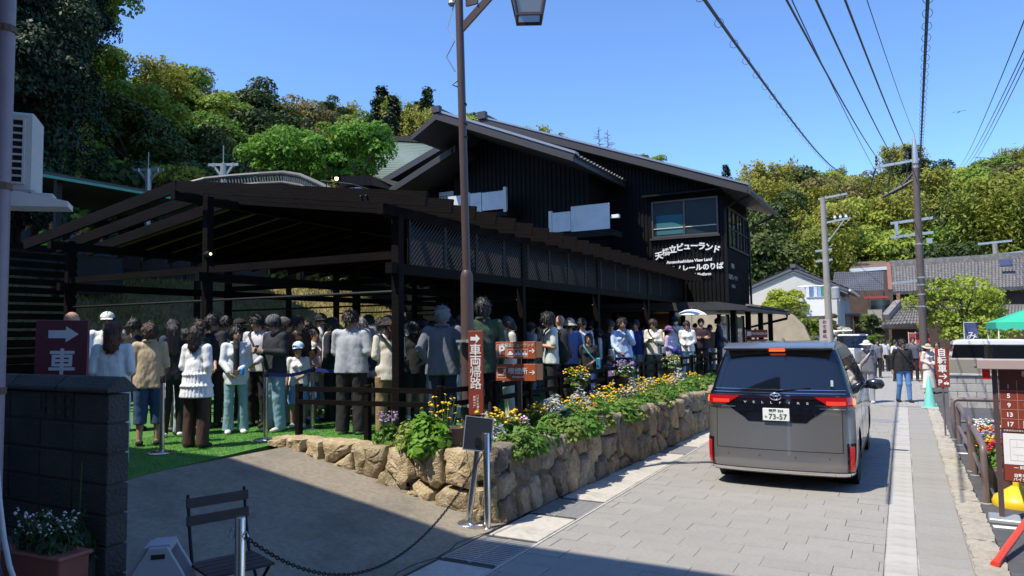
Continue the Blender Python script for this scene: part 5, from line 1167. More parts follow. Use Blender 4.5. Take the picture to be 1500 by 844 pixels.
# ------------------------------------------------------------------ TREES: crowns of many leaf faces round limbs
def leaves(P, Nrm, size, rg, droop=0.0, asp=1.7):
    n = len(P); Nn = Nrm + rg.normal(0, .55, (n, 3)); Nn /= np.linalg.norm(Nn, axis=1, keepdims=True)
    t = rg.normal(0, 1, (n, 3)); t[:, 2] -= droop; t -= Nn * (t * Nn).sum(1, keepdims=True); t /= np.linalg.norm(t, axis=1, keepdims=True) + 1e-9
    b_ = np.cross(Nn, t); sz = size * rg.uniform(.6, 1.35, (n, 1))
    V = np.stack([P - t * sz * asp / 2, P + b_ * sz / 2, P + t * sz * asp / 2, P - b_ * sz / 2], 1)
    return V.reshape(-1, 3), np.arange(n * 4).reshape(n, 4)
def crown(seed, Rx, Rz, nb, nl, size, kind="broad"):
    rg = np.random.default_rng(seed); Ps = []; Ns = []
    if kind == "broad":
        d = rg.normal(0, 1, (nb, 3)); d /= np.linalg.norm(d, axis=1, keepdims=True); rr = rg.uniform(.45, .92, (nb, 1)) ; c = d * rr * np.array([Rx, Rx, Rz]); c[:, 2] += Rz * .05
        br = rg.uniform(.20, .40, nb) * Rx
        for i in range(nb):
            k = max(8, int(nl / nb * (br[i] / (Rx * .3)) ** 2)); v = rg.normal(0, 1, (k, 3)); v /= np.linalg.norm(v, axis=1, keepdims=True); v[:, 2] = np.where(v[:, 2] < -.4, -v[:, 2], v[:, 2])
            Ps.append(c[i] + v * br[i] * np.array([1, 1, .7]) * rg.uniform(.75, 1.12, (k, 1))); Ns.append(v + np.array([0, 0, .35]))
        return leaves(np.concatenate(Ps), np.concatenate(Ns), size, rg)
    if kind == "conifer":
        lay = int(nb)
        for i in range(lay):
            u = i / lay; z = -Rz + 2 * Rz * u; r_ = Rx * (1 - u) ** .8 + .15; nbr = max(5, int(9 * (1 - u) + 4))
            for j in range(nbr):
                a = rg.uniform(0, 6.28); k = max(4, int(nl / (lay * 8))); t = rg.uniform(.25, 1, k) ** .7
                p = np.stack([np.cos(a) * r_ * t, np.sin(a) * r_ * t, z - .35 * t * r_ * .5 + rg.normal(0, .12, k)], 1) + rg.normal(0, .16, (k, 3)); Ps.append(p); Ns.append(np.tile([np.cos(a) * .4, np.sin(a) * .4, .8], (k, 1)))
        return leaves(np.concatenate(Ps), np.concatenate(Ns), size, rg, .3)
    if kind == "bamboo":
        for i in range(nb):
            a = rg.uniform(0, 6.28); r0 = Rx * rg.uniform(0, .75) ** 1; lean = rg.uniform(.1, .5) * Rx; k = nl // nb; t = rg.uniform(.15, 1, k) ** .8; w_ = .34 * Rx * np.sin(np.clip(t, .05, 1) * 2.9) + .1
            p = np.stack([np.cos(a) * (r0 + lean * t ** 2), np.sin(a) * (r0 + lean * t ** 2), -Rz + 2 * Rz * t - .45 * Rz * np.clip(t - .75, 0, 1)], 1) + rg.normal(0, 1, (k, 3)) * w_[:, None] * .6
            Ps.append(p); Ns.append(np.stack([np.full(k, np.cos(a)) * .5, np.full(k, np.sin(a)) * .5, np.full(k, .7)], 1))
        return leaves(np.concatenate(Ps), np.concatenate(Ns), size, rg, 1.2, 2.4)
    if kind == "bare":
        return None
lm_a = leafmat("leaf_fresh", (.10, .20, .03), (.39, .43, .07), (.21, .31, .045), .35)
lm_b = leafmat("leaf_evergreen", (.03, .06, .018), (.10, .13, .03), (.06, .09, .022), .2)
lm_c = leafmat("leaf_conifer", (.015, .032, .016), (.04, .062, .025), None, .1)
lm_d = leafmat("leaf_bamboo", (.20, .24, .035), (.34, .32, .06), None, .35)
lm_e = leafmat("leaf_olive", (.11, .115, .035), (.25, .21, .075), None, .25)
lm_bright = leafmat("leaf_maple_bright", (.10, .24, .03), (.20, .37, .05), None, .4)
lm_shade = leafmat("leaf_shade_evergreen", (.008, .022, .008), (.022, .045, .014), None, .1)  # evergreen leaves with the stand's shade put into their colour
bark = M("bark", (.10, .075, .055), .9, 0, .25, 4, .6, 14)
TR = {}
def tree_proto(key, lm, th, kind, seeds, Rx, Rz, nb, nl, size, hz):
    L = []
    for s in seeds:
        V, F = crown(s, Rx, Rz, nb, nl, size, kind); me = mesh_np("crown", V, F); me.materials.append(lm)
        b = MB(); rr = random.Random(s); b.tube([(0, 0, -1.5), (.1, 0, hz * .5), (rr.uniform(-.3, .3), rr.uniform(-.3, .3), hz)], [Rx * .075, Rx * .055, Rx * .03], 7)
        for k in range(5):
            a = rr.uniform(0, 6.28); z0 = hz * rr.uniform(.45, .85); e = Vector((math.cos(a) * Rx * .7, math.sin(a) * Rx * .7, hz + rr.uniform(-.2, .6) * Rz)); b.tube([(0, 0, z0), e * .5 + Vector((0, 0, z0 * .6)), e], [Rx * .035, Rx * .025, Rx * .01], 5)
        tm = b.mesh("trunk"); tm.materials.append(bark); L.append((me, tm, hz))
    TR[key] = L
tree_proto("fresh", lm_a, 0, "broad", (1, 2, 3, 4), 3.4, 3.0, 38, 9500, .19, 4.2)
tree_proto("ever", lm_b, 0, "broad", (5, 6, 7), 3.6, 3.6, 38, 9500, .19, 4.6)
tree_proto("olive", lm_e, 0, "broad", (8, 9), 3.6, 3.2, 44, 9000, .17, 4.4)
tree_proto("conifer", lm_c, 0, "conifer", (10, 11), 2.6, 5.2, 24, 9000, .2, 5.6)
tree_proto("bamboo", lm_d, 0, "bamboo", (12, 13), 2.6, 4.6, 16, 8000, .15, 5.0)
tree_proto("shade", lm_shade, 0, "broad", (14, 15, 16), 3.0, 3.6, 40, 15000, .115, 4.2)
def put_tree(key, x, y, z, s, label, group, nm="tree", sz=1.0):
    me, tm, hz = rnd.choice(TR[key])
    t = thing(nm, label, "tree", (x, y, z), rnd.uniform(0, 6.28), group)
    for n_, m_ in (("crown", me), ("trunk", tm)):
        o = bpy.data.objects.new(n_, m_); COL.objects.link(o); o.parent = t
        if n_ == "crown": o.location = (0, 0, hz)
    t.scale = (s, s, s * sz); return t
KL = {"fresh": "sunlit fresh yellow-green broadleaf tree in the wooded hillside", "ever": "dark evergreen broadleaf tree in the wooded hillside", "olive": "dull olive-brown tree in the wooded hillside", "conifer": "dark pointed conifer in the wooded hillside", "bamboo": "feathery yellow-green bamboo clump in the wooded hillside"}
pts_ = []
def free(x, y, d):
    for (a, b_) in pts_:
        if (a - x) ** 2 + (b_ - y) ** 2 < d * d: return False
    pts_.append((x, y)); return True
cnt = 0
for tries in range(9000):
    if cnt >= 150: break
    a = rnd.uniform(-61, -26); u = rnd.random() ** .8; r0 = np.interp(a, PA, [p[1] for p in PROF]); r1 = np.interp(a, PA, [p[2] for p in PROF]); r = r0 + (r1 * 1.05 - r0) * (.04 + .96 * u)
    x, y = r * math.sin(R(a)), r * math.cos(R(a))
    if a < -57.8 and r < 62: continue
    if not free(x, y, 4.6): continue
    k = rnd.choices(["fresh", "ever", "olive", "conifer", "bamboo"], [7.5, 1.3, 1.0, .35, .25 if a < -42 else 2.4])[0]
    if a < -47 and u < .35 and rnd.random() < .4: k = "ever"
    if -46.5 < a < -43.5: k = "olive"
    put_tree(k, x, y, float(hill(x, y)), rnd.uniform(.95, 1.3), KL[k] + " left of the hall", "trees on the hillside left of the hall, " + k); cnt += 1
cnt = 0
for tries in range(9000):
    if cnt >= 150: break
    a = rnd.uniform(-17, 10); u = rnd.random() ** .85; r0 = np.interp(a, PA, [p[1] for p in PROF]); r1 = np.interp(a, PA, [p[2] for p in PROF]); r = r0 + (r1 * 1.06 - r0) * (.02 + .98 * u)
    x, y = r * math.sin(R(a)), r * math.cos(R(a))
    if not free(x, y, 4.4): continue
    k = rnd.choices(["fresh", "ever", "olive", "conifer", "bamboo"], [5.2, 2.2, 1.1, .3, 1.8])[0]
    if a < -9 and u > .4: k = rnd.choice(["olive", "olive", "fresh"])
    put_tree(k, x, y, float(hill(x, y)), rnd.uniform(1.0, 1.35), KL[k] + " beyond the street houses", "trees on the hillside beyond the houses, " + k); cnt += 1
for (px, py, d, k, s, sz, lb) in ((560, 128, 96, "conifer", 1.25, 1.15, "tall dark pointed conifer standing out on the skyline above the leafy tree"), (612, 150, 98, "conifer", .9, 1.0, "second dark conifer on the skyline, right of the tallest one"), (488, 142, 98, "ever", .7, 1, "small round dark tree alone on the skyline above the monorail track"),
                              (590, 150, 88, "bamboo", 1.0, 1.1, "tall yellow-green bamboo plume beside the skyline conifer"), (640, 175, 80, "bamboo", 1.0, 1, "yellow-green bamboo plume just left of the hall roof"), (690, 165, 90, "fresh", 1.0, 1, "round yellow-green tree peeking over the hall ridge"), (1063, 242, 92, "conifer", .6, 1, "small dark conifer peeking over the hall's street-side eave"),
                              (965, 232, 95, "fresh", .7, 1, "light green treetop peeking over the sloping hall roof"), (930, 225, 95, "ever", .55, 1, "dark treetop behind the sloping hall roof")):
    p = atD(px, py, d); me, tm, hz = TR[k][0]; top = {"conifer": 10.6, "bamboo": 9.2, "fresh": 7.2, "ever": 8.2}[k] * s * sz
    put_tree(k, p.x, p.y, p.z - top, s, lb, None, sz=sz)
# two bare trees over the roof
for (px, py, label) in ((877, 186, "bare leafless tree over the hall roof, the taller of two"), (890, 190, "bare leafless tree over the hall roof, the shorter of two")):
    p = atD(px, py, 80); t = thing("bare_tree", label, "tree", (p.x, p.y, p.z - 9)); b = MB(); b.tube([(0, 0, -3), (0, 0, 9)], [.16, .03], 5)
    for k in range(26):
        z = 4.5 + 4.3 * k / 26; a = rnd.uniform(0, 6.28); L = (9.4 - z) * .30 + .15; b.tube([(0, 0, z), (math.cos(a) * L, math.sin(a) * L, z + .15 * L)], [.045, .015], 4)
    part("trunk", b, M("bare_bark", (.16, .12, .10), .9), t)
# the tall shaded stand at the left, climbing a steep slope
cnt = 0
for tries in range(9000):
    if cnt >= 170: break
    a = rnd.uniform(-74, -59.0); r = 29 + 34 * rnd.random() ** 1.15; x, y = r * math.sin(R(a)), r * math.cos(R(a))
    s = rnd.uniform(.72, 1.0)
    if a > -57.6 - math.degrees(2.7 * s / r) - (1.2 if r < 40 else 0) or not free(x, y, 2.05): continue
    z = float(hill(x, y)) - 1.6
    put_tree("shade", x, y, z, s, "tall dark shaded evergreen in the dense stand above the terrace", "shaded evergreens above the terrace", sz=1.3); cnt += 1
# low bamboo grass on the slope under them
N = 30000; a_ = np.radians(NZ.uniform(-66, -54, N)); r_ = NZ.uniform(27, 46, N); X0, Y0 = r_ * np.sin(a_), r_ * np.cos(a_); Z0 = hill(X0, Y0)
V, F = leaves(np.stack([X0, Y0, Z0 + NZ.uniform(0, .5, N)], 1), np.tile([.3, -.3, .8], (N, 1)), .26, NZ)
tag(part("slope_grass", mesh_np("slope_grass", V, F), leafmat("leaf_sasa", (.02, .05, .012), (.05, .09, .02), None, .2)), kind="stuff")
# lower growth that closes the gaps between the hillside trees
for (a0, a1, lm, nm, k0) in ((-60, -24, lm_a, "hillside_undergrowth", .06), (-19, 12, lm_a, "hillside_undergrowth", .02)):
    N = 70000; a_ = NZ.uniform(a0, a1, N); u_ = NZ.random(N) ** .8 * 1.04; R0 = np.interp(a_, PA, [p[1] for p in PROF]); R1 = np.interp(a_, PA, [p[2] for p in PROF]); r_ = R0 + (R1 - R0) * u_; X0, Y0 = r_ * np.sin(np.radians(a_)), r_ * np.cos(np.radians(a_))
    lump = 2.2 + 1.9 * np.sin(X0 * .9 + 1.3 * np.sin(Y0 * .7)) * np.sin(Y0 * .8 + 1.1 * np.sin(X0 * .6)) + NZ.normal(0, .35, N)
    V, F = leaves(np.stack([X0, Y0, hill(X0, Y0) + np.maximum(lump, .2)], 1), np.stack([-np.sin(np.radians(a_)) * .5, -np.cos(np.radians(a_)) * .5, np.full(N, .8)], 1), .34, NZ)
    tag(part(nm, mesh_np(nm, V, F), lm), kind="stuff")
# the bright leafy tree behind the canopy (its own, larger crown)
def solo(name, label, px, py, dep, Rx, Rz, nb, nl, size, lm, trunk_h, seed, squash=1.0):
    c = atD(px, py, dep); V, F = crown(seed, Rx, Rz, nb, nl, size); t = thing(name, label, "tree" if trunk_h > 1 else "shrub", (c.x, c.y, c.z - trunk_h))
    o = part("crown", mesh_np("crown", V, F), lm, t); o.location = (0, 0, trunk_h)
    b = MB(); b.tube([(0, 0, -.2), (.05, 0, trunk_h * .6), (0, 0, trunk_h)], [Rx * .06, Rx * .05, Rx * .03], 8); rr = random.Random(seed)
    for k in range(9):
        a = rr.uniform(0, 6.28); e = Vector((math.cos(a) * Rx * .8, math.sin(a) * Rx * .8, trunk_h + rr.uniform(-.3, .7) * Rz)); b.tube([(0, 0, trunk_h * .55), e * .5 + Vector((0, 0, trunk_h * .35)), e], [Rx * .035, Rx * .02, Rx * .008], 5)
    part("trunk", b, bark, t); return t
solo("maple_tree", "bright fresh green spreading tree behind the canopy roof, left half of the pair", 432, 232, 40, 2.5, 1.7, 40, 7000, .15, lm_bright, 6, 21)
solo("maple_tree", "bright fresh green spreading tree beside the copper roof, right half of the pair", 515, 232, 38, 2.2, 1.75, 40, 7000, .15, lm_bright, 6, 22)
solo("shrub", "small yellow-green shrub on the slope near the lower lift tower", 255, 258, 42, 1.6, .7, 14, 1500, .14, lm_a, .8, 23)
solo("shrub", "brownish young shrub just right of the yellow-green one by the lift tower", 275, 256, 43, .8, .7, 10, 900, .13, lm_e, .8, 24)
# hedge and shrubs at the far left of the street
lm_hedge = leafmat("leaf_hedge", (.17, .27, .03), (.36, .42, .05), None, .35)
solo("hedge", "rounded bright yellow-green hedge on top of the beige retaining wall", 1150, 445, 42, 1.5, .9, 22, 4500, .10, lm_hedge, .9, 31)
solo("hedge", "tall bright yellow-green climbing hedge sloping down beside the white house", 1180, 482, 41, .75, 1.25, 22, 4500, .10, lm_hedge, .9, 32)
solo("shrub", "reddish and green shrub at the foot of the climbing hedge", 1215, 483, 40, .7, .9, 16, 2500, .09, leafmat("leaf_red", (.16, .035, .03), (.12, .16, .03), None, .2), .6, 33)
solo("shrub", "white-flowering shrub beside the white house's corner", 1232, 492, 39, .6, .6, 14, 1800, .08, leafmat("leaf_whiteflower", (.08, .14, .03), (.7, .7, .62), None, .2), .6, 34)
solo("shrub", "dense dark green shrub left of the tiled gate", 1280, 487, 37, .8, 1.0, 18, 3200, .09, lm_b, .6, 35)
solo("shrub", "yellow-green flowering shrub in the garden left of the tiled gate", 1290, 505, 34, .6, .8, 14, 2200, .08, lm_a, .5, 36)
solo("young_tree", "airy yellow-green young tree in front of the old tiled house", 1410, 448, 28, 1.75, 1.25, 30, 4200, .085, lm_hedge, 1.9, 41)
solo("shrub", "wide leafy bush below the young tree, left of the green tent", 1425, 487, 27.5, 1.4, .55, 20, 3200, .085, lm_a, .7, 42)
solo("shrub", "leafy bush right beside the green tent", 1465, 470, 30, .9, .6, 14, 1800, .085, lm_a, .8, 43)

# ------------------------------------------------------------------ HOUSES on the right
tile_m = M("grey_roof_tile", (.115, .115, .125), .38, 0, .22, 6, objvar=.15, dirt=(.22, .22, .21), dirt_scale=7, dirt_lo=.55, dirt_hi=.75)
tile_old = M("old_roof_tile", (.17, .16, .15), .6, 0, .3, 5, objvar=.2, dirt=(.3, .28, .25), dirt_scale=5, dirt_lo=.5, dirt_hi=.75)
def tiled(name, a, b_, c, d, nu, nv, mt, parent, rows=True):
    """a, b_: eave ends; d, c: ridge ends. Courses of pan tiles with a rolled edge each."""
    a, b_, c, d = map(Vector, (a, b_, c, d)); nrm = (b_ - a).cross(d - a).normalized()
    if nrm.z < 0: nrm = -nrm
    part(name, MB().prism([a, b_, c, d], nrm * -.15), mt, parent, world=True)
    g = MB()
    def P(u, v): return a.lerp(b_, u).lerp(d.lerp(c, u), v)
    for j in range(nv):
        for i in range(nu):
            u0, u1 = i / nu, (i + .96) / nu; v0, v1 = j / nv, (j + 1.0) / nv; um = u0 + (u1 - u0) * .35; ue = u0 + (u1 - u0) * .8
            k = len(g.v); h0, h1 = .055, .012
            g.v += [P(u0, v0) + nrm * (h0 + .03), P(um, v0) + nrm * h0 * .6, P(ue, v0) + nrm * (h0 * .8), P(u1, v0) + nrm * (h0 + .045), P(u0, v1) + nrm * (h1 + .03), P(um, v1) + nrm * h1, P(ue, v1) + nrm * h1 * 1.2, P(u1, v1) + nrm * (h1 + .045)]
            g.v += [P(u0, v0) + nrm * .0, P(u1, v0) + nrm * .0]
            g.f += [(k, k + 1, k + 5, k + 4), (k + 1, k + 2, k + 6, k + 5), (k + 2, k + 3, k + 7, k + 6), (k + 8, k + 9, k + 3, k + 2), (k + 8, k + 2, k + 1, k)]
    part("roof_tiles", g, mt, parent, world=True, kind="stuff")
wh_m = M("white_siding", (.62, .60, .56), .7, 0, .06, 3, dirt=(.5, .48, .44), dirt_scale=1.5); bl_side = M("pale_blue_siding", (.50, .53, .56), .65, 0, .05, 3, stretch=(8, 8, .3))
h1 = thing("white_house", "white two-storey house with a dark tiled gable roof and laundry at its window", "house", (-7, 46, 0))
HY_ = 46.0; L_, R_, A_ = atY(1108, 445, HY_), atY(1226, 418, HY_), atY(1162, 396, HY_)
ez = R_.z; lx, rx, ax_, az = -9.6, atY(1228, 430, HY_).x, A_.x, A_.z
part("wall", MB().prism([(lx, HY_, -.2), (rx, HY_, -.2), (rx, HY_, ez), (ax_, HY_, az - .1), (lx, HY_, ez - .2)], (0, 9.0, 0)), wh_m, h1, world=True)
part("street_wall", MB().bb(rx + .003, rx + .06, HY_ + .02, HY_ + 8.9, -.2, ez - .1), bl_side, h1, world=True)
tiled("roof", (rx + .55, HY_ - .14, ez - .25), (rx + .55, HY_ + 9.4, ez - .25), (ax_, HY_ + 9.4, az + .15), (ax_, HY_ - .14, az + .15), 34, 9, tile_m, h1)
tiled("roof", (lx - .8, HY_ + 9.4, ez - .75), (lx - .8, HY_ - .14, ez - .75), (ax_, HY_ - .14, az + .15), (ax_, HY_ + 9.4, az + .15), 30, 10, tile_m, h1)
part("verge_board", MB().prism([(rx + .5, HY_ - .10, ez - .32), (ax_, HY_ - .10, az + .05), (lx - .7, HY_ - .10, ez - .8), (lx - .7, HY_ - .10, ez - 1.0), (ax_, HY_ - .10, az - .17), (rx + .5, HY_ - .10, ez - .54)], (0, .06, 0)), M("grey_trim", (.16, .17, .18), .5), h1, world=True)
part("ridge", MB().bar((ax_, HY_ - .2, az + .25), (ax_, HY_ + 9.4, az + .25), .3, .22), tile_m, h1, world=True)
part("gutter", MB().tube([(rx + .62, HY_ - .14, ez - .32), (rx + .62, HY_ + 9.4, ez - .32)], .07, 8), white_paint, h1, world=True)
p0_, p1_ = atY(1180, 421, HY_), atY(1206, 432, HY_)
wn = part("window", MB().bb(p0_.x, p1_.x, HY_ - .03, HY_ + .02, p1_.z, p0_.z), glass_dark, h1, world=True); part("frame", MB().bb(p0_.x - .06, p1_.x + .06, HY_ - .06, HY_ - .02, p0_.z, p0_.z + .07).bb((p0_.x + p1_.x) / 2 - .03, (p0_.x + p1_.x) / 2 + .03, HY_ - .06, HY_ - .031, p1_.z, p0_.z), M("alu_frame", (.4, .4, .4), .4, .5), wn, world=True)
bal0, bal1 = atY(1184, 437, HY_), atY(1210, 463, HY_)
part("balcony", MB().bb(bal0.x - .2, bal1.x + .25, HY_ - 1.0, HY_ - .9, bal1.z, bal0.z - .0), M("bright_white", (.82, .82, .80), .5, 0, .03), h1, world=True); part("balcony_floor", MB().bb(bal0.x - .2, bal1.x + .25, HY_ - .9, HY_, bal1.z, bal1.z + .15), wh_m, h1, world=True)
part("annex", MB().bb(bal1.x + .35, rx - .02, HY_ - 1.0, HY_, -.2, bal0.z), wh_m, h1, world=True)
for k, (c_, nm) in enumerate((((.7, .72, .75), "cloth_white"), ((.12, .22, .5), "cloth_blue"), ((.6, .65, .72), "cloth_pale"), ((.3, .4, .65), "cloth_sky"), ((.06, .28, .16), "cloth_green"))):
    x = p0_.x + .12 + k * .21; solid("laundry", MB().prism([(x, HY_ - 1.05, bal0.z + .62), (x + .18, HY_ - 1.05, bal0.z + .62), (x + .19, HY_ - 1.07, bal0.z + .03), (x - .005, HY_ - 1.03, bal0.z + .02)], (0, -.02, 0)), M(nm, c_, .9), nm.split("_")[1] + " laundry cloth hanging on the white house's balcony line", "laundry", "laundry on the white house")
solid("clothes_pole", MB().tube([(p0_.x - .3, HY_ - 1.06, bal0.z + .66), (p1_.x + .4, HY_ - 1.06, bal0.z + .66)], .025, 6), galv, "clothes pole on the white house's balcony", "pole")
def sidewin(px0, px1, py0, py1):
    a, c = atX(px0, py0, rx + .06), atX(px1, py1, rx + .06); wn = part("window", MB().bb(rx + .05, rx + .09, a.y, c.y, c.z, a.z), glass_dark, h1, world=True); part("frame", MB().bb(rx + .09, rx + .12, a.y - .05, c.y + .05, c.z - .06, c.z).bb(rx + .09, rx + .12, a.y - .05, c.y + .05, a.z, a.z + .06), MATS["alu_frame"], wn, world=True)
sidewin(1229, 1238, 420, 439); sidewin(1257, 1265, 424, 432); sidewin(1258, 1264, 466, 482)
a, c = atX(1238, 462, rx + .06), atX(1249, 492, rx + .06); part("door", MB().bb(rx + .05, rx + .10, a.y, c.y, 0, a.z), M("door_dark", (.12, .12, .13), .5), h1, world=True); part("porch_roof", MB().bb(rx + .1, rx + .9, a.y - .3, c.y + .5, a.z, a.z + .1), MATS["grey_trim"], h1, world=True)  # plain dark grey door
h2 = thing("red_roof_house", "small dark-tiled house with a red awning between the white and the old house", "house", (-3, 56, 0))
a, c, d, e = atD(1218, 425, 52), atD(1294, 428, 52), atD(1294, 398, 58), atD(1222, 399, 58)
tiled("roof", a, c, d, e, 26, 10, tile_m, h2); part("wall", MB().bb(a.x + .3, c.x, a.y + .4, a.y + 6, -.2, a.z - .1), M("brown_timber", (.09, .06, .045), .7, 0, .3, 4), h2, world=True)
q = atD(1284, 436, 50); part("awning", MB().box(tuple(q), (1.5, .8, .16)), M("red_awning", (.35, .06, .05), .6), h2, world=True); q = atD(1290, 452, 50.5); part("window", MB().box(tuple(q), (1.2, .1, 1.2)), glass_dark, h2, world=True); q = atD(1282, 468, 50); part("panel", MB().box(tuple(q), (.9, .12, 1.4)), M("pale_panel", (.35, .33, .3), .7), h2, world=True)
h2b = thing("far_house", "low house with a flat rust-brown roof and white fascia above the red-awning house", "house", (-1, 66, 0))
a, c = atD(1245, 394, 64), atD(1306, 390, 64); part("roof", MB().prism([a, c, c + Vector((0, 4, .9)), a + Vector((0, 4, .9))], (0, 0, -.2)), M("rust_roof", (.16, .11, .09), .6), h2b, world=True); part("fascia", MB().bar(a - Vector((0, .1, .15)), c - Vector((0, .1, .15)), .1, .3), white_paint, h2b, world=True); part("wall", MB().bb(a.x, c.x, a.y + .5, a.y + 4, -.2, a.z - .3), MATS["brown_timber"], h2b, world=True)
h3 = thing("old_tiled_house", "long old timber house with a weathered grey tiled roof on the right", "house", (5, 40, 0))
a, c, d, e = atD(1306, 428, 40), atD(1530, 419, 37), atD(1530, 376, 42), atD(1303, 390, 45)
tiled("roof", a, c, d, e, 46, 16, tile_old, h3); part("ridge", MB().bar(e + Vector((0, 0, .15)), d + Vector((0, 0, .15)), .4, .35), tile_old, h3, world=True)
part("verge", MB().bar(a + Vector((-.05, 0, .06)), e + Vector((-.05, 0, .1)), .22, .2), M("red_brown_verge", (.22, .10, .07), .7), h3, world=True)
part("wall", MB().prism([a + Vector((.3, .8, -.2)), c + Vector((0, .8, -.2)), Vector((c.x, c.y + .8, -.2)), Vector((a.x + .3, a.y + .8, -.2))], (.3, 3, 0)), M("old_timber_wall", (.075, .05, .038), .8, 0, .3, 3, stretch=(1, 1, .3)), h3, world=True)
for px in (1316, 1440, 1480): q = atD(px, 440, 39.6); part("post", MB().bb(q.x - .09, q.x + .09, q.y, q.y + .15, -.2, a.z - .1), M("honey_timber", (.28, .16, .07), .6), h3, world=True)
q = atD(1437, 441, 38.8); part("window", MB().box(tuple(q), (.9, .12, .5)), glass_dark, h3, world=True); q0, q1 = atD(1466, 384, 40.6), atD(1480, 396, 39.6)
part("skylight", MB().box(tuple((q0 + q1) / 2 + Vector((0, -.2, .16))), (.6, .6, .06), Matrix.Rotation(R(38), 3, 'X')), M("skylight", (.05, .06, .12), .1, spec=.8), h3, world=True)
a, c, d, e = atD(1372, 466, 36.5), atD(1530, 464, 34), atD(1530, 446, 36.5), atD(1376, 448, 39)
tiled("lower_roof", a, c, d, e, 34, 6, tile_old, h3)
gt = thing("tiled_gate", "small gate house with a heavy weathered tile roof in front of the old house", "gate", (.5, 34, 0))
a, c, d, e = atD(1291, 477, 33.0), atD(1353, 474, 32.4), atD(1349, 451, 34.2), atD(1316, 450, 34.6)
tiled("roof", a, c, d, e, 12, 6, tile_old, gt); part("ridge", MB().bar(a.lerp(e, .25) + Vector((0, -.05, .15)), e + Vector((0, 0, .2)), .3, .3).bar(e + Vector((0, 0, .15)), d + Vector((0, 0, .15)), .3, .25), tile_old, gt, world=True)
for q in (a.lerp(c, .12), a.lerp(c, .9)): part("post", MB().bb(q.x - .08, q.x + .08, q.y + .3, q.y + .46, 0, q.z), MATS["brown_timber"], gt, world=True)
part("back_wall", MB().bb(a.x + .4, c.x, a.y + 1.2, a.y + 1.4, 0, a.z), M("gate_dark", (.03, .022, .02), .8), gt, world=True); part("lintel", MB().bb(a.x + .2, c.x, a.y + .3, a.y + .42, a.z - .18, a.z - .02), MATS["honey_timber"], gt, world=True)
rw = thing("retaining_wall", "pale beige concrete retaining wall with a curved end beyond the hall", "wall", (-5, 38, 0))
pr = [atY(1090, 452, 37.5), atY(1140, 452, 37.5), atY(1162, 462, 37.5), atY(1178, 478, 37.5), atY(1190, 505, 37.5)]
part("wall", MB().prism([Vector((p.x, 37.5, p.z)) for p in pr] + [Vector((pr[-1].x, 37.5, -.2)), Vector((pr[0].x - 3, 37.5, -.2)), Vector((pr[0].x - 3, 37.5, pr[0].z))], (0, .4, 0)), M("beige_concrete", (.40, .34, .25), .85, 0, .14, 2.5, .4, 20, dirt=(.28, .24, .17), dirt_scale=1.5), rw, world=True)

# ------------------------------------------------------------------ utility poles and wires
conc = M("pole_concrete", (.30, .28, .25), .8, 0, .12, 3); wire_m = M("wire", (.02, .02, .024), .5)
def upole(px, py_top, y, r_, label, mat_, base_px=None):
    b_ = atY(base_px or px, 495, y); t_ = atY(px, py_top, y); b_.z = 0
    t = thing("utility_pole", label, "utility pole", b_); return t, Vector((b_.x, y, 0)), Vector((t_.x, y, t_.z))
u1, b1, t1 = upole(1339, 205, 32, .2, "tall brown utility pole with insulators behind the old gate, cables converging on it", conc, 1353)
H1 = t1.z; lean = (t1.x - b1.x) / H1
def U1(dx, z): return Vector((lean * z + dx, 0, z))
part("shaft", MB().tube([(0, 0, -.2), U1(0, H1 * .9)], [.155, .12], 14), M("pole_dark_brown", (.11, .085, .08), .7, 0, .2, 3), u1, smooth=True, auto=40); part("tip", MB().tube([U1(0, H1 * .88), U1(0, H1 * .97), U1(0, H1 * 1.03)], [.125, .09, .02], 12), galv, u1)
part("crossarm", MB().bar(U1(-1.5, H1 * .9), U1(.15, H1 * .915), .1, .1), galv, u1)
ins = []
for k in range(3):
    q = U1(-1.35 + k * .55, H1 * .91); ins.append(q); part("insulator", MB().lathe(q, [(.03, 0), (.06, .05), (.03, .12), (.06, .18), (.03, .26), (.05, .32), (.02, .4)], 10), M("ceramic_dark", (.05, .04, .045), .3), u1)
    part("stay", MB().tube([q, q + Vector((-.3 + .1 * k, .2, -.9))], .03, 6), MATS["ceramic_dark"], u1)
part("cable_bundle", MB().tube([U1(-.1, H1 * .83), U1(-.6, H1 * .80), U1(-1.2, H1 * .77)], [.05, .09, .05], 8).tube([U1(-.1, H1 * .86), U1(-.5, H1 * .81), U1(-.9, H1 * .79)], [.05, .07, .04], 8), wire_m, u1)
for f_ in (.66, .60): part("arm", MB().bar(U1(-.95, H1 * f_ - .05), U1(.5, H1 * f_ + .05), .08, .1), galv, u1)
part("arm", MB().bar(U1(-1.0, H1 * .40), U1(.1, H1 * .41), .08, .1), galv, u1); part("fuse_box", MB().box(U1(-.75, H1 * .63), (.12, .12, .5)).box(U1(.35, H1 * .57), (.2, .16, .2)), galv, u1)
for z in (.30, .35, .39, .42, .56): part("band", MB().lathe(U1(0, H1 * z), [(.162 - z * .04, -.03), (.162 - z * .04, .03)], 14), galv, u1)
u2, b2, t2 = upole(1205, 290, 38, .2, "grey concrete utility pole with a transformer box beside the white house", conc, 1216)
H2 = t2.z; ln2 = (t2.x - b2.x) / H2
def U2(dx, z): return Vector((ln2 * z + dx, 0, z))
part("shaft", MB().tube([(0, 0, -.2), U2(0, H2)], [.19, .12], 14), conc, u2, smooth=True, auto=40)
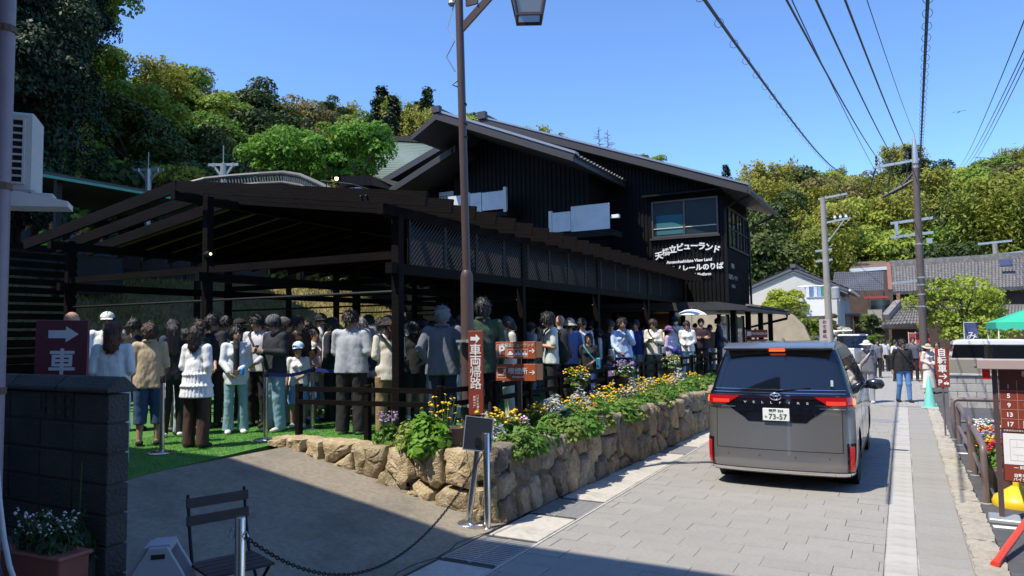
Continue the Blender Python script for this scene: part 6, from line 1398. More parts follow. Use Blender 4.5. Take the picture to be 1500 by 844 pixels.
part("top_arm", MB().bar(U2(-.2, H2 - .05), U2(1.1, H2 + .1), .07, .09), galv, u2); part("arm", MB().bar(U2(-.1, H2 * .85), U2(1.2, H2 * .87), .07, .09).bar(U2(0, H2 * .72), U2(.9, H2 * .86), .05, .05), galv, u2)
for f_ in (.69, .63): part("arm", MB().bar(U2(-.45, H2 * f_), U2(.3, H2 * f_ + .05), .07, .1), galv, u2)
part("transformer", MB().lathe(U2(.35, H2 * .44), [(.17, -.3), (.19, -.25), (.19, .25), (.12, .32)], 14), M("transformer_grey", (.33, .35, .37), .5), u2); part("arm", MB().tube([U2(0, H2 * .22), U2(1.0, H2 * .225)], .03, 6), galv, u2)
for k in range(3): part("insulator", MB().lathe(U2(.5 + .25 * k, H2 * .87), [(.04, 0), (.07, .06), (.04, .14), (.06, .2)], 8), white_paint, u2)
def wire(a, c, sag, r_, label, coil=None, n=40, group="overhead wires"):
    t = []; a = Vector(a); c = Vector(c)
    for k in range(n + 1): u = k / n; p = a.lerp(c, u); p.z -= sag * 4 * u * (1 - u); t.append(p)
    w_ = thing("overhead_wire", label, "wire", a, 0, group); part("cable", MB().tube([p - a for p in t], r_, 5), wire_m, w_)
    if coil:
        g = MB(); m_ = int((c - a).length / coil)
        for k in range(1, m_):
            u = k / m_; p = a.lerp(c, u); p.z -= sag * 4 * u * (1 - u); d = (c - a).normalized(); sd = d.cross(Vector((0, 0, 1))).normalized(); up_ = sd.cross(d)
            rg_ = [p - a + (sd * math.cos(q) + up_ * math.sin(q)) * r_ * 2.6 + up_ * r_ * -1.6 for q in [j * math.pi / 4 for j in range(9)]]; g.tube(rg_, r_ * .16, 4, cap=False)
        part("spacer_ring", g, wire_m, w_, kind="stuff")
    return w_
T1 = lambda q: Vector((b1.x, b1.y, 0)) + q
def back(px, dep): return atD(px, -60, dep)
for k, px in enumerate((1120, 1168, 1215)): wire(T1(ins[k]) + Vector((0, 0, .35)), back(px, 7), .12, .014, ["leftmost", "middle", "rightmost"][k] + " of the three power wires running up from the pole's crossarm insulators")
wire(T1(ins[0]) + Vector((-.1, 0, -.1)), back(1132, 7.5), .1, .008, "thin messenger wire just below the leftmost power wire")
wire(T1(U1(0, H1 * 1.03)), back(1250, 7), .1, .006, "faint lightning wire rising from the pole tip")
wire(T1(U1(.12, H1 * .84)), back(1362, 6.5), .0, .02, "thick dark cable bundle with loops running straight up from the pole", .55)
p = atD(1228, 250, 45); wire(p, back(990, 7), .35, .022, "ringed cable descending diagonally across the sky above the hall", 1.1)
far_p = atD(1405, 245, 70)
for k, px in enumerate((1560, 1590, 1596, 1604)): wire(far_p + Vector((.3 * k, 0, 0)), atD(px, -120, 9), .4, .012, "one of four thin wires fanning in at the upper right", group="fanning wires at the upper right")
for k, py in enumerate((231, 240, 249)): wire(atD(1428, py, 72), atD(1540, py + 1, 72), .05, .03, "one of three level wires above the right hill's trees", group="level wires at the right hill")
wire(T1(U1(.1, H1 * .75)), atD(1432, 385, 42), .1, .012, "stay wire slanting down to the right from the pole")
wire(T1(U1(-.1, H1 * .28)), atD(1230, 362, 60), .2, .015, "low service wire from the brown pole toward the wooded hill")
u3, b3, t3 = upole(1462, 356, 60, .2, "distant grey utility pole top behind the old tiled roof", conc, 1465); part("shaft", MB().tube([(0, 0, 0), (0, 0, t3.z)], .16, 10), conc, u3); part("arm", MB().bar((-1.0, 0, t3.z), (1.0, 0, t3.z + .1), .12, .14).bar((-.6, 0, t3.z - .9), (1.6, 0, t3.z - .7), .12, .14), galv, u3)
# a kite gliding over the street
for (px, py, d, lb) in ((1405, 164, 60, "dark gliding bird to the right of the pole"), (1487, 210, 120, "tiny distant bird near the right edge")):
    p = atD(px, py, d); k = thing("bird", lb, "bird", p, R(20)); part("body", MB().add([(0, -.22, 0), (.05, 0, .03), (0, .3, 0), (-.05, 0, .03), (0, 0, -.05), (.62, .08, .12), (.5, -.06, .1), (-.62, .08, -.05), (-.5, -.06, -.03), (.1, .38, 0), (-.1, .38, 0)], [(0, 1, 4), (0, 4, 3), (0, 3, 1), (1, 2, 4), (3, 4, 2), (1, 3, 2), (1, 5, 6), (1, 6, 0), (3, 8, 7), (3, 0, 8), (2, 9, 10)]), M("bird_brown", (.04, .03, .025), .8), k)
# distant car ahead of the van
dc = thing("distant_car", "white car with red tail lights far up the street", "car", (-3.1, 40, 0)); part("body", MB().prism([(0, -.0, .25), (0, 4, .25), (0, 4, .9), (0, 3, 1.0), (0, -.05, 1.0)], (1.7, 0, 0)), MATS["car_white"], dc, bevel=.06); part("cabin", MB().prism([(.1, .0, 1.0), (.1, 3, 1.0), (.1, 2.3, 1.55), (.1, .4, 1.6)], (1.5, 0, 0)), MATS["car_glass"], dc); part("roof", MB().bb(.15, 1.55, .4, 2.3, 1.58, 1.68), MATS["car_white"], dc, bevel=.03)
for x in (.08, 1.42): part("tail_lamp", MB().bb(x, x + .2, -.08, .02, 1.0, 1.35), tail_red, dc)
for x in (.05, 1.5):
    for y in (.7, 3.2): part("wheel", MB().lathe((x + .08, y, .3), [(.28, -.1), (.3, 0), (.28, .1)], 16, 'X'), tyre, dc)

# ------------------------------------------------------------------ FLOWER BED
def clump(seed, rx, rz, n, size, asp=1.7, shell=True):
    rg = np.random.default_rng(seed); v = rg.normal(0, 1, (n, 3)); v /= np.linalg.norm(v, axis=1, keepdims=True); v[:, 2] = np.abs(v[:, 2])
    lum = 1 + .18 * np.sin(v[:, 0] * 5 + seed) * np.cos(v[:, 1] * 4 + seed * 2); P = v * np.array([rx, rx, rz]) * (lum * rg.uniform(.55, 1.05, n))[:, None]
    return leaves(P, v + [0, 0, .5], size, rg, .2, asp)
def heads(seed, rx, z0, z1, n, r_, spread=1.0):
    """flower heads: little six-petal discs on stalks"""
    rg = np.random.default_rng(seed); V = []; F = []; SV = MB()
    for i in range(n):
        a = rg.uniform(0, 6.28); q = rx * math.sqrt(rg.uniform(0, 1)); c = Vector((math.cos(a) * q, math.sin(a) * q, rg.uniform(z0, z1) - .25 * (q / rx) ** 2 * (z1 - z0))); tilt = Vector((rg.normal(0, .5), rg.normal(0, .5), 1)).normalized(); x = tilt.cross(Vector((1, 0, 0))).normalized(); y = tilt.cross(x); k = len(V); rr = r_ * rg.uniform(.7, 1.25)
        V.append(c + tilt * rr * .45)
        for j in range(8): t = j * math.pi / 4; V.append(c + (x * math.cos(t) + y * math.sin(t)) * rr * (1 if j % 2 else .8))
        V.append(c - tilt * rr * .3)
        F += [(k, k + 1 + j, k + 1 + (j + 1) % 8) for j in range(8)] + [(k + 9, k + 1 + (j + 1) % 8, k + 1 + j) for j in range(8)]
        SV.tube([c - Vector((c.x * .5, c.y * .5, c.z * .8)), c], .003, 3, cap=False)
    return mesh_np("flower_heads", np.array([tuple(v) for v in V]), np.array(F)), SV.mesh("stalks")
lf1 = leafmat("bed_green", (.08, .19, .03), (.16, .30, .05), None, .3); lf2 = leafmat("bed_variegated", (.10, .20, .03), (.32, .38, .10), None, .3); lf3 = leafmat("bed_silver", (.38, .43, .42), (.55, .58, .56), None, .1); lf4 = leafmat("bed_bluegreen", (.05, .10, .06), (.14, .2, .13), None, .2); lf5 = leafmat("bed_lime", (.12, .28, .03), (.22, .40, .05), None, .4)
fy = M("petal_yellow", (.80, .50, .015), .6, 0, .12, 30, objvar=.1); fl = M("petal_lilac", (.45, .30, .60), .6, 0, .2, 30); fw = M("petal_white", (.80, .76, .76), .6, 0, .06, 30); fo = M("petal_orange", (.72, .20, .02), .6, 0, .15, 30); fr_ = M("petal_red", (.55, .02, .03), .6, 0, .2, 30); fp_ = M("petal_pink", (.75, .50, .60), .6, 0, .1, 30); stem_m = M("stalk_green", (.07, .14, .03), .7)
GR = {}
def mesh_of(key, f):
    if key not in GR: GR[key] = f()
    return GR[key]
def leafy(kind, seed, rx, rz, n, size, lm, asp=1.7):
    def f(): V, F = clump(seed, rx, rz, n, size, asp); me = mesh_np("foliage", V, F); me.materials.append(lm); return me
    return mesh_of(("leaf", kind, seed), f)
def fl_of(kind, seed, rx, z0, z1, n, r_, mt):
    def f():
        a, b_ = heads(seed, rx, z0, z1, n, r_); a.materials.append(mt); b_.materials.append(stem_m); return a, b_
    return mesh_of(("fl", kind, seed), f)
def plant(x, y, z, s, label, foliage=None, flowers=None, nm="bedding_plant", group=None, rz=None):
    t = thing(nm, label, "plant", (x, y, z), rnd.uniform(0, 6.28) if rz is None else rz, group); t.scale = (s, s, s)
    if foliage: o = bpy.data.objects.new("foliage", foliage); COL.objects.link(o); o.parent = t
    if flowers:
        o = bpy.data.objects.new("flower_heads", flowers[0]); COL.objects.link(o); o.parent = t; o["kind"] = "stuff"; o = bpy.data.objects.new("stalks", flowers[1]); COL.objects.link(o); o.parent = t; o["kind"] = "stuff"
    return t
BZ = .68; bedy = 7.3; i = 0
while bedy < 18.5:
    seed = 50 + i % 4
    plant(-3.98 + rnd.uniform(-.06, .04), bedy, BZ - .05, rnd.uniform(.66, .88), "low green leafy bedding plant spilling over the stone wall", leafy("g" if i % 3 else "v", seed, .34, .36, 1100, .055, lf1 if i % 3 else lf2), None, group="green plants along the wall top")
    if i % 2: plant(-4.25 + rnd.uniform(-.05, .05), bedy + .2, BZ, rnd.uniform(.7, .9), "bushy green plant in the middle of the flower bed", leafy("h", seed, .30, .36, 900, .05, lf2 if i % 4 == 1 else lf1), None, group="green plants in the middle of the bed")
    bedy += rnd.uniform(.40, .52); i += 1
for k, (x, y) in enumerate(((-4.42, 7.75), (-4.5, 9.0), (-4.45, 10.0), (-4.35, 10.9), (-4.5, 11.8), (-4.4, 12.7), (-4.5, 13.6), (-4.4, 14.6), (-4.5, 15.6), (-4.42, 16.8))):
    plant(x, y, BZ, rnd.uniform(.95, 1.25), "yellow-flowering daisy clump in the flower bed along the fence", leafy("y", 60 + k % 2, .24, .28, 500, .04, lf1), fl_of("y", 70 + k % 3, .25, .22, .38, 55, .028, fy), nm="yellow_daisy", group="yellow daisies in the flower bed")
for k, (x, y) in enumerate(((-4.36, 7.35), (-4.55, 9.55), (-4.5, 10.45), (-4.55, 11.3), (-4.55, 13.1), (-4.55, 14.1), (-4.5, 16.2))):
    plant(x, y, BZ, rnd.uniform(.8, 1.1), "silvery white-leaved plant among the bed's flowers", leafy("s", 80 + k % 2, .24, .40, 1100, .026, lf3, 3.2), None, nm="silver_leaf_plant", group="silver-leaved plants in the bed")
for k, (x, y) in enumerate(((-4.3, 7.95), (-4.4, 12.2), (-4.45, 13.3), (-4.4, 15.1))):
    plant(x, y, BZ, .9, "pale pink and white flowering clump in the bed", leafy("w", 85, .2, .26, 400, .04, lf1), fl_of("w", 86, .22, .24, .36, 60, .026, fp_), nm="pink_flower_clump", group="pale pink flowers in the bed")
plant(-4.3, 9.35, BZ, .9, "ruffled blue-grey ornamental cabbage behind the smoking-area sign", leafy("c", 88, .3, .28, 600, .08, lf4), None)
plant(-4.3, 10.35, BZ, .8, "small orange-red flower clump in the bed", leafy("w", 85, .2, .26, 400, .04, lf1), fl_of("o", 89, .18, .24, .34, 40, .024, fo), nm="orange_flower_clump")
# plants at the inner corner of the wall
q = atZ(580, 662, .7); plant(q.x, 6.98, .70, .95, "dense round variegated plant at the top of the stone wall's left leg", leafy("v2", 90, .24, .34, 1500, .035, lf2), None)
q = atZ(622, 660, .7); plant(q.x, 6.93, .66, 1.0, "big lime-leaved plant in a pot with broad leaves on the stone wall", leafy("l", 91, .27, .42, 700, .085, lf5, 1.4), None)
plant(q.x + .06, 7.12, .72, 1.0, "tall yellow daisies rising from a pot behind the lime-leaved plant", leafy("y", 60, .24, .28, 500, .04, lf1), fl_of("yy", 92, .28, .30, .62, 46, .022, fy), nm="yellow_daisy")
q2 = atZ(592, 640, .7); plant(q2.x + .15, 7.1, .72, .9, "lilac flowering clump beside the tall yellow daisies", leafy("w", 85, .2, .26, 400, .04, lf1), fl_of("ll", 93, .16, .30, .44, 40, .026, fl), nm="lilac_flower_clump")
pt = thing("flower_pot", "brown flower pot behind the lime-leaved plant on the lawn edge", "flower pot", (q.x + .2, 7.15, GZ)); part("pot", MB().lathe((0, 0, 0), [(.11, 0), (.15, .28), (.165, .28), (.165, .32), (.14, .32)], 18), M("pot_brown", (.10, .06, .045), .7), pt, smooth=True, auto=40)
# baskets on the fence
for k, (y, mt, lb) in enumerate(((10.9, "y", "basket of yellow and white flowers on the fence, nearest of the three"), (13.2, "p", "basket of lilac and white flowers on the fence, middle one of three"), (16.4, "y2", "basket of pale yellow flowers on the fence, farthest one of three"))):
    t = thing("flower_basket", lb, "flower basket", (-4.74, y, 1.18)); part("basket", MB().lathe((0, 0, 0), [(.10, -.16), (.17, .0), (.18, .04), (.15, .05)], 14), MATS["pot_brown"], t)
    o = part("foliage", leafy("w", 85, .2, .26, 400, .04, lf1).copy(), None, t); o.location = (0, 0, 0); fm, st_ = fl_of("b" + mt, 94 + k, .22, .16, .30, 70, .026, {"y": fy, "p": fl, "y2": M("petal_pale_yellow", (.75, .68, .2), .6)}[mt]); part("flowers", fm.copy(), None, t, kind="stuff")
    fm2, _ = fl_of("bw" + str(k), 98 + k, .22, .08, .18, 40, .028, fw); part("white_flowers", fm2.copy(), None, t, kind="stuff")
# white flowers of the trough, a few grass blades
V, F = clump(101, .26, .22, 500, .03, 3.0); o = part("foliage", mesh_np("foliage", V * np.array([1, .45, 1]), F), leafmat("trough_green", (.03, .07, .03), (.06, .11, .05), None, .2), None); tag(o, "grassy foliage of the white flowers in the terracotta trough", "plant"); o.location = (tr_.location.x, tr_.location.y, .79)
hm, sm_ = heads(102, .27, .12, .26, 75, .016)
for k_, (m_, mt) in enumerate(((hm, fw), (sm_, stem_m))):
    o2 = part("flower_heads" if k_ == 0 else "stalks", m_, mt, o); o2.scale = (1, .5, 1)
    o2["kind"] = "stuff"
tw_ = thing("weed", "thin tall weed growing at the foot of the block wall", "plant", (-4.82, 2.86, .61)); part("stem", MB().tube([(0, 0, 0), (.01, -.01, .3), (.04, -.02, .62)], .004, 4), stem_m, tw_); V, F = clump(103, .16, .3, 90, .05, 2.5); part("foliage", mesh_np("foliage", V * np.array([1, .35, 1]), F), MATS["trough_green"], tw_)
# flower trough between the rails and the price board
ft = thing("flower_trough", "long brown trough of mixed bedding flowers behind the hoop rails", "planter", (1.12, 12.0, 0)); part("trough", MB().bb(-.22, .25, -1.35, 2.0, 0, .28), MATS["pot_brown"], ft, bevel=.02)
for k, (x, y, mt, lb) in enumerate(((.98, 10.95, fr_, "red"), (1.05, 11.25, fr_, "red"), (1.0, 11.5, fy, "yellow"), (1.05, 12.1, fl, "lilac"), (1.0, 12.6, fo, "orange"), (1.08, 13.1, fw, "white"), (1.05, 13.6, fw, "white"), (1.25, 11.2, fw, "white"))):
    plant(x, y, .26, .95, lb + (" flower clump in the long trough behind the hoop rails" if k not in (1, 6, 7) else " flower clump in the trough, the one farther from the rails" if k == 7 else " flower clump in the trough, the second of its colour along it"), leafy("w", 85, .2, .26, 400, .04, lf1), fl_of("t%d" % k, 110 + k, .22, .2, .34, 55, .03, mt), nm="trough_flower")
plant(1.3, 11.8, .26, .9, "silver-leaved plant in the long trough by the parking board", leafy("s", 80, .24, .40, 1100, .026, lf3, 3.2), None, nm="silver_leaf_plant")
plant(2.0, 17.3, .3, .9, "small green plant in the stone trough below the block wall", leafy("h", 51, .30, .36, 900, .05, lf1), None)
# ------------------------------------------------------------------ PEOPLE: one continuous body per person, clothes and hair grown round it
def nets(f, org, h):
    ins = f < 0; nx, ny, nz = f.shape; C = [(a, b, c) for a in (0, 1) for b in (0, 1) for c in (0, 1)]
    sl = lambda A, c: A[c[0]:nx - 1 + c[0], c[1]:ny - 1 + c[1], c[2]:nz - 1 + c[2]]
    cnt = sum(sl(ins, c).astype(np.int8) for c in C); act = (cnt > 0) & (cnt < 8); idx = np.argwhere(act)
    if len(idx) == 0: return np.zeros((0, 3)), np.zeros((0, 4), int)
    vals = {c: f[idx[:, 0] + c[0], idx[:, 1] + c[1], idx[:, 2] + c[2]] for c in C}; acc = np.zeros((len(idx), 3)); n_ = np.zeros(len(idx))
    for c in C:
        for ax in range(3):
            if c[ax]: continue
            e = list(c); e[ax] = 1; e = tuple(e); a, b = vals[c], vals[e]; mk = (a < 0) != (b < 0); t = np.where(mk, a / np.where(mk, a - b, 1), 0); p = np.tile(np.array(c, float), (len(idx), 1)); p[:, ax] += t; acc += p * mk[:, None]; n_ += mk
    V = (idx + acc / n_[:, None]) * h + org; ID = np.full(act.shape, -1, int); ID[act] = np.arange(len(idx)); F = []
    for ax in range(3):
        o = [(1, 2), (2, 0), (0, 1)][ax]; A = np.moveaxis(ins, ax, 0); d = A[:-1] != A[1:]; w = np.argwhere(d); w = w[:, np.argsort([ax] + [i for i in range(3) if i != ax])] if False else w
        others = [i for i in range(3) if i != ax]; g = np.zeros((len(w), 3), int); g[:, ax] = w[:, 0]; g[:, others[0]] = w[:, 1]; g[:, others[1]] = w[:, 2]
        ok = (g[:, others[0]] > 0) & (g[:, others[1]] > 0) & (g[:, others[0]] < f.shape[others[0]] - 1) & (g[:, others[1]] < f.shape[others[1]] - 1); g = g[ok]
        def cell(du, dv): q = g.copy(); q[:, o[0]] -= du; q[:, o[1]] -= dv; return ID[q[:, 0], q[:, 1], q[:, 2]]
        Q = np.stack([cell(0, 0), cell(1, 0), cell(1, 1), cell(0, 1)], 1); up = ins[g[:, 0], g[:, 1], g[:, 2]]; Q[~up] = Q[~up][:, ::-1]; F.append(Q)
    return V, np.concatenate(F)
class Field:
    """a solid grown from tapered limbs and ellipsoids that melt into each other"""
    def __init__(s, k=.02): s.pr = []; s.cut = []; s.k = k; s.noise = None
    def cap(s, a, b, ra, rb, sq=1.0, k=None): s.pr.append(("c", np.array(a, float), np.array(b, float), ra, rb, sq, k)); return s
    def ell(s, c, r, M_=None, k=None): s.pr.append(("e", np.array(c, float), np.array(r, float), M_, 0, 0, k)); return s
    def build(s, h):
        lo = np.full(3, 1e9); hi = -lo
        for p in s.pr:
            if p[0] == "c": r = max(p[3], p[4]); q = np.stack([p[1] - r, p[2] - r, p[1] + r, p[2] + r])
            else: r = p[2].max(); q = np.stack([p[1] - r, p[1] + r])
            lo = np.minimum(lo, q.min(0)); hi = np.maximum(hi, q.max(0))
        lo -= 4 * h; hi += 4 * h; n = np.ceil((hi - lo) / h).astype(int) + 1; f = np.full(n, .3, np.float32); ax = [lo[i] + h * np.arange(n[i]) for i in range(3)]
        for p in s.pr:
            k = p[6] or s.k; pad = 3 * k + 3 * h
            if p[0] == "c": r = max(p[3], p[4]); a0 = np.minimum(p[1], p[2]) - r - pad; a1 = np.maximum(p[1], p[2]) + r + pad
            else: r = p[2].max(); a0 = p[1] - r - pad; a1 = p[1] + r + pad
            i0 = np.clip(((a0 - lo) / h).astype(int), 0, n); i1 = np.clip(((a1 - lo) / h).astype(int) + 2, 0, n); S_ = tuple(slice(i0[i], i1[i]) for i in range(3))
            X, Y, Z = np.meshgrid(ax[0][S_[0]], ax[1][S_[1]], ax[2][S_[2]], indexing='ij')
            if p[0] == "c":
                a, b, ra, rb, sq = p[1], p[2], p[3], p[4], p[5]; d = b - a; X = X - a[0]; Y = (Y - a[1]) / sq; Z = Z - a[2]; d = d * np.array([1, 1 / sq, 1]); L2 = d @ d + 1e-9
                t = np.clip((X * d[0] + Y * d[1] + Z * d[2]) / L2, 0, 1); D = np.sqrt((X - t * d[0]) ** 2 + (Y - t * d[1]) ** 2 + (Z - t * d[2]) ** 2) - (ra + (rb - ra) * t); D = D * (sq if sq < 1 else 1)
            else:
                P = np.stack([X - p[1][0], Y - p[1][1], Z - p[1][2]], -1)
                if p[3] is not None: P = P @ p[3]
                q = P / p[2]; l = np.sqrt((q * q).sum(-1)) + 1e-9; D = l * (l - 1) / (np.sqrt(((q / p[2]) ** 2).sum(-1)) + 1e-9)
            c = f[S_]; hh = np.clip(.5 + .5 * (c - D) / k, 0, 1); f[S_] = (c + (D - c) * hh - k * hh * (1 - hh)).astype(np.float32)
        G = np.meshgrid(*ax, indexing='ij')
        if s.noise is not None: f = f + s.noise(*G)
        for c in s.cut: f = np.maximum(f, c(*G))
        return nets(f, lo, h)
def wrinkle(seed, amp, zs=1.0):
    r = np.random.default_rng(seed); K = r.normal(0, 1, (5, 3)) * np.array([24, 24, 30 * zs]); ph = r.uniform(0, 6.28, 5)
    return lambda X, Y, Z: amp * (sum(1 - 1.7 * np.abs(np.sin(K[i, 0] * X + K[i, 1] * Y + K[i, 2] * Z + ph[i])) for i in range(5)) / 2.0)
SKIN = M("skin", (.48, .27, .18), .5, 0, .06, 8, objvar=.12, spec=.35)
def cloth(c, rough=.9): return M("cloth_%02d_%02d_%02d" % tuple(int(v * 99) for v in c), c, rough, 0, .12, 6, .45, 30, stretch=(1, 1, .4))
HAIRC = {"black": (.010, .009, .009), "brown": (.055, .026, .014), "red": (.085, .026, .014), "dark": (.022, .013, .010), "grey": (.26, .26, .26), "white": (.45, .44, .42)}
def hairm(c): return M("hair_" + c, HAIRC[c], .38, 0, .25, 30, .5, 160, stretch=(1, 1, .2))
ARMS = {"hang": ((.235, .02, 1.12), (.235, -.05, .885)), "phone": ((.225, .0, 1.13), (.075, -.25, 1.17)), "clasp": ((.225, .03, 1.13), (.06, -.18, 1.02)), "cross": ((.225, -.03, 1.14), (-.05, -.185, 1.15)),
        "pocket": ((.265, .07, 1.14), (.175, -.02, .95)), "mouth": ((.20, -.13, 1.17), (.045, -.17, 1.41)), "up": ((.23, -.10, 1.16), (.13, -.23, 1.36)), "strap": ((.25, -.02, 1.15), (.12, -.13, 1.30)), "swing": ((.23, .10, 1.13), (.235, .12, .89)), "fwd": ((.235, -.08, 1.13), (.21, -.22, .95)), "low": ((.22, -.04, 1.13), (.10, -.22, .98)), "back": ((.26, .10, 1.14), (.06, .15, 1.0))}
EYE = None
def rotx(v, M_, piv): return tuple(piv + M_ @ (np.array(v, float) - piv))
def person(px, d, top, face, label, pose=("hang", "hang"), top_c=(.6, .6, .6), top_k="tee", leg_c=(.02, .02, .025), leg_k="long", hair="black", hair_k="short", shoe_c=(.05, .05, .05), hat=None, hat_c=(.1, .1, .1), build=1.0, female=False, h=.016, head=(0, 0), hs=1.0, z0=GZ, inner=None, fatness=1.0, stance=.0, mask=None, glasses=False, features=None, group="people queueing on the lawn", seed=None, feet=None, hem=None, hands=True, sit=False, xp=None):
    global EYE
    seed = seed if seed is not None else (int(px * 7 + d * 13) % 1000); rr = random.Random(seed)
    if xp is not None: p = atX(px, 480, xp); d = (p - Vector((0, 0, CAMH))).dot(FW); pt_ = p
    elif feet is not None: p = atZ(feet[0], feet[1], z0); d = (p - Vector((0, 0, CAMH))).dot(FW); pt_ = p
    else: pt_ = atD(px, 480, d)
    zt = atD(px, top, d).z; Hh = zt - z0; sc = Hh / 1.70
    fv = -FW * math.cos(R(face)) + RT0 * math.sin(R(face)); th = math.atan2(fv.x, -fv.y)
    t = thing("person", label, "person", (pt_.x, pt_.y, z0), th, group); t.scale = (sc * build, sc * build, sc)
    sw = (.158 if female else .178); hipx = .088 if not female else .092
    # joints
    st = stance; Lg = []
    for s in (-1, 1):
        hip = (s * hipx, 0, .89); kn = (s * (.095 + .01), -.015 - s * st * .5, .485); an = (s * (.10 + .01), .02 - s * st, .085)
        if st and s < 0: kn = (kn[0], kn[1] - .04, kn[2] + .005); an = (an[0], an[1] + 0, an[2])
        if sit: kn = (s * .11, -.36, .50); an = (s * .11, -.36, .09)
        Lg.append((hip, kn, an))
    if sit: Lg = [((h_[0], h_[1], .50), k_, a_) for h_, k_, a_ in Lg]
    Am = []
    for s, pz in zip((-1, 1), pose):
        e, w_ = ARMS[pz]; sh = (s * (sw + .005), .005, 1.385); e = (s * e[0] * (sw / .178), e[1], e[2]); w_ = (s * w_[0], w_[1], w_[2]); Am.append((sh, e, w_))
    dz = -.39 if sit else 0
    ya, pi_ = R(head[0]), R(head[1]); MY = np.array([[math.cos(ya), -math.sin(ya), 0], [math.sin(ya), math.cos(ya), 0], [0, 0, 1]]); MX = np.array([[1, 0, 0], [0, math.cos(pi_), -math.sin(pi_)], [0, math.sin(pi_), math.cos(pi_)]]); MH = MY @ MX; PV = np.array([0, .01, 1.50 + dz])
    HP = lambda x, y, z: np.array(rotx((x * hs, (y) * hs, 1.5 + dz + (z - 1.5) * hs), MH, PV))
    def torso(F, inf, sx=1.0):
        Z = lambda z: z + dz; fat = fatness
        F.cap((-.07, .005, Z(.93)), (.07, .005, Z(.93)), .104 * fat + inf, .110 * fat + inf, .85)
        F.cap((0, 0, Z(.98)), (0, 0, Z(1.16)), (.128 if not female else .118) * fat + inf, .128 * fat + inf, .72 if fat < 1.1 else .85)
        F.cap((-.055, .0, Z(1.27)), (.055, .0, Z(1.27)), (.118 if not female else .105) + inf, (.118 if not female else .105) + inf, .76)
        F.cap((-sw + .045, .008, Z(1.372)), (sw - .045, .008, Z(1.372)), .050 + inf * .8, .050 + inf * .8, .95)
        F.cap((-.05, .012, Z(1.37)), (-.02, .008, Z(1.435)), .07 + inf * .5, .05 + inf * .4, .8).cap((.05, .012, Z(1.37)), (.02, .008, Z(1.435)), .07 + inf * .5, .05 + inf * .4, .8)
        if female: F.ell((-.06, -.085, Z(1.255)), (.05 + inf * .5,) * 3).ell((.06, -.085, Z(1.255)), (.05 + inf * .5,) * 3)
    Z_ = lambda v: (v[0], v[1], v[2] + dz)
    # ---- body
    B = Field(.022); torso(B, -.004); B.cap((0, .012, 1.40 + dz), tuple(HP(0, .0, 1.53)), .052, .048)
    B.ell(HP(0, .012, 1.602), np.array((.076, .093, .098)) * hs, MH).ell(HP(0, -.028, 1.545), np.array((.058, .066, .073)) * hs, MH).ell(HP(0, -.055, 1.505), np.array((.028, .03, .022)) * hs, MH)
    B.cap(HP(0, -.092, 1.585), HP(0, -.107, 1.558), .008 * hs, .014 * hs, k=.012)
    for s in (-1, 1): B.ell(HP(s * .077, .014, 1.572), np.array((.012, .022, .032)) * hs, MH, k=.008)
    for (hp, kn, an) in Lg: B.cap(hp, kn, .082, .054).cap(kn, an, .054, .036).cap((an[0], an[1] + .025, .04), (an[0] * 1.08, an[1] - .13, .03), .036, .030)
    for s, (sh, el, wr) in zip((-1, 1), Am):
        sh, el, wr = Z_(sh), Z_(el), Z_(wr); B.cap(sh, el, .047, .037).cap(el, wr, .037, .025)
        if hands:
            u = np.array(wr) - np.array(el); u /= np.linalg.norm(u); inn = np.array((-s * 1.0, -.15, .0)); nrm = inn - u * (inn @ u); nrm /= np.linalg.norm(nrm); v = np.cross(u, nrm); W = np.array(wr)
            for q in (-.022, 0, .022): B.cap(W + u * .015 + v * q * .6, W + u * .085 + v * q, .014, .0135, k=.012)
            for fi, (q, ln_) in enumerate(((-.034, .058), (-.0115, .072), (.0115, .078), (.034, .068))):
                a = W + u * .088 + v * q; b = a + u * ln_ * .55 + nrm * .008 + v * q * .12; c = b + u * ln_ * .42 + nrm * (.026 if fi < 2 else .020); B.cap(a, b, .0095, .0085, k=.006).cap(b, c, .0085, .007, k=.006)
            a = W + u * .03 + v * .028; b = a + u * .028 + v * .026 + nrm * .012; c = b + u * .032 + v * .004 + nrm * .014; B.cap(a, b, .0125, .010, k=.008).cap(b, c, .010, .0085, k=.006)
    V, Fc = B.build(h); part("body", mesh_np("body", V, Fc, True), SKIN, t)
    # ---- trousers, skirt or shorts
    lm = cloth(leg_c)
    if leg_k != "none":
        L = Field(.03); inf = {"long": .008, "slim": .004, "wide": .026, "flare": .008, "shorts": .03, "skirt": .02, "midi": .02, "crop": .03, "leggings": .006}[leg_k]
        L.cap((-.07, .01, .93 + dz), (.07, .01, .93 + dz), .110 * fatness + .012, .110 * fatness + .012, .87).cap((0, .0, .96 + dz), (0, 0, 1.05 + dz), .118 * fatness + .012, .118 * fatness + .01, .78)
        if leg_k in ("skirt", "midi"):
            zb = .48 if leg_k == "skirt" else .20
            L.cap((-.03, 0, .9 + dz), (-.03, 0, zb - .1), .13, .21, .85).cap((.03, 0, .9 + dz), (.03, 0, zb - .1), .13, .21, .85); L.cut.append(lambda X, Y, Z: zb - Z)
        else:
            for (hp, kn, an) in Lg:
                e = an if leg_k not in () else an; r2 = {"wide": .085, "flare": .088, "crop": .08, "shorts": .09}.get(leg_k, .05 + inf * .6); L.cap(hp, kn, .084 + inf, .058 + inf).cap(kn, (e[0], e[1], e[2] - .03), .058 + inf, r2 if leg_k != "slim" else .046)
            zb = {"shorts": .52, "crop": .30, "leggings": .10}.get(leg_k, .045); L.cut.append(lambda X, Y, Z: zb - Z)
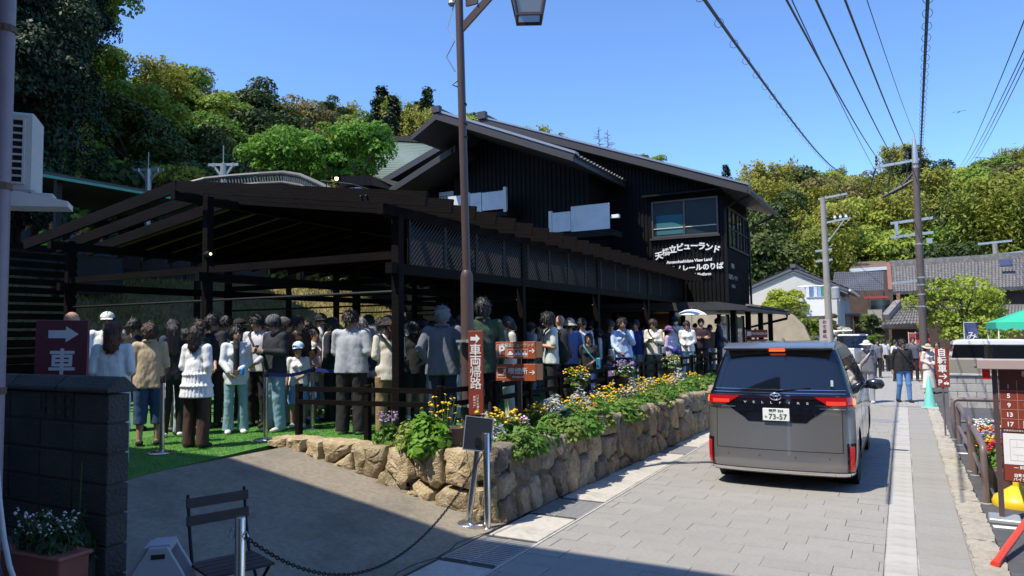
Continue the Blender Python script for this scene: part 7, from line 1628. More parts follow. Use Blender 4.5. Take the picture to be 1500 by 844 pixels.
        wz_ = min(1.045, (hem if hem is not None else {"tee": .86, "shirt": .82, "knit": .84, "jacket": .78, "blouse": .70, "dress": .42, "vest": .9}[top_k]) + .05); L.cut.append(lambda X, Y, Z: Z - (wz_ + dz)); L.noise = wrinkle(seed, .0025 if leg_k != "wide" else .0035, .5); V, Fc = L.build(h * 1.05); part("skirt" if leg_k in ("skirt", "midi") else "trousers", mesh_np("trousers", V, Fc, True), lm, t)
    # ---- top
    tm = cloth(top_c); T = Field(.017); inf = {"tee": .012, "shirt": .015, "knit": .017, "jacket": .022, "blouse": .016, "dress": .016, "vest": .014}[top_k]
    torso(T, inf); slv = {"tee": .78, "vest": 0, "shirt": 2, "knit": 2, "jacket": 2, "blouse": 1.7, "dress": .8}[top_k]
    for (sh, el, wr) in Am:
        sh, el, wr = map(np.array, (Z_(sh), Z_(el), Z_(wr)))
        if slv > 0:
            e1 = sh + (el - sh) * min(slv, 1); loose = inf + (.010 if top_k in ("tee", "dress") else 0); T.cap(sh, e1, .048 + loose * .9, .041 + loose * .9)
            if slv > 1: T.cap(el, el + (wr - el) * min(slv - 1, .93), .041 + inf * .9, (.029 + inf * .8) if top_k != "blouse" else .05)
    hz_ = hem if hem is not None else {"tee": .86, "shirt": .82, "knit": .84, "jacket": .78, "blouse": .70, "dress": .42, "vest": .9}[top_k]
    if top_k in ("blouse", "dress") or hz_ < .8:
        w0 = .135 if top_k != "blouse" else .15; w1 = {"blouse": .235, "dress": .22}.get(top_k, .175)
        T.cap((0, 0, 1.12 + dz), (0, 0, hz_ - .02 + dz * .5), w0 + inf * .5, w1, .86)
        if top_k == "blouse": T.ell((0, 0, 1.02), (.20, .17, .05)).ell((0, 0, .86), (.225, .20, .05))
    else:
        wd_ = .050 if not female else .04
        for s in (-1, 1): T.cap((s * wd_, .0, 1.22 + dz), (s * (wd_ + .032), .0, min(hz_ - .05, .90) + dz), (.112 if not female else .103) * fatness + inf, .126 * fatness + inf, .86)
    T.cut.append(lambda X, Y, Z: (hz_ + dz * (.5 if hz_ < .5 else 1)) - Z); zc = 1.452 + dz
    T.cut.append(lambda X, Y, Z: np.minimum(Z - zc - (Y + 0) * .5, .09 - np.sqrt(X * X + (Y - .01) ** 2)) if top_k != "jacket" else np.minimum(Z - zc - .01, .1 - np.sqrt(X * X + Y * Y)))
    wn_ = wrinkle(seed + 3, .0028 if top_k in ("shirt", "jacket", "tee") else .0022, .5)
    T.noise = wn_ if top_k != "blouse" else (lambda X, Y, Z: wn_(X, Y, Z) + np.where(Z < 1.1, .007 * np.sin(np.arctan2(Y, X) * 24), 0))
    V, Fc = T.build(h * 1.05); part("dress" if top_k == "dress" else "top", mesh_np("top", V, Fc, True), tm, t)
    if top_k == "jacket" or inner is not None:                     # collar / open front showing what is under it
        ic = inner or (.6, .6, .58); I = Field(.02); I.cap((0, -.115 if not female else -.135, .98 + dz), (0, -.115 if not female else -.13, 1.34 + dz), .05, .045, .7).cap((0, -.09, 1.36 + dz), (0, -.055, 1.44 + dz), .05, .05); V, Fc = I.build(h); part("shirt_front", mesh_np("shirt_front", V, Fc, True), cloth(ic), t)
        co = MB(); co.tube([Vector((.078 * math.cos(a), .012 + .066 * math.sin(a), 1.452 + dz + .012 * math.sin(a))) for a in [R(q) for q in range(-60, 241, 20)]], .021, 7); part("collar", co, tm, t, smooth=True)
    # ---- shoes
    sm_ = cloth(shoe_c, .6)
    for (hp, kn, an) in Lg:
        s_ = MB(); x, y = an[0], an[1]; pts = [(x, y + .07, .045), (x, y + .04, .055), (x * 1.03, y - .05, .055), (x * 1.08, y - .12, .042), (x * 1.1, y - .175, .035)]; s_.tube(pts, [.03, .048, .05, .046, .028], 10); s_.v = [Vector((v.x, v.y, max(v.z * .78, .0))) for v in s_.v]; part("shoe", s_, sm_, t, smooth=True)
    # ---- hair
    if hair_k != "bald":
        H = Field(.018); hi_ = .014 if hair_k != "bushy" else .021; r0 = np.array((.076 + hi_, .093 + hi_, .098 + hi_)) * hs; H.ell(HP(0, .016, 1.606), r0, MH)
        if hair_k in ("bob", "long", "midlong"):
            zb = {"bob": 1.49, "midlong": 1.40, "long": 1.26}[hair_k]
            for s in (-1, 1): H.cap(HP(s * .062, .03, 1.60), HP(s * .062, .045, zb + .03), .036 * hs, .026 * hs).cap(HP(s * .03, .07, 1.60), HP(s * .04, .085, zb), .05 * hs, .042 * hs)
            H.cap(HP(0, .075, 1.6), HP(0, .095, zb - .02), .055 * hs, .045 * hs)
        elif hair_k == "pony": H.cap(HP(0, .10, 1.62), HP(0, .135, 1.56), .03, .035).cap(HP(0, .135, 1.56), HP(0, .12, 1.38), .034, .018)
        elif hair_k == "bun": H.ell(HP(0, .12, 1.64), (.05, .05, .05))
        elif hair_k in ("short", "bushy", "bowl"): H.cap(HP(0, .07, 1.57), HP(0, .08, 1.535), .055 * hs, .04 * hs)
        fc = HP(0, -.098, 1.548); rf_ = np.array((.064, .068, .088 if hair_k != "bowl" else .078)) * hs; MT = MH
        def face_cut(X, Y, Z):
            P = np.stack([X - fc[0], Y - fc[1], Z - fc[2]], -1) @ MT; q = P / rf_; return (1 - np.sqrt((q * q).sum(-1))) * rf_.min()
        H.cut.append(face_cut)
        if hair_k in ("short", "bowl", "pony", "bun"):
            zl_ = HP(0, 0, 1.535)[2]; H.cut.append(lambda X, Y, Z: zl_ - Z if hair_k not in ("pony",) else np.minimum(zl_ - Z, .075 - Y))
        ph = rr.uniform(0, 6); H.noise = lambda X, Y, Z: .0055 * np.sin(np.arctan2(Y - .02, X) * (26 if hair_k != "bushy" else 14) + 3 * np.sin(Z * 40 + ph)) + (.006 if hair_k == "bushy" else .002) * np.sin(X * 90 + ph) * np.sin(Y * 80) * np.sin(Z * 70)
        V, Fc = H.build(h * .85)
        rgh = np.random.default_rng(seed + 9); ns = 420 if h < .015 else 200; pk = V[rgh.integers(0, len(V), ns)]; ctr = HP(0, .02, 1.58); out = pk - ctr; out[:, 2] *= .4; out /= np.linalg.norm(out, axis=1, keepdims=True) + 1e-6
        dn = np.array([0, 0, -1.0]) + rgh.normal(0, .45, (ns, 3)) + out * .28; dn -= out * ((dn * out).sum(1, keepdims=True) - .22); dn /= np.linalg.norm(dn, axis=1, keepdims=True); sd = np.cross(out, dn); ln = rgh.uniform(.025, .06, (ns, 1)); wd = rgh.uniform(.004, .009, (ns, 1))
        Q = np.stack([pk - sd * wd, pk + sd * wd, pk + dn * ln + sd * wd * .3 + out * .004, pk + dn * ln - sd * wd * .3 + out * .004], 1).reshape(-1, 3); Fc = np.concatenate([Fc, np.arange(ns * 4).reshape(-1, 4) + len(V)]); V = np.concatenate([V, Q])
        part("hair", mesh_np("hair", V, Fc, True), hairm(hair), t)
    # ---- face
    if features is None: features = abs(face + head[0]) % 360 < 115 or abs(face + head[0]) % 360 > 245
    if features:
        if EYE is None: EYE = MB().lathe((0, 0, 0), [(.002, -.008), (.010, -.004), (.012, 0), (.010, .004), (.002, .008)], 8, 'Y').mesh("eye"); EYE.materials.append(M("eye_dark", (.012, .008, .007), .2))
        eu = Matrix(MH.tolist()).to_euler()
        for s in (-1, 1):
            o = bpy.data.objects.new("eye", EYE); COL.objects.link(o); o.parent = t; o.location = HP(s * .031, -.083, 1.583); o.rotation_euler = eu; o.scale = (1.5 * hs, 1.1 * hs, .85 * hs)
            part("eyebrow", MB().tube([HP(s * .016, -.094, 1.603), HP(s * .034, -.090, 1.608), HP(s * .05, -.078, 1.602)], .0058 * hs, 5), hairm(hair if hair != "grey" else "dark"), t)
        part("mouth", MB().tube([HP(-.022, -.083, 1.527), HP(0, -.093, 1.525), HP(.022, -.083, 1.527)], [.004, .008, .004], 6), M("lips", (.30, .10, .085), .4), t)
    if glasses: 
        gl_ = MB(); gl_.tube([HP(-.074, .0, 1.588), HP(-.066, -.08, 1.588), HP(-.03, -.104, 1.586), HP(.03, -.104, 1.586), HP(.066, -.08, 1.588), HP(.074, .0, 1.588)], [.004, .006, .018, .018, .006, .004], 6); part("sunglasses", gl_, M("sunglass_black", (.01, .01, .012), .1), t)
    if mask: K_ = Field(.012); K_.ell(HP(0, -.052, 1.528), np.array((.056, .060, .048)) * hs, MH); V, Fc = K_.build(.010); part("face_mask", mesh_np("face_mask", V, Fc, True), cloth(mask), t)
    if hat:
        hm_ = cloth(hat_c); e = Field(.012); e.ell(HP(0, .014, 1.625), np.array((.097, .114, .095)) * hs, MH); zc_ = HP(0, 0, 1.615)
        up_ = MH @ np.array((0, 0, 1.0)); e.cut.append(lambda X, Y, Z: -((X - zc_[0]) * up_[0] + (Y - zc_[1]) * up_[1] + (Z - zc_[2]) * up_[2]))
        V, Fc = e.build(h * .8); part("hat_crown", mesh_np("hat_crown", V, Fc, True), hm_, t)
        b = MB(); n = 20; rw = {"cap": 0, "bucket": .055, "sun": .095, "capback": 0}[hat]; drop = {"bucket": .05, "sun": .03}.get(hat, 0)
        if rw:
            for ring_, (ex, zz) in enumerate(((.0, 1.622), (rw, 1.622 - drop), (rw, 1.615 - drop), (.0, 1.612))):
                for j in range(n): a = 2 * math.pi * j / n; b.v.append(Vector(HP((.096 + ex) * math.cos(a), .014 + (.113 + ex) * math.sin(a), zz + (.008 * math.sin(3 * a) if hat == "sun" else 0))))
            for q in range(3):
                for j in range(n): b.f.append((q * n + j, q * n + (j + 1) % n, (q + 1) * n + (j + 1) % n, (q + 1) * n + j))
        else:
            sg = -1 if hat == "cap" else 1; rows = []
            for (yy, zz, wd) in ((.075, 1.622, .088), (.12, 1.622, .080), (.165, 1.61, .066), (.185, 1.60, .03)): rows.append([HP(x, .014 + sg * (yy + (.0 if abs(x) > .05 else .012)), zz - .35 * x * x * 6) for x in np.linspace(-wd, wd, 7)])
            for dzz in (0, -.006):
                for r_ in rows:
                    for q in r_: b.v.append(Vector((q[0], q[1], q[2] + dzz)))
            for q in range(3):
                for j in range(6): a = q * 7 + j; b.f += [(a, a + 1, a + 8, a + 7), (a + 28, a + 35, a + 36, a + 29)]
        part("hat_brim", b, hm_, t, smooth=True)
    return t, sc, th
def at_person(ps, x, y, z):
    t, sc, th = ps; v = Vector((x * t.scale[0], y * t.scale[1], z * t.scale[2])); v.rotate(Matrix.Rotation(th, 3, 'Z')); return t.location + v
def hold(ps, name, mb, mat, label, cat, smooth=False):
    """an object carried by a person, built in that person's frame but standing on its own"""
    t, sc, th = ps; o = part(name, mb, mat, None, smooth=smooth); o.location = t.location; o.rotation_euler = (0, 0, th); o.scale = t.scale; return tag(o, label, cat)
def phone_in(ps, label, z=1.2): return hold(ps, "phone", MB().box((0.0, -.335, z), (.072, .012, .145), Matrix.Rotation(R(-35), 3, 'X')), M("phone_black", (.015, .015, .018), .2), label, "phone")
def strap_bag(ps, label, c, side=1, bagz=.92, size=(.26, .11, .2), strapc=None):
    t, sc, th = ps; g = thing("shoulder_bag", label, "bag", t.location, th); g.scale = t.scale
    x = side * .22; part("bag", MB().box((x, .0, bagz), (size[1], size[0], size[2])), cloth(c, .6), g, bevel=.02)
    pts = [Vector((side * .22, -.05, bagz + .1)), Vector((side * .16, -.155, 1.08)), Vector((side * .02, -.17, 1.24)), Vector((-side * .10, -.10, 1.40)), Vector((-side * .12, .0, 1.455)), Vector((-side * .10, .10, 1.40)), Vector((side * .02, .15, 1.24)), Vector((side * .16, .135, 1.08)), Vector((side * .22, .05, bagz + .1))]
    b = MB()
    for a, c_ in zip(pts[:-1], pts[1:]): b.bar(a, c_, .028, .008, (0, 1, .01))
    part("strap", b, cloth(strapc or c, .6), g); return g
def backpack(ps, label, c, sz=1.0):
    t, sc, th = ps; g = thing("backpack", label, "backpack", t.location, th); g.scale = t.scale
    F = Field(.03); F.cap((0, .21, 1.0), (0, .21, 1.30), .125 * sz, .11 * sz, .72).cap((-.06, .2, 1.0), (.06, .2, 1.0), .11 * sz, .11 * sz, .8); V, Fc = F.build(.016); part("pack", mesh_np("pack", V, Fc, True), cloth(c, .7), g)
    part("pocket", MB().box((0, .31, 1.03), (.19 * sz, .05, .17)), cloth(tuple(v * 1.5 + .004 for v in c), .7), g, bevel=.015)
    for s in (-1, 1): part("strap", MB().tube([(s * .09, .12, 1.40), (s * .11, .0, 1.462), (s * .115, -.11, 1.40), (s * .12, -.16, 1.25), (s * .14, -.10, 1.08), (s * .12, .12, .98)], .014, 6), cloth(c, .7), g)
    return g
# ------------------------------------------------------------------ WHO STANDS WHERE
W = (.74, .74, .74); BK = (.016, .016, .018); NV = (.03, .04, .09); FR = .0135
P = {}
P["bald"] = person(106, 8.8, 457, 172, "bald man in a white short-sleeved shirt behind the plum arrow board", top_c=(.70, .73, .80), leg_c=BK, hair_k="bald", fatness=1.1)
P["cap"] = person(157, 11, 458, 25, "man in a white cap and white T-shirt facing us behind the red-haired woman", top_c=W, hat="cap", hat_c=(.72, .74, .72), leg_c=(.1, .1, .12))
P["redhair"] = person(166, 8.0, 472, 195, "woman with red-brown shoulder hair in a pale blouse and light blue trousers, seen from behind", ("clasp", "clasp"), (.66, .68, .66), "shirt", (.42, .52, .62), "wide", "red", "midlong", W, female=True, h=FR, hem=.98)
P["beige"] = person(216, 0, 474, 200, "woman with short brown hair in a beige jacket and dark blue cropped skirt-trousers", ("phone", "hang"), (.47, .37, .24), "jacket", (.035, .075, .16), "crop", "brown", "bushy", BK, female=True, h=FR, feet=(217, 653), hem=.80)
P["dark_a"] = person(197, 11, 467, 185, "dark-haired man in black standing behind the beige jacket woman", ("hang", "hang"), BK, "knit")
P["longblack"] = person(252, 0, 474, 205, "woman with long black hair dressed all in black between the beige jacket and white blouse", ("clasp", "hang"), BK, "knit", BK, "long", "black", "long", W, female=True, feet=(252, 640))
P["spiky"] = person(252, 11, 468, 80, "young man with short black hair in profile looking right, behind the black-haired woman", ("phone", "phone"), NV, "tee", BK, head=(0, 18))
P["bluejkt"] = person(271, 10.6, 482, 60, "woman in a bright blue denim jacket looking down to the right", ("phone", "phone"), (.07, .17, .42), "jacket", (.38, .48, .55), "long", "black", "bun", female=True, head=(10, 15), inner=W)
P["blouse"] = person(292, 0, 477, 168, "woman in a white tiered blouse and wide brown trousers with her back to us", ("clasp", "clasp"), (.74, .76, .78), "blouse", (.060, .030, .022), "wide", "dark", "midlong", (.04, .03, .03), female=True, h=.0125, feet=(287, 656))
P["flare"] = person(332, 0, 479, 22, "long-haired woman in an open pale jacket and flared light jeans, smiling to the right", ("low", "clasp"), (.60, .65, .68), "jacket", (.22, .36, .42), "flare", "black", "long", W, female=True, h=FR, feet=(345, 635), inner=BK, head=(12, -6))
P["bowl"] = person(366, 0, 461, -12, "young man with a black bowl haircut in a pale lilac-grey sweatshirt and black trousers", ("clasp", "low"), (.55, .54, .60), "knit", BK, "long", "black", "bowl", BK, h=FR, feet=(377, 626), head=(-15, 14))
P["phone"] = person(401, 0, 461, -35, "man in a grey cap, dark shirt and light jeans typing on his phone", ("phone", "phone"), (.022, .024, .032), "shirt", (.20, .33, .42), "wide", "black", "short", (.5, .46, .42), "capback", (.13, .13, .14), h=.0125, feet=(402, 632), glasses=True, head=(0, 24))
P["girl1"] = person(437, 11.2, 505, 10, "small child in a pale blue sun cap and white top by the blue belt", ("hang", "clasp"), W, "tee", (.2, .35, .6), "skirt", "black", "bob", W, "cap", (.55, .68, .85), hs=1.25, female=True)
P["pink"] = person(461, 12.2, 481, 30, "woman in a pale pink patterned cardigan looking to the right behind the children", ("clasp", "clasp"), (.62, .50, .48), "knit", (.55, .45, .42), "midi", "black", "bun", W, female=True, head=(15, 0))
P["girl2"] = person(470, 0, 505, -20, "child in a white sun hat, beige vest and blue skirt by the fence", ("hang", "clasp"), (.62, .55, .46), "tee", (.10, .24, .52), "skirt", "black", "bob", (.5, .62, .75), "cap", W, hs=1.25, female=True, feet=(456, 616), head=(20, 5))
P["blackcap"] = person(470, 12.8, 460, 15, "man in a black cap and dark jacket looking out behind the children", ("hang", "hang"), BK, "jacket", BK, hat="cap", hat_c=BK)
P["grey"] = person(508, 0, 455, 172, "man with neat dark hair in a light grey long-sleeved shirt, back to us", ("clasp", "low"), (.40, .43, .48), "knit", BK, "wide", "dark", "short", (.3, .3, .3), h=.0125, feet=(515, 636), build=1.12, head=(-30, 0))
P["greyhair"] = person(545, 10.9, 480, 190, "grey-haired woman in dark navy standing left of the woman in the black bucket hat", ("low", "low"), NV, "knit", BK, "long", "grey", "bob", female=True)
P["bucket"] = person(571, 0, 463, 195, "woman in a black bucket hat and cream top with khaki trousers and a crossbody bag", ("low", "clasp"), (.64, .60, .50), "shirt", (.26, .175, .085), "wide", "red", "pony", W, "bucket", (.02, .02, .026), female=True, h=.0125, feet=(570, 636), hem=.78)
P["hoodie"] = person(607, 12.0, 470, 185, "man in a black hooded top and shorts with bare calves left of the grey jacket", ("clasp", "clasp"), BK, "jacket", BK, "shorts", "black", "short", W)
P["jacket"] = person(648, 10.1, 450, 172, "older man with grey hair in a grey suit jacket beside the street lamp", ("pocket", "pocket"), (.15, .165, .19), "jacket", (.025, .03, .075), "long", "grey", "short", BK, h=.0125, hem=.80, build=1.08, head=(25, 0))
P["bluepolo"] = person(677, 11.6, 462, -150, "man in a blue shirt and cap half hidden behind the grey jacket", ("hang", "low"), (.08, .12, .24), "tee", (.35, .4, .45), "long", "dark", "short", hat="cap", hat_c=(.08, .07, .07))
P["green"] = person(707, 0, 438, -165, "tall man with curly black hair in a dark green jacket just behind the street lamp", ("hang", "hang"), (.035, .065, .040), "jacket", BK, "long", "black", "bushy", W, h=FR, inner=W, xp=-5.12)
P["cream"] = person(745, 0, 464, -75, "woman with dark red hair carrying a cream jacket, bent over beside the finger signs", ("phone", "clasp"), (.62, .52, .42), "jacket", (.55, .55, .5), "long", "dark", "bob", female=True, head=(0, 22), xp=-5.55)
P["mint"] = person(806, 0, 457, -78, "young man in a pale mint T-shirt looking down, with a black backpack", ("phone", "phone"), (.56, .62, .58), "tee", BK, "long", "black", "bushy", h=FR, head=(0, 30), xp=-5.20)
P["bald2"] = person(820, 0, 462, -140, "bald man half hidden behind the young man with the backpack", ("hang", "hang"), (.3, .3, .3), "tee", BK, hair_k="bald", xp=-5.90)
P["bhat"] = person(834, 0, 467, -160, "person in a beige cotton bucket hat and blue shirt behind the backpack", ("hang", "hang"), (.10, .14, .33), "shirt", BK, "long", "dark", "short", BK, "bucket", (.42, .38, .31), xp=-5.55)
P["sung1"] = person(853, 0, 467, 20, "man in sunglasses and a white shirt behind the girl in black", ("hang", "hang"), (.6, .62, .68), "shirt", BK, "long", "black", "short", glasses=True, xp=-5.90)
P["girl3"] = person(862, 0, 489, -10, "girl in a black T-shirt with a teal bag strap leaning on the fence", ("hang", "clasp"), BK, "tee", (.03, .06, .2), "long", "black", "midlong", female=True, h=FR, xp=-5.20)
P["mask1"] = person(877, 0, 482, 10, "person in a black cap, black mask and black clothes behind the girl in black", ("hang", "hang"), BK, "jacket", BK, "long", "black", "bob", BK, "cap", BK, mask=BK, xp=-5.70)
P["sung2"] = person(894, 0, 470, 5, "man in sunglasses and a black T-shirt left of the woman eating", ("hang", "low"), BK, "tee", (.2, .25, .28), "long", "dark", "bushy", glasses=True, xp=-5.60)
P["child_sit"] = person(893, 0, 523, -60, "brown-haired small child below the woman who is eating, at the fence", ("hang", "hang"), (.16, .13, .3), "tee", BK, "long", "brown", "bob", hs=1.3, head=(0, 20), xp=-5.12)
P["eating"] = person(911, 0, 466, 5, "woman in a pale blue shirt with one hand at her mouth, eating at the fence", ("low", "mouth"), (.42, .55, .78), "shirt", NV, "long", "dark", "pony", female=True, h=FR, features=True, hem=.86, build=1.08, xp=-5.22)
P["navy"] = person(931, 0, 469, -30, "man in a royal blue T-shirt and jeans behind the eating woman", ("hang", "hang"), (.03, .05, .22), "tee", (.24, .32, .34), "wide", "black", "short", xp=-5.65)
P["vest"] = person(957, 0, 467, -25, "brown-haired woman in a sand vest with white sleeves looking at her phone", ("phone", "phone"), (.62, .58, .50), "knit", (.14, .14, .13), "wide", "brown", "long", female=True, h=FR, head=(0, 26), xp=-5.20)
P["purple"] = person(980, 0, 478, 60, "person in a purple patterned hat and lilac clothes holding a blue jacket", ("clasp", "clasp"), (.50, .42, .58), "knit", (.1, .2, .45), "long", "black", "bob", W, "bucket", (.22, .10, .26), female=True, xp=-5.25)
P["maskcap"] = person(989, 0, 464, 5, "man in a dark cap and white face mask wearing a white shirt", ("hang", "strap"), W, "shirt", (.1, .2, .42), "long", "black", "short", W, "cap", NV, mask=(.78, .78, .80), xp=-5.70)
P["cardigan"] = person(1006, 0, 470, -18, "woman in a white cardigan and pale jeans near the white parasol", ("clasp", "clasp"), (.70, .70, .68), "knit", (.38, .50, .60), "long", "dark", "bob", W, female=True, head=(0, 20), xp=-5.20)
P["maroon"] = person(1027, 0, 467, -5, "man in a dark maroon printed sweatshirt with his arms crossed", ("cross", "cross"), (.035, .018, .024), "knit", BK, "long", "black", "short", xp=-5.25)
P["lastnavy"] = person(1053, 0, 466, 75, "man in a navy jacket looking right at the far end of the queue", ("low", "hang"), (.05, .065, .12), "jacket", NV, "long", "black", "short", xp=-5.15)
P["behind_a"] = person(1040, 0, 476, 0, "person in pale trousers half hidden between the maroon sweatshirt and the navy jacket", ("hang", "hang"), (.2, .12, .12), "tee", (.3, .42, .5), xp=-5.70)
phone_in(P["phone"], "dark phone in the hands of the man in the grey cap"); phone_in(P["vest"], "phone in the hands of the woman in the sand vest"); phone_in(P["spiky"], "phone held by the young man in profile")
hold(P["beige"], "leaflet", MB().box((-.13, -.31, 1.14), (.2, .006, .15), Matrix.Rotation(R(-30), 3, 'X')), W and white_paint, "white leaflet held by the woman in the beige jacket", "leaflet")
strap_bag(P["bucket"], "black crossbody bag on the woman in the bucket hat", (.012, .012, .014), -1, .98, (.24, .12, .2)); strap_bag(P["bowl"], "dark crossbody bag on the young man with the bowl haircut", (.05, .035, .035), 1, .98)
strap_bag(P["vest"], "grey shoulder bag at the hip of the woman in the sand vest", (.28, .27, .26), 1, .95, (.2, .1, .16), BK); strap_bag(P["eating"], "light grey tote bag of the woman who is eating", (.62, .60, .58), -1, .92, (.22, .1, .26)); strap_bag(P["maskcap"], "black strap bag across the white shirt of the masked man", BK, 1, .95)
strap_bag(P["girl3"], "teal bag slung on the girl in the black T-shirt", (.03, .26, .34), 1, 1.0, (.2, .1, .28)); strap_bag(P["girl2"], "small red bag hanging at the child in the beige vest", (.5, .03, .05), -1, .75, (.16, .08, .2)); strap_bag(P["greyhair"], "black bag over the shoulder of the grey-haired woman", BK, 1, .96)
backpack(P["mint"], "black backpack on the young man in the mint T-shirt", (.014, .014, .018), 1.15)
hold(P["purple"], "folded_jacket", (lambda F: mesh_np("folded_jacket", *F.build(.018), True))(Field(.03).cap((-.12, -.2, 1.02), (.12, -.2, 1.05), .09, .08, .8).cap((.05, -.22, 1.0), (.1, -.2, .8), .07, .06)), cloth((.06, .05, .28)), "royal blue jacket folded over the arms of the person in the purple hat", "jacket", True)
hold(P["flare"], "bottle_case", MB().lathe((.09, -.24, .99), [(.02, -.05), (.028, -.03), (.028, .04), (.012, .06)], 10), M("case_blue", (.02, .2, .7), .4), "small bright blue case held by the woman in flared jeans", "case")
# white parasol
pz = atX(1013, 453, -5.25); ps_ = thing("parasol", "white open parasol held up above the far end of the queue", "parasol", (pz.x, pz.y, pz.z - 1.0)); ps_.scale = (1.4, 1.4, 1); n = 8; b = MB(); rgs = [(.0, 1.0), (.14, .97), (.25, .90), (.31, .83)]
vs = [Vector((0, 0, rgs[0][1]))]; 
for r_, z in rgs[1:]:
    for j in range(16): a = j * math.pi / 8; q = r_ * (1 if j % 2 == 0 else .95); vs.append(Vector((q * math.cos(a), q * math.sin(a), z + (0 if j % 2 == 0 else .008))))
fs = [(0, 1 + j, 1 + (j + 1) % 16) for j in range(16)] + [(1 + k * 16 + j, 1 + (k + 1) * 16 + j, 1 + (k + 1) * 16 + (j + 1) % 16, 1 + k * 16 + (j + 1) % 16) for k in (0, 1) for j in range(16)]
part("canopy", b.add(vs, fs), M("parasol_white", (.80, .81, .84), .8), ps_); part("shaft", MB().tube([(0, 0, 1.05), (0, 0, .25)], .008, 6), steel, ps_); part("handle", MB().tube([(0, 0, .25), (0, 0, .12)], .014, 8), black_metal, ps_)
# those deep in the shade of the canopy
protos = [P["dark_a"], P["spiky"], P["blackcap"], P["bluepolo"], P["navy"], P["sung2"], P["mask1"], P["greyhair"]]
shade = [(312, 461, 11.4), (330, 463, 12.2), (386, 470, 11.6), (420, 466, 12.4), (437, 463, 11.6), (450, 471, 12.6), (485, 466, 12.0), (528, 465, 11.4), (541, 462, 12.6), (556, 466, 11.8), (588, 463, 12.2), (596, 470, 13.2), (618, 468, 12.4), (632, 472, 13.0), (660, 468, 12.0), (664, 474, 13.4), (722, 471, 12.0), (735, 466, 13.0), (762, 468, 12.2), (778, 473, 13.4), (790, 472, 12.4), (842, 470, 13.4), (866, 472, 14), (905, 472, 14.4), (922, 474, 15), (944, 474, 14.6), (968, 473, 15.0), (999, 474, 15.6), (1018, 474, 16), (295, 470, 11.2), (352, 468, 12.6), (404, 473, 13), (512, 470, 13.4), (574, 472, 14), (645, 473, 14.5), (700, 470, 13.6), (750, 474, 14.8), (812, 473, 14.6)]
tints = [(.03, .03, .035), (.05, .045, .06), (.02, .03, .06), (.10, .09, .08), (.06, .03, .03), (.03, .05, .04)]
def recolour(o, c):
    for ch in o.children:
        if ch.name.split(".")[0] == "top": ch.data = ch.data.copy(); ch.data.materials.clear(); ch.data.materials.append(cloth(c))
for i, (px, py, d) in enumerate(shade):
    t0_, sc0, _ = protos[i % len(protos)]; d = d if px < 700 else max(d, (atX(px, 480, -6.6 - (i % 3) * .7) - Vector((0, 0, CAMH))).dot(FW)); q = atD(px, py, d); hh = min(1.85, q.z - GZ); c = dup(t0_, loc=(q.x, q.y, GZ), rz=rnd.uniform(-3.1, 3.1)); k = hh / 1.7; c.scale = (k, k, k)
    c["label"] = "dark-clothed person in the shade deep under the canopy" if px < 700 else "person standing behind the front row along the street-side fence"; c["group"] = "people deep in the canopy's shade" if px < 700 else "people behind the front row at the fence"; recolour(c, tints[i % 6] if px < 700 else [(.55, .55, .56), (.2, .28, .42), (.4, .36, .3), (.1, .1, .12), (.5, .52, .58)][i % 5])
# on the upper terrace
TZ = 2.85
for (px, py, d, f, kc, lb, hr) in ((37, 321, 19.5, 150, (.05, .06, .09), "person in dark blue on the upper terrace, leftmost of the group there", "black"), (72, 320, 19.0, 30, (.06, .06, .12), "woman with sunglasses next to the bright lime backpack on the upper terrace", "black"), (112, 330, 18.6, 80, (.10, .18, .42), "man in a blue shirt leaning on the upper terrace rail", "dark"), (147, 345, 18.4, 20, (.10, .14, .30), "person in blue and white, rightmost on the upper terrace", "dark")):
    q = atD(px, py, d); z0 = q.z - 1.62
    P[lb] = person(px, d, py, f, lb, ("clasp", "clasp"), kc, "tee", BK, "long", hr, "short" if px != 72 else "midlong", z0=z0, group="people on the upper terrace", h=.02)
q = atD(62, 345, 18.8); lb_ = thing("backpack", "bright lime green backpack among the people on the upper terrace", "backpack", (q.x, q.y, q.z - .25)); F_b = Field(.03); F_b.cap((0, 0, 0), (.05, 0, .25), .17, .14, .8); part("pack", mesh_np("pack", *F_b.build(.02), True), M("lime_cloth", (.25, .85, .02), .7), lb_)
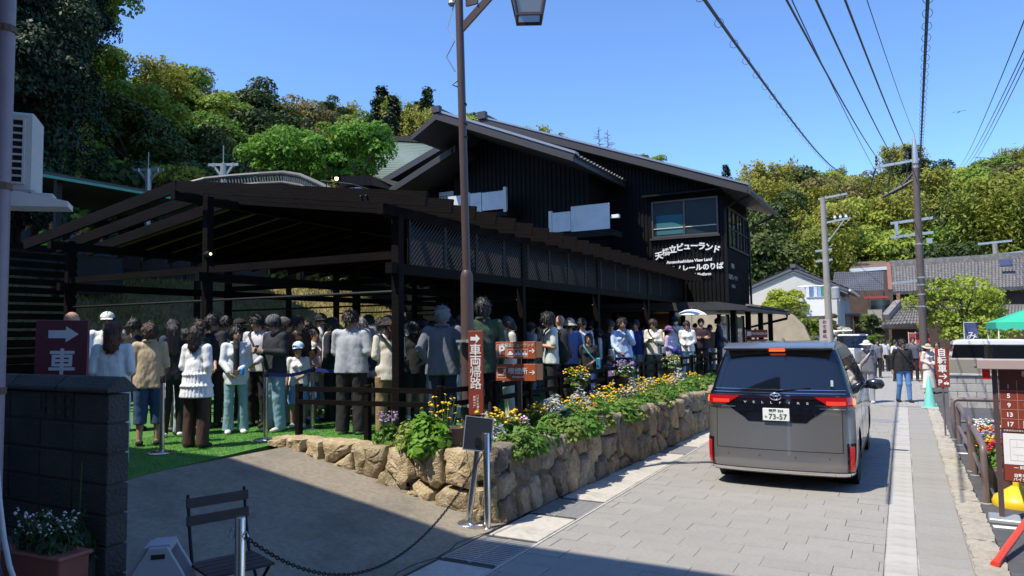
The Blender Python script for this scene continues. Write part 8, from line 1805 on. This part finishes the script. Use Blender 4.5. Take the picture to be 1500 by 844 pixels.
tf = thing("terrace_rail", "plain dark rail with leafy plants along the upper terrace edge", "railing", (-17.0, 8, 2.8))
part("rail", MB().bar(atD(10, 362, 18), atD(165, 372, 17.6), .06, .1), black_metal, tf, world=True); part("front", MB().prism([atD(0, 366, 18.1), atD(170, 376, 17.7), atD(170, 430, 17.7), atD(0, 430, 18.1)], (-.05, .2, 0)), dkm, tf, world=True)
# people in the street
kw = dict(z0=0, group="people walking in the street")
P["man"] = person(1323, 0, 497, -5, "man in sunglasses, black pullover and blue jeans walking towards us", ("swing", "hang"), BK, "knit", (.10, .22, .46), "long", "dark", "short", BK, feet=(1325, 589), stance=.10, glasses=True, fatness=1.08, h=FR, **kw)
P["lady"] = person(1364, 0, 504, 10, "woman in a straw hat and pale dress at the kerb by the cone", ("clasp", "clasp"), (.66, .58, .56), "knit", (.72, .70, .66), "midi", "black", "bob", (.05, .03, .03), "sun", (.45, .40, .32), female=True, feet=(1362, 577), head=(0, 15), h=FR, **kw)
P["sunhat"] = person(1268, 19.5, 499, 150, "person in a white sun hat and grey top just beyond the van's mirror", ("low", "hang"), (.14, .14, .16), "knit", (.25, .25, .28), "long", "grey", "bob", W, "sun", (.70, .66, .58), female=True, stance=.1, **kw)
strap_bag(P["sunhat"], "cream shoulder bag on the person in the white sun hat", (.58, .50, .38), 1, .9, (.3, .14, .3), (.6, .55, .45))
P["f1"] = person(1283, 29, 497, 0, "small distant person in grey left of the walking man", top_c=(.16, .17, .2), **kw)
P["f2"] = person(1310, 27, 498, 30, "distant person in white partly hidden by the walking man", top_c=W, **kw)
P["f3"] = person(1336, 27, 494, -20, "distant dark-haired person right behind the walking man", top_c=(.1, .1, .13), **kw)
P["f4"] = person(1371, 24, 500, -30, "distant woman with brown hair behind the straw-hatted woman", top_c=(.6, .5, .48), hair="brown", hair_k="bob", female=True, **kw)
P["f5"] = person(1294, 33, 497, 170, "farthest tiny person in pale clothes near the yellow-green shrubs", top_c=(.55, .55, .58), **kw)
strap_bag(P["man"], "small black bag at the side of the walking man", BK, 1, .92, (.18, .09, .18))
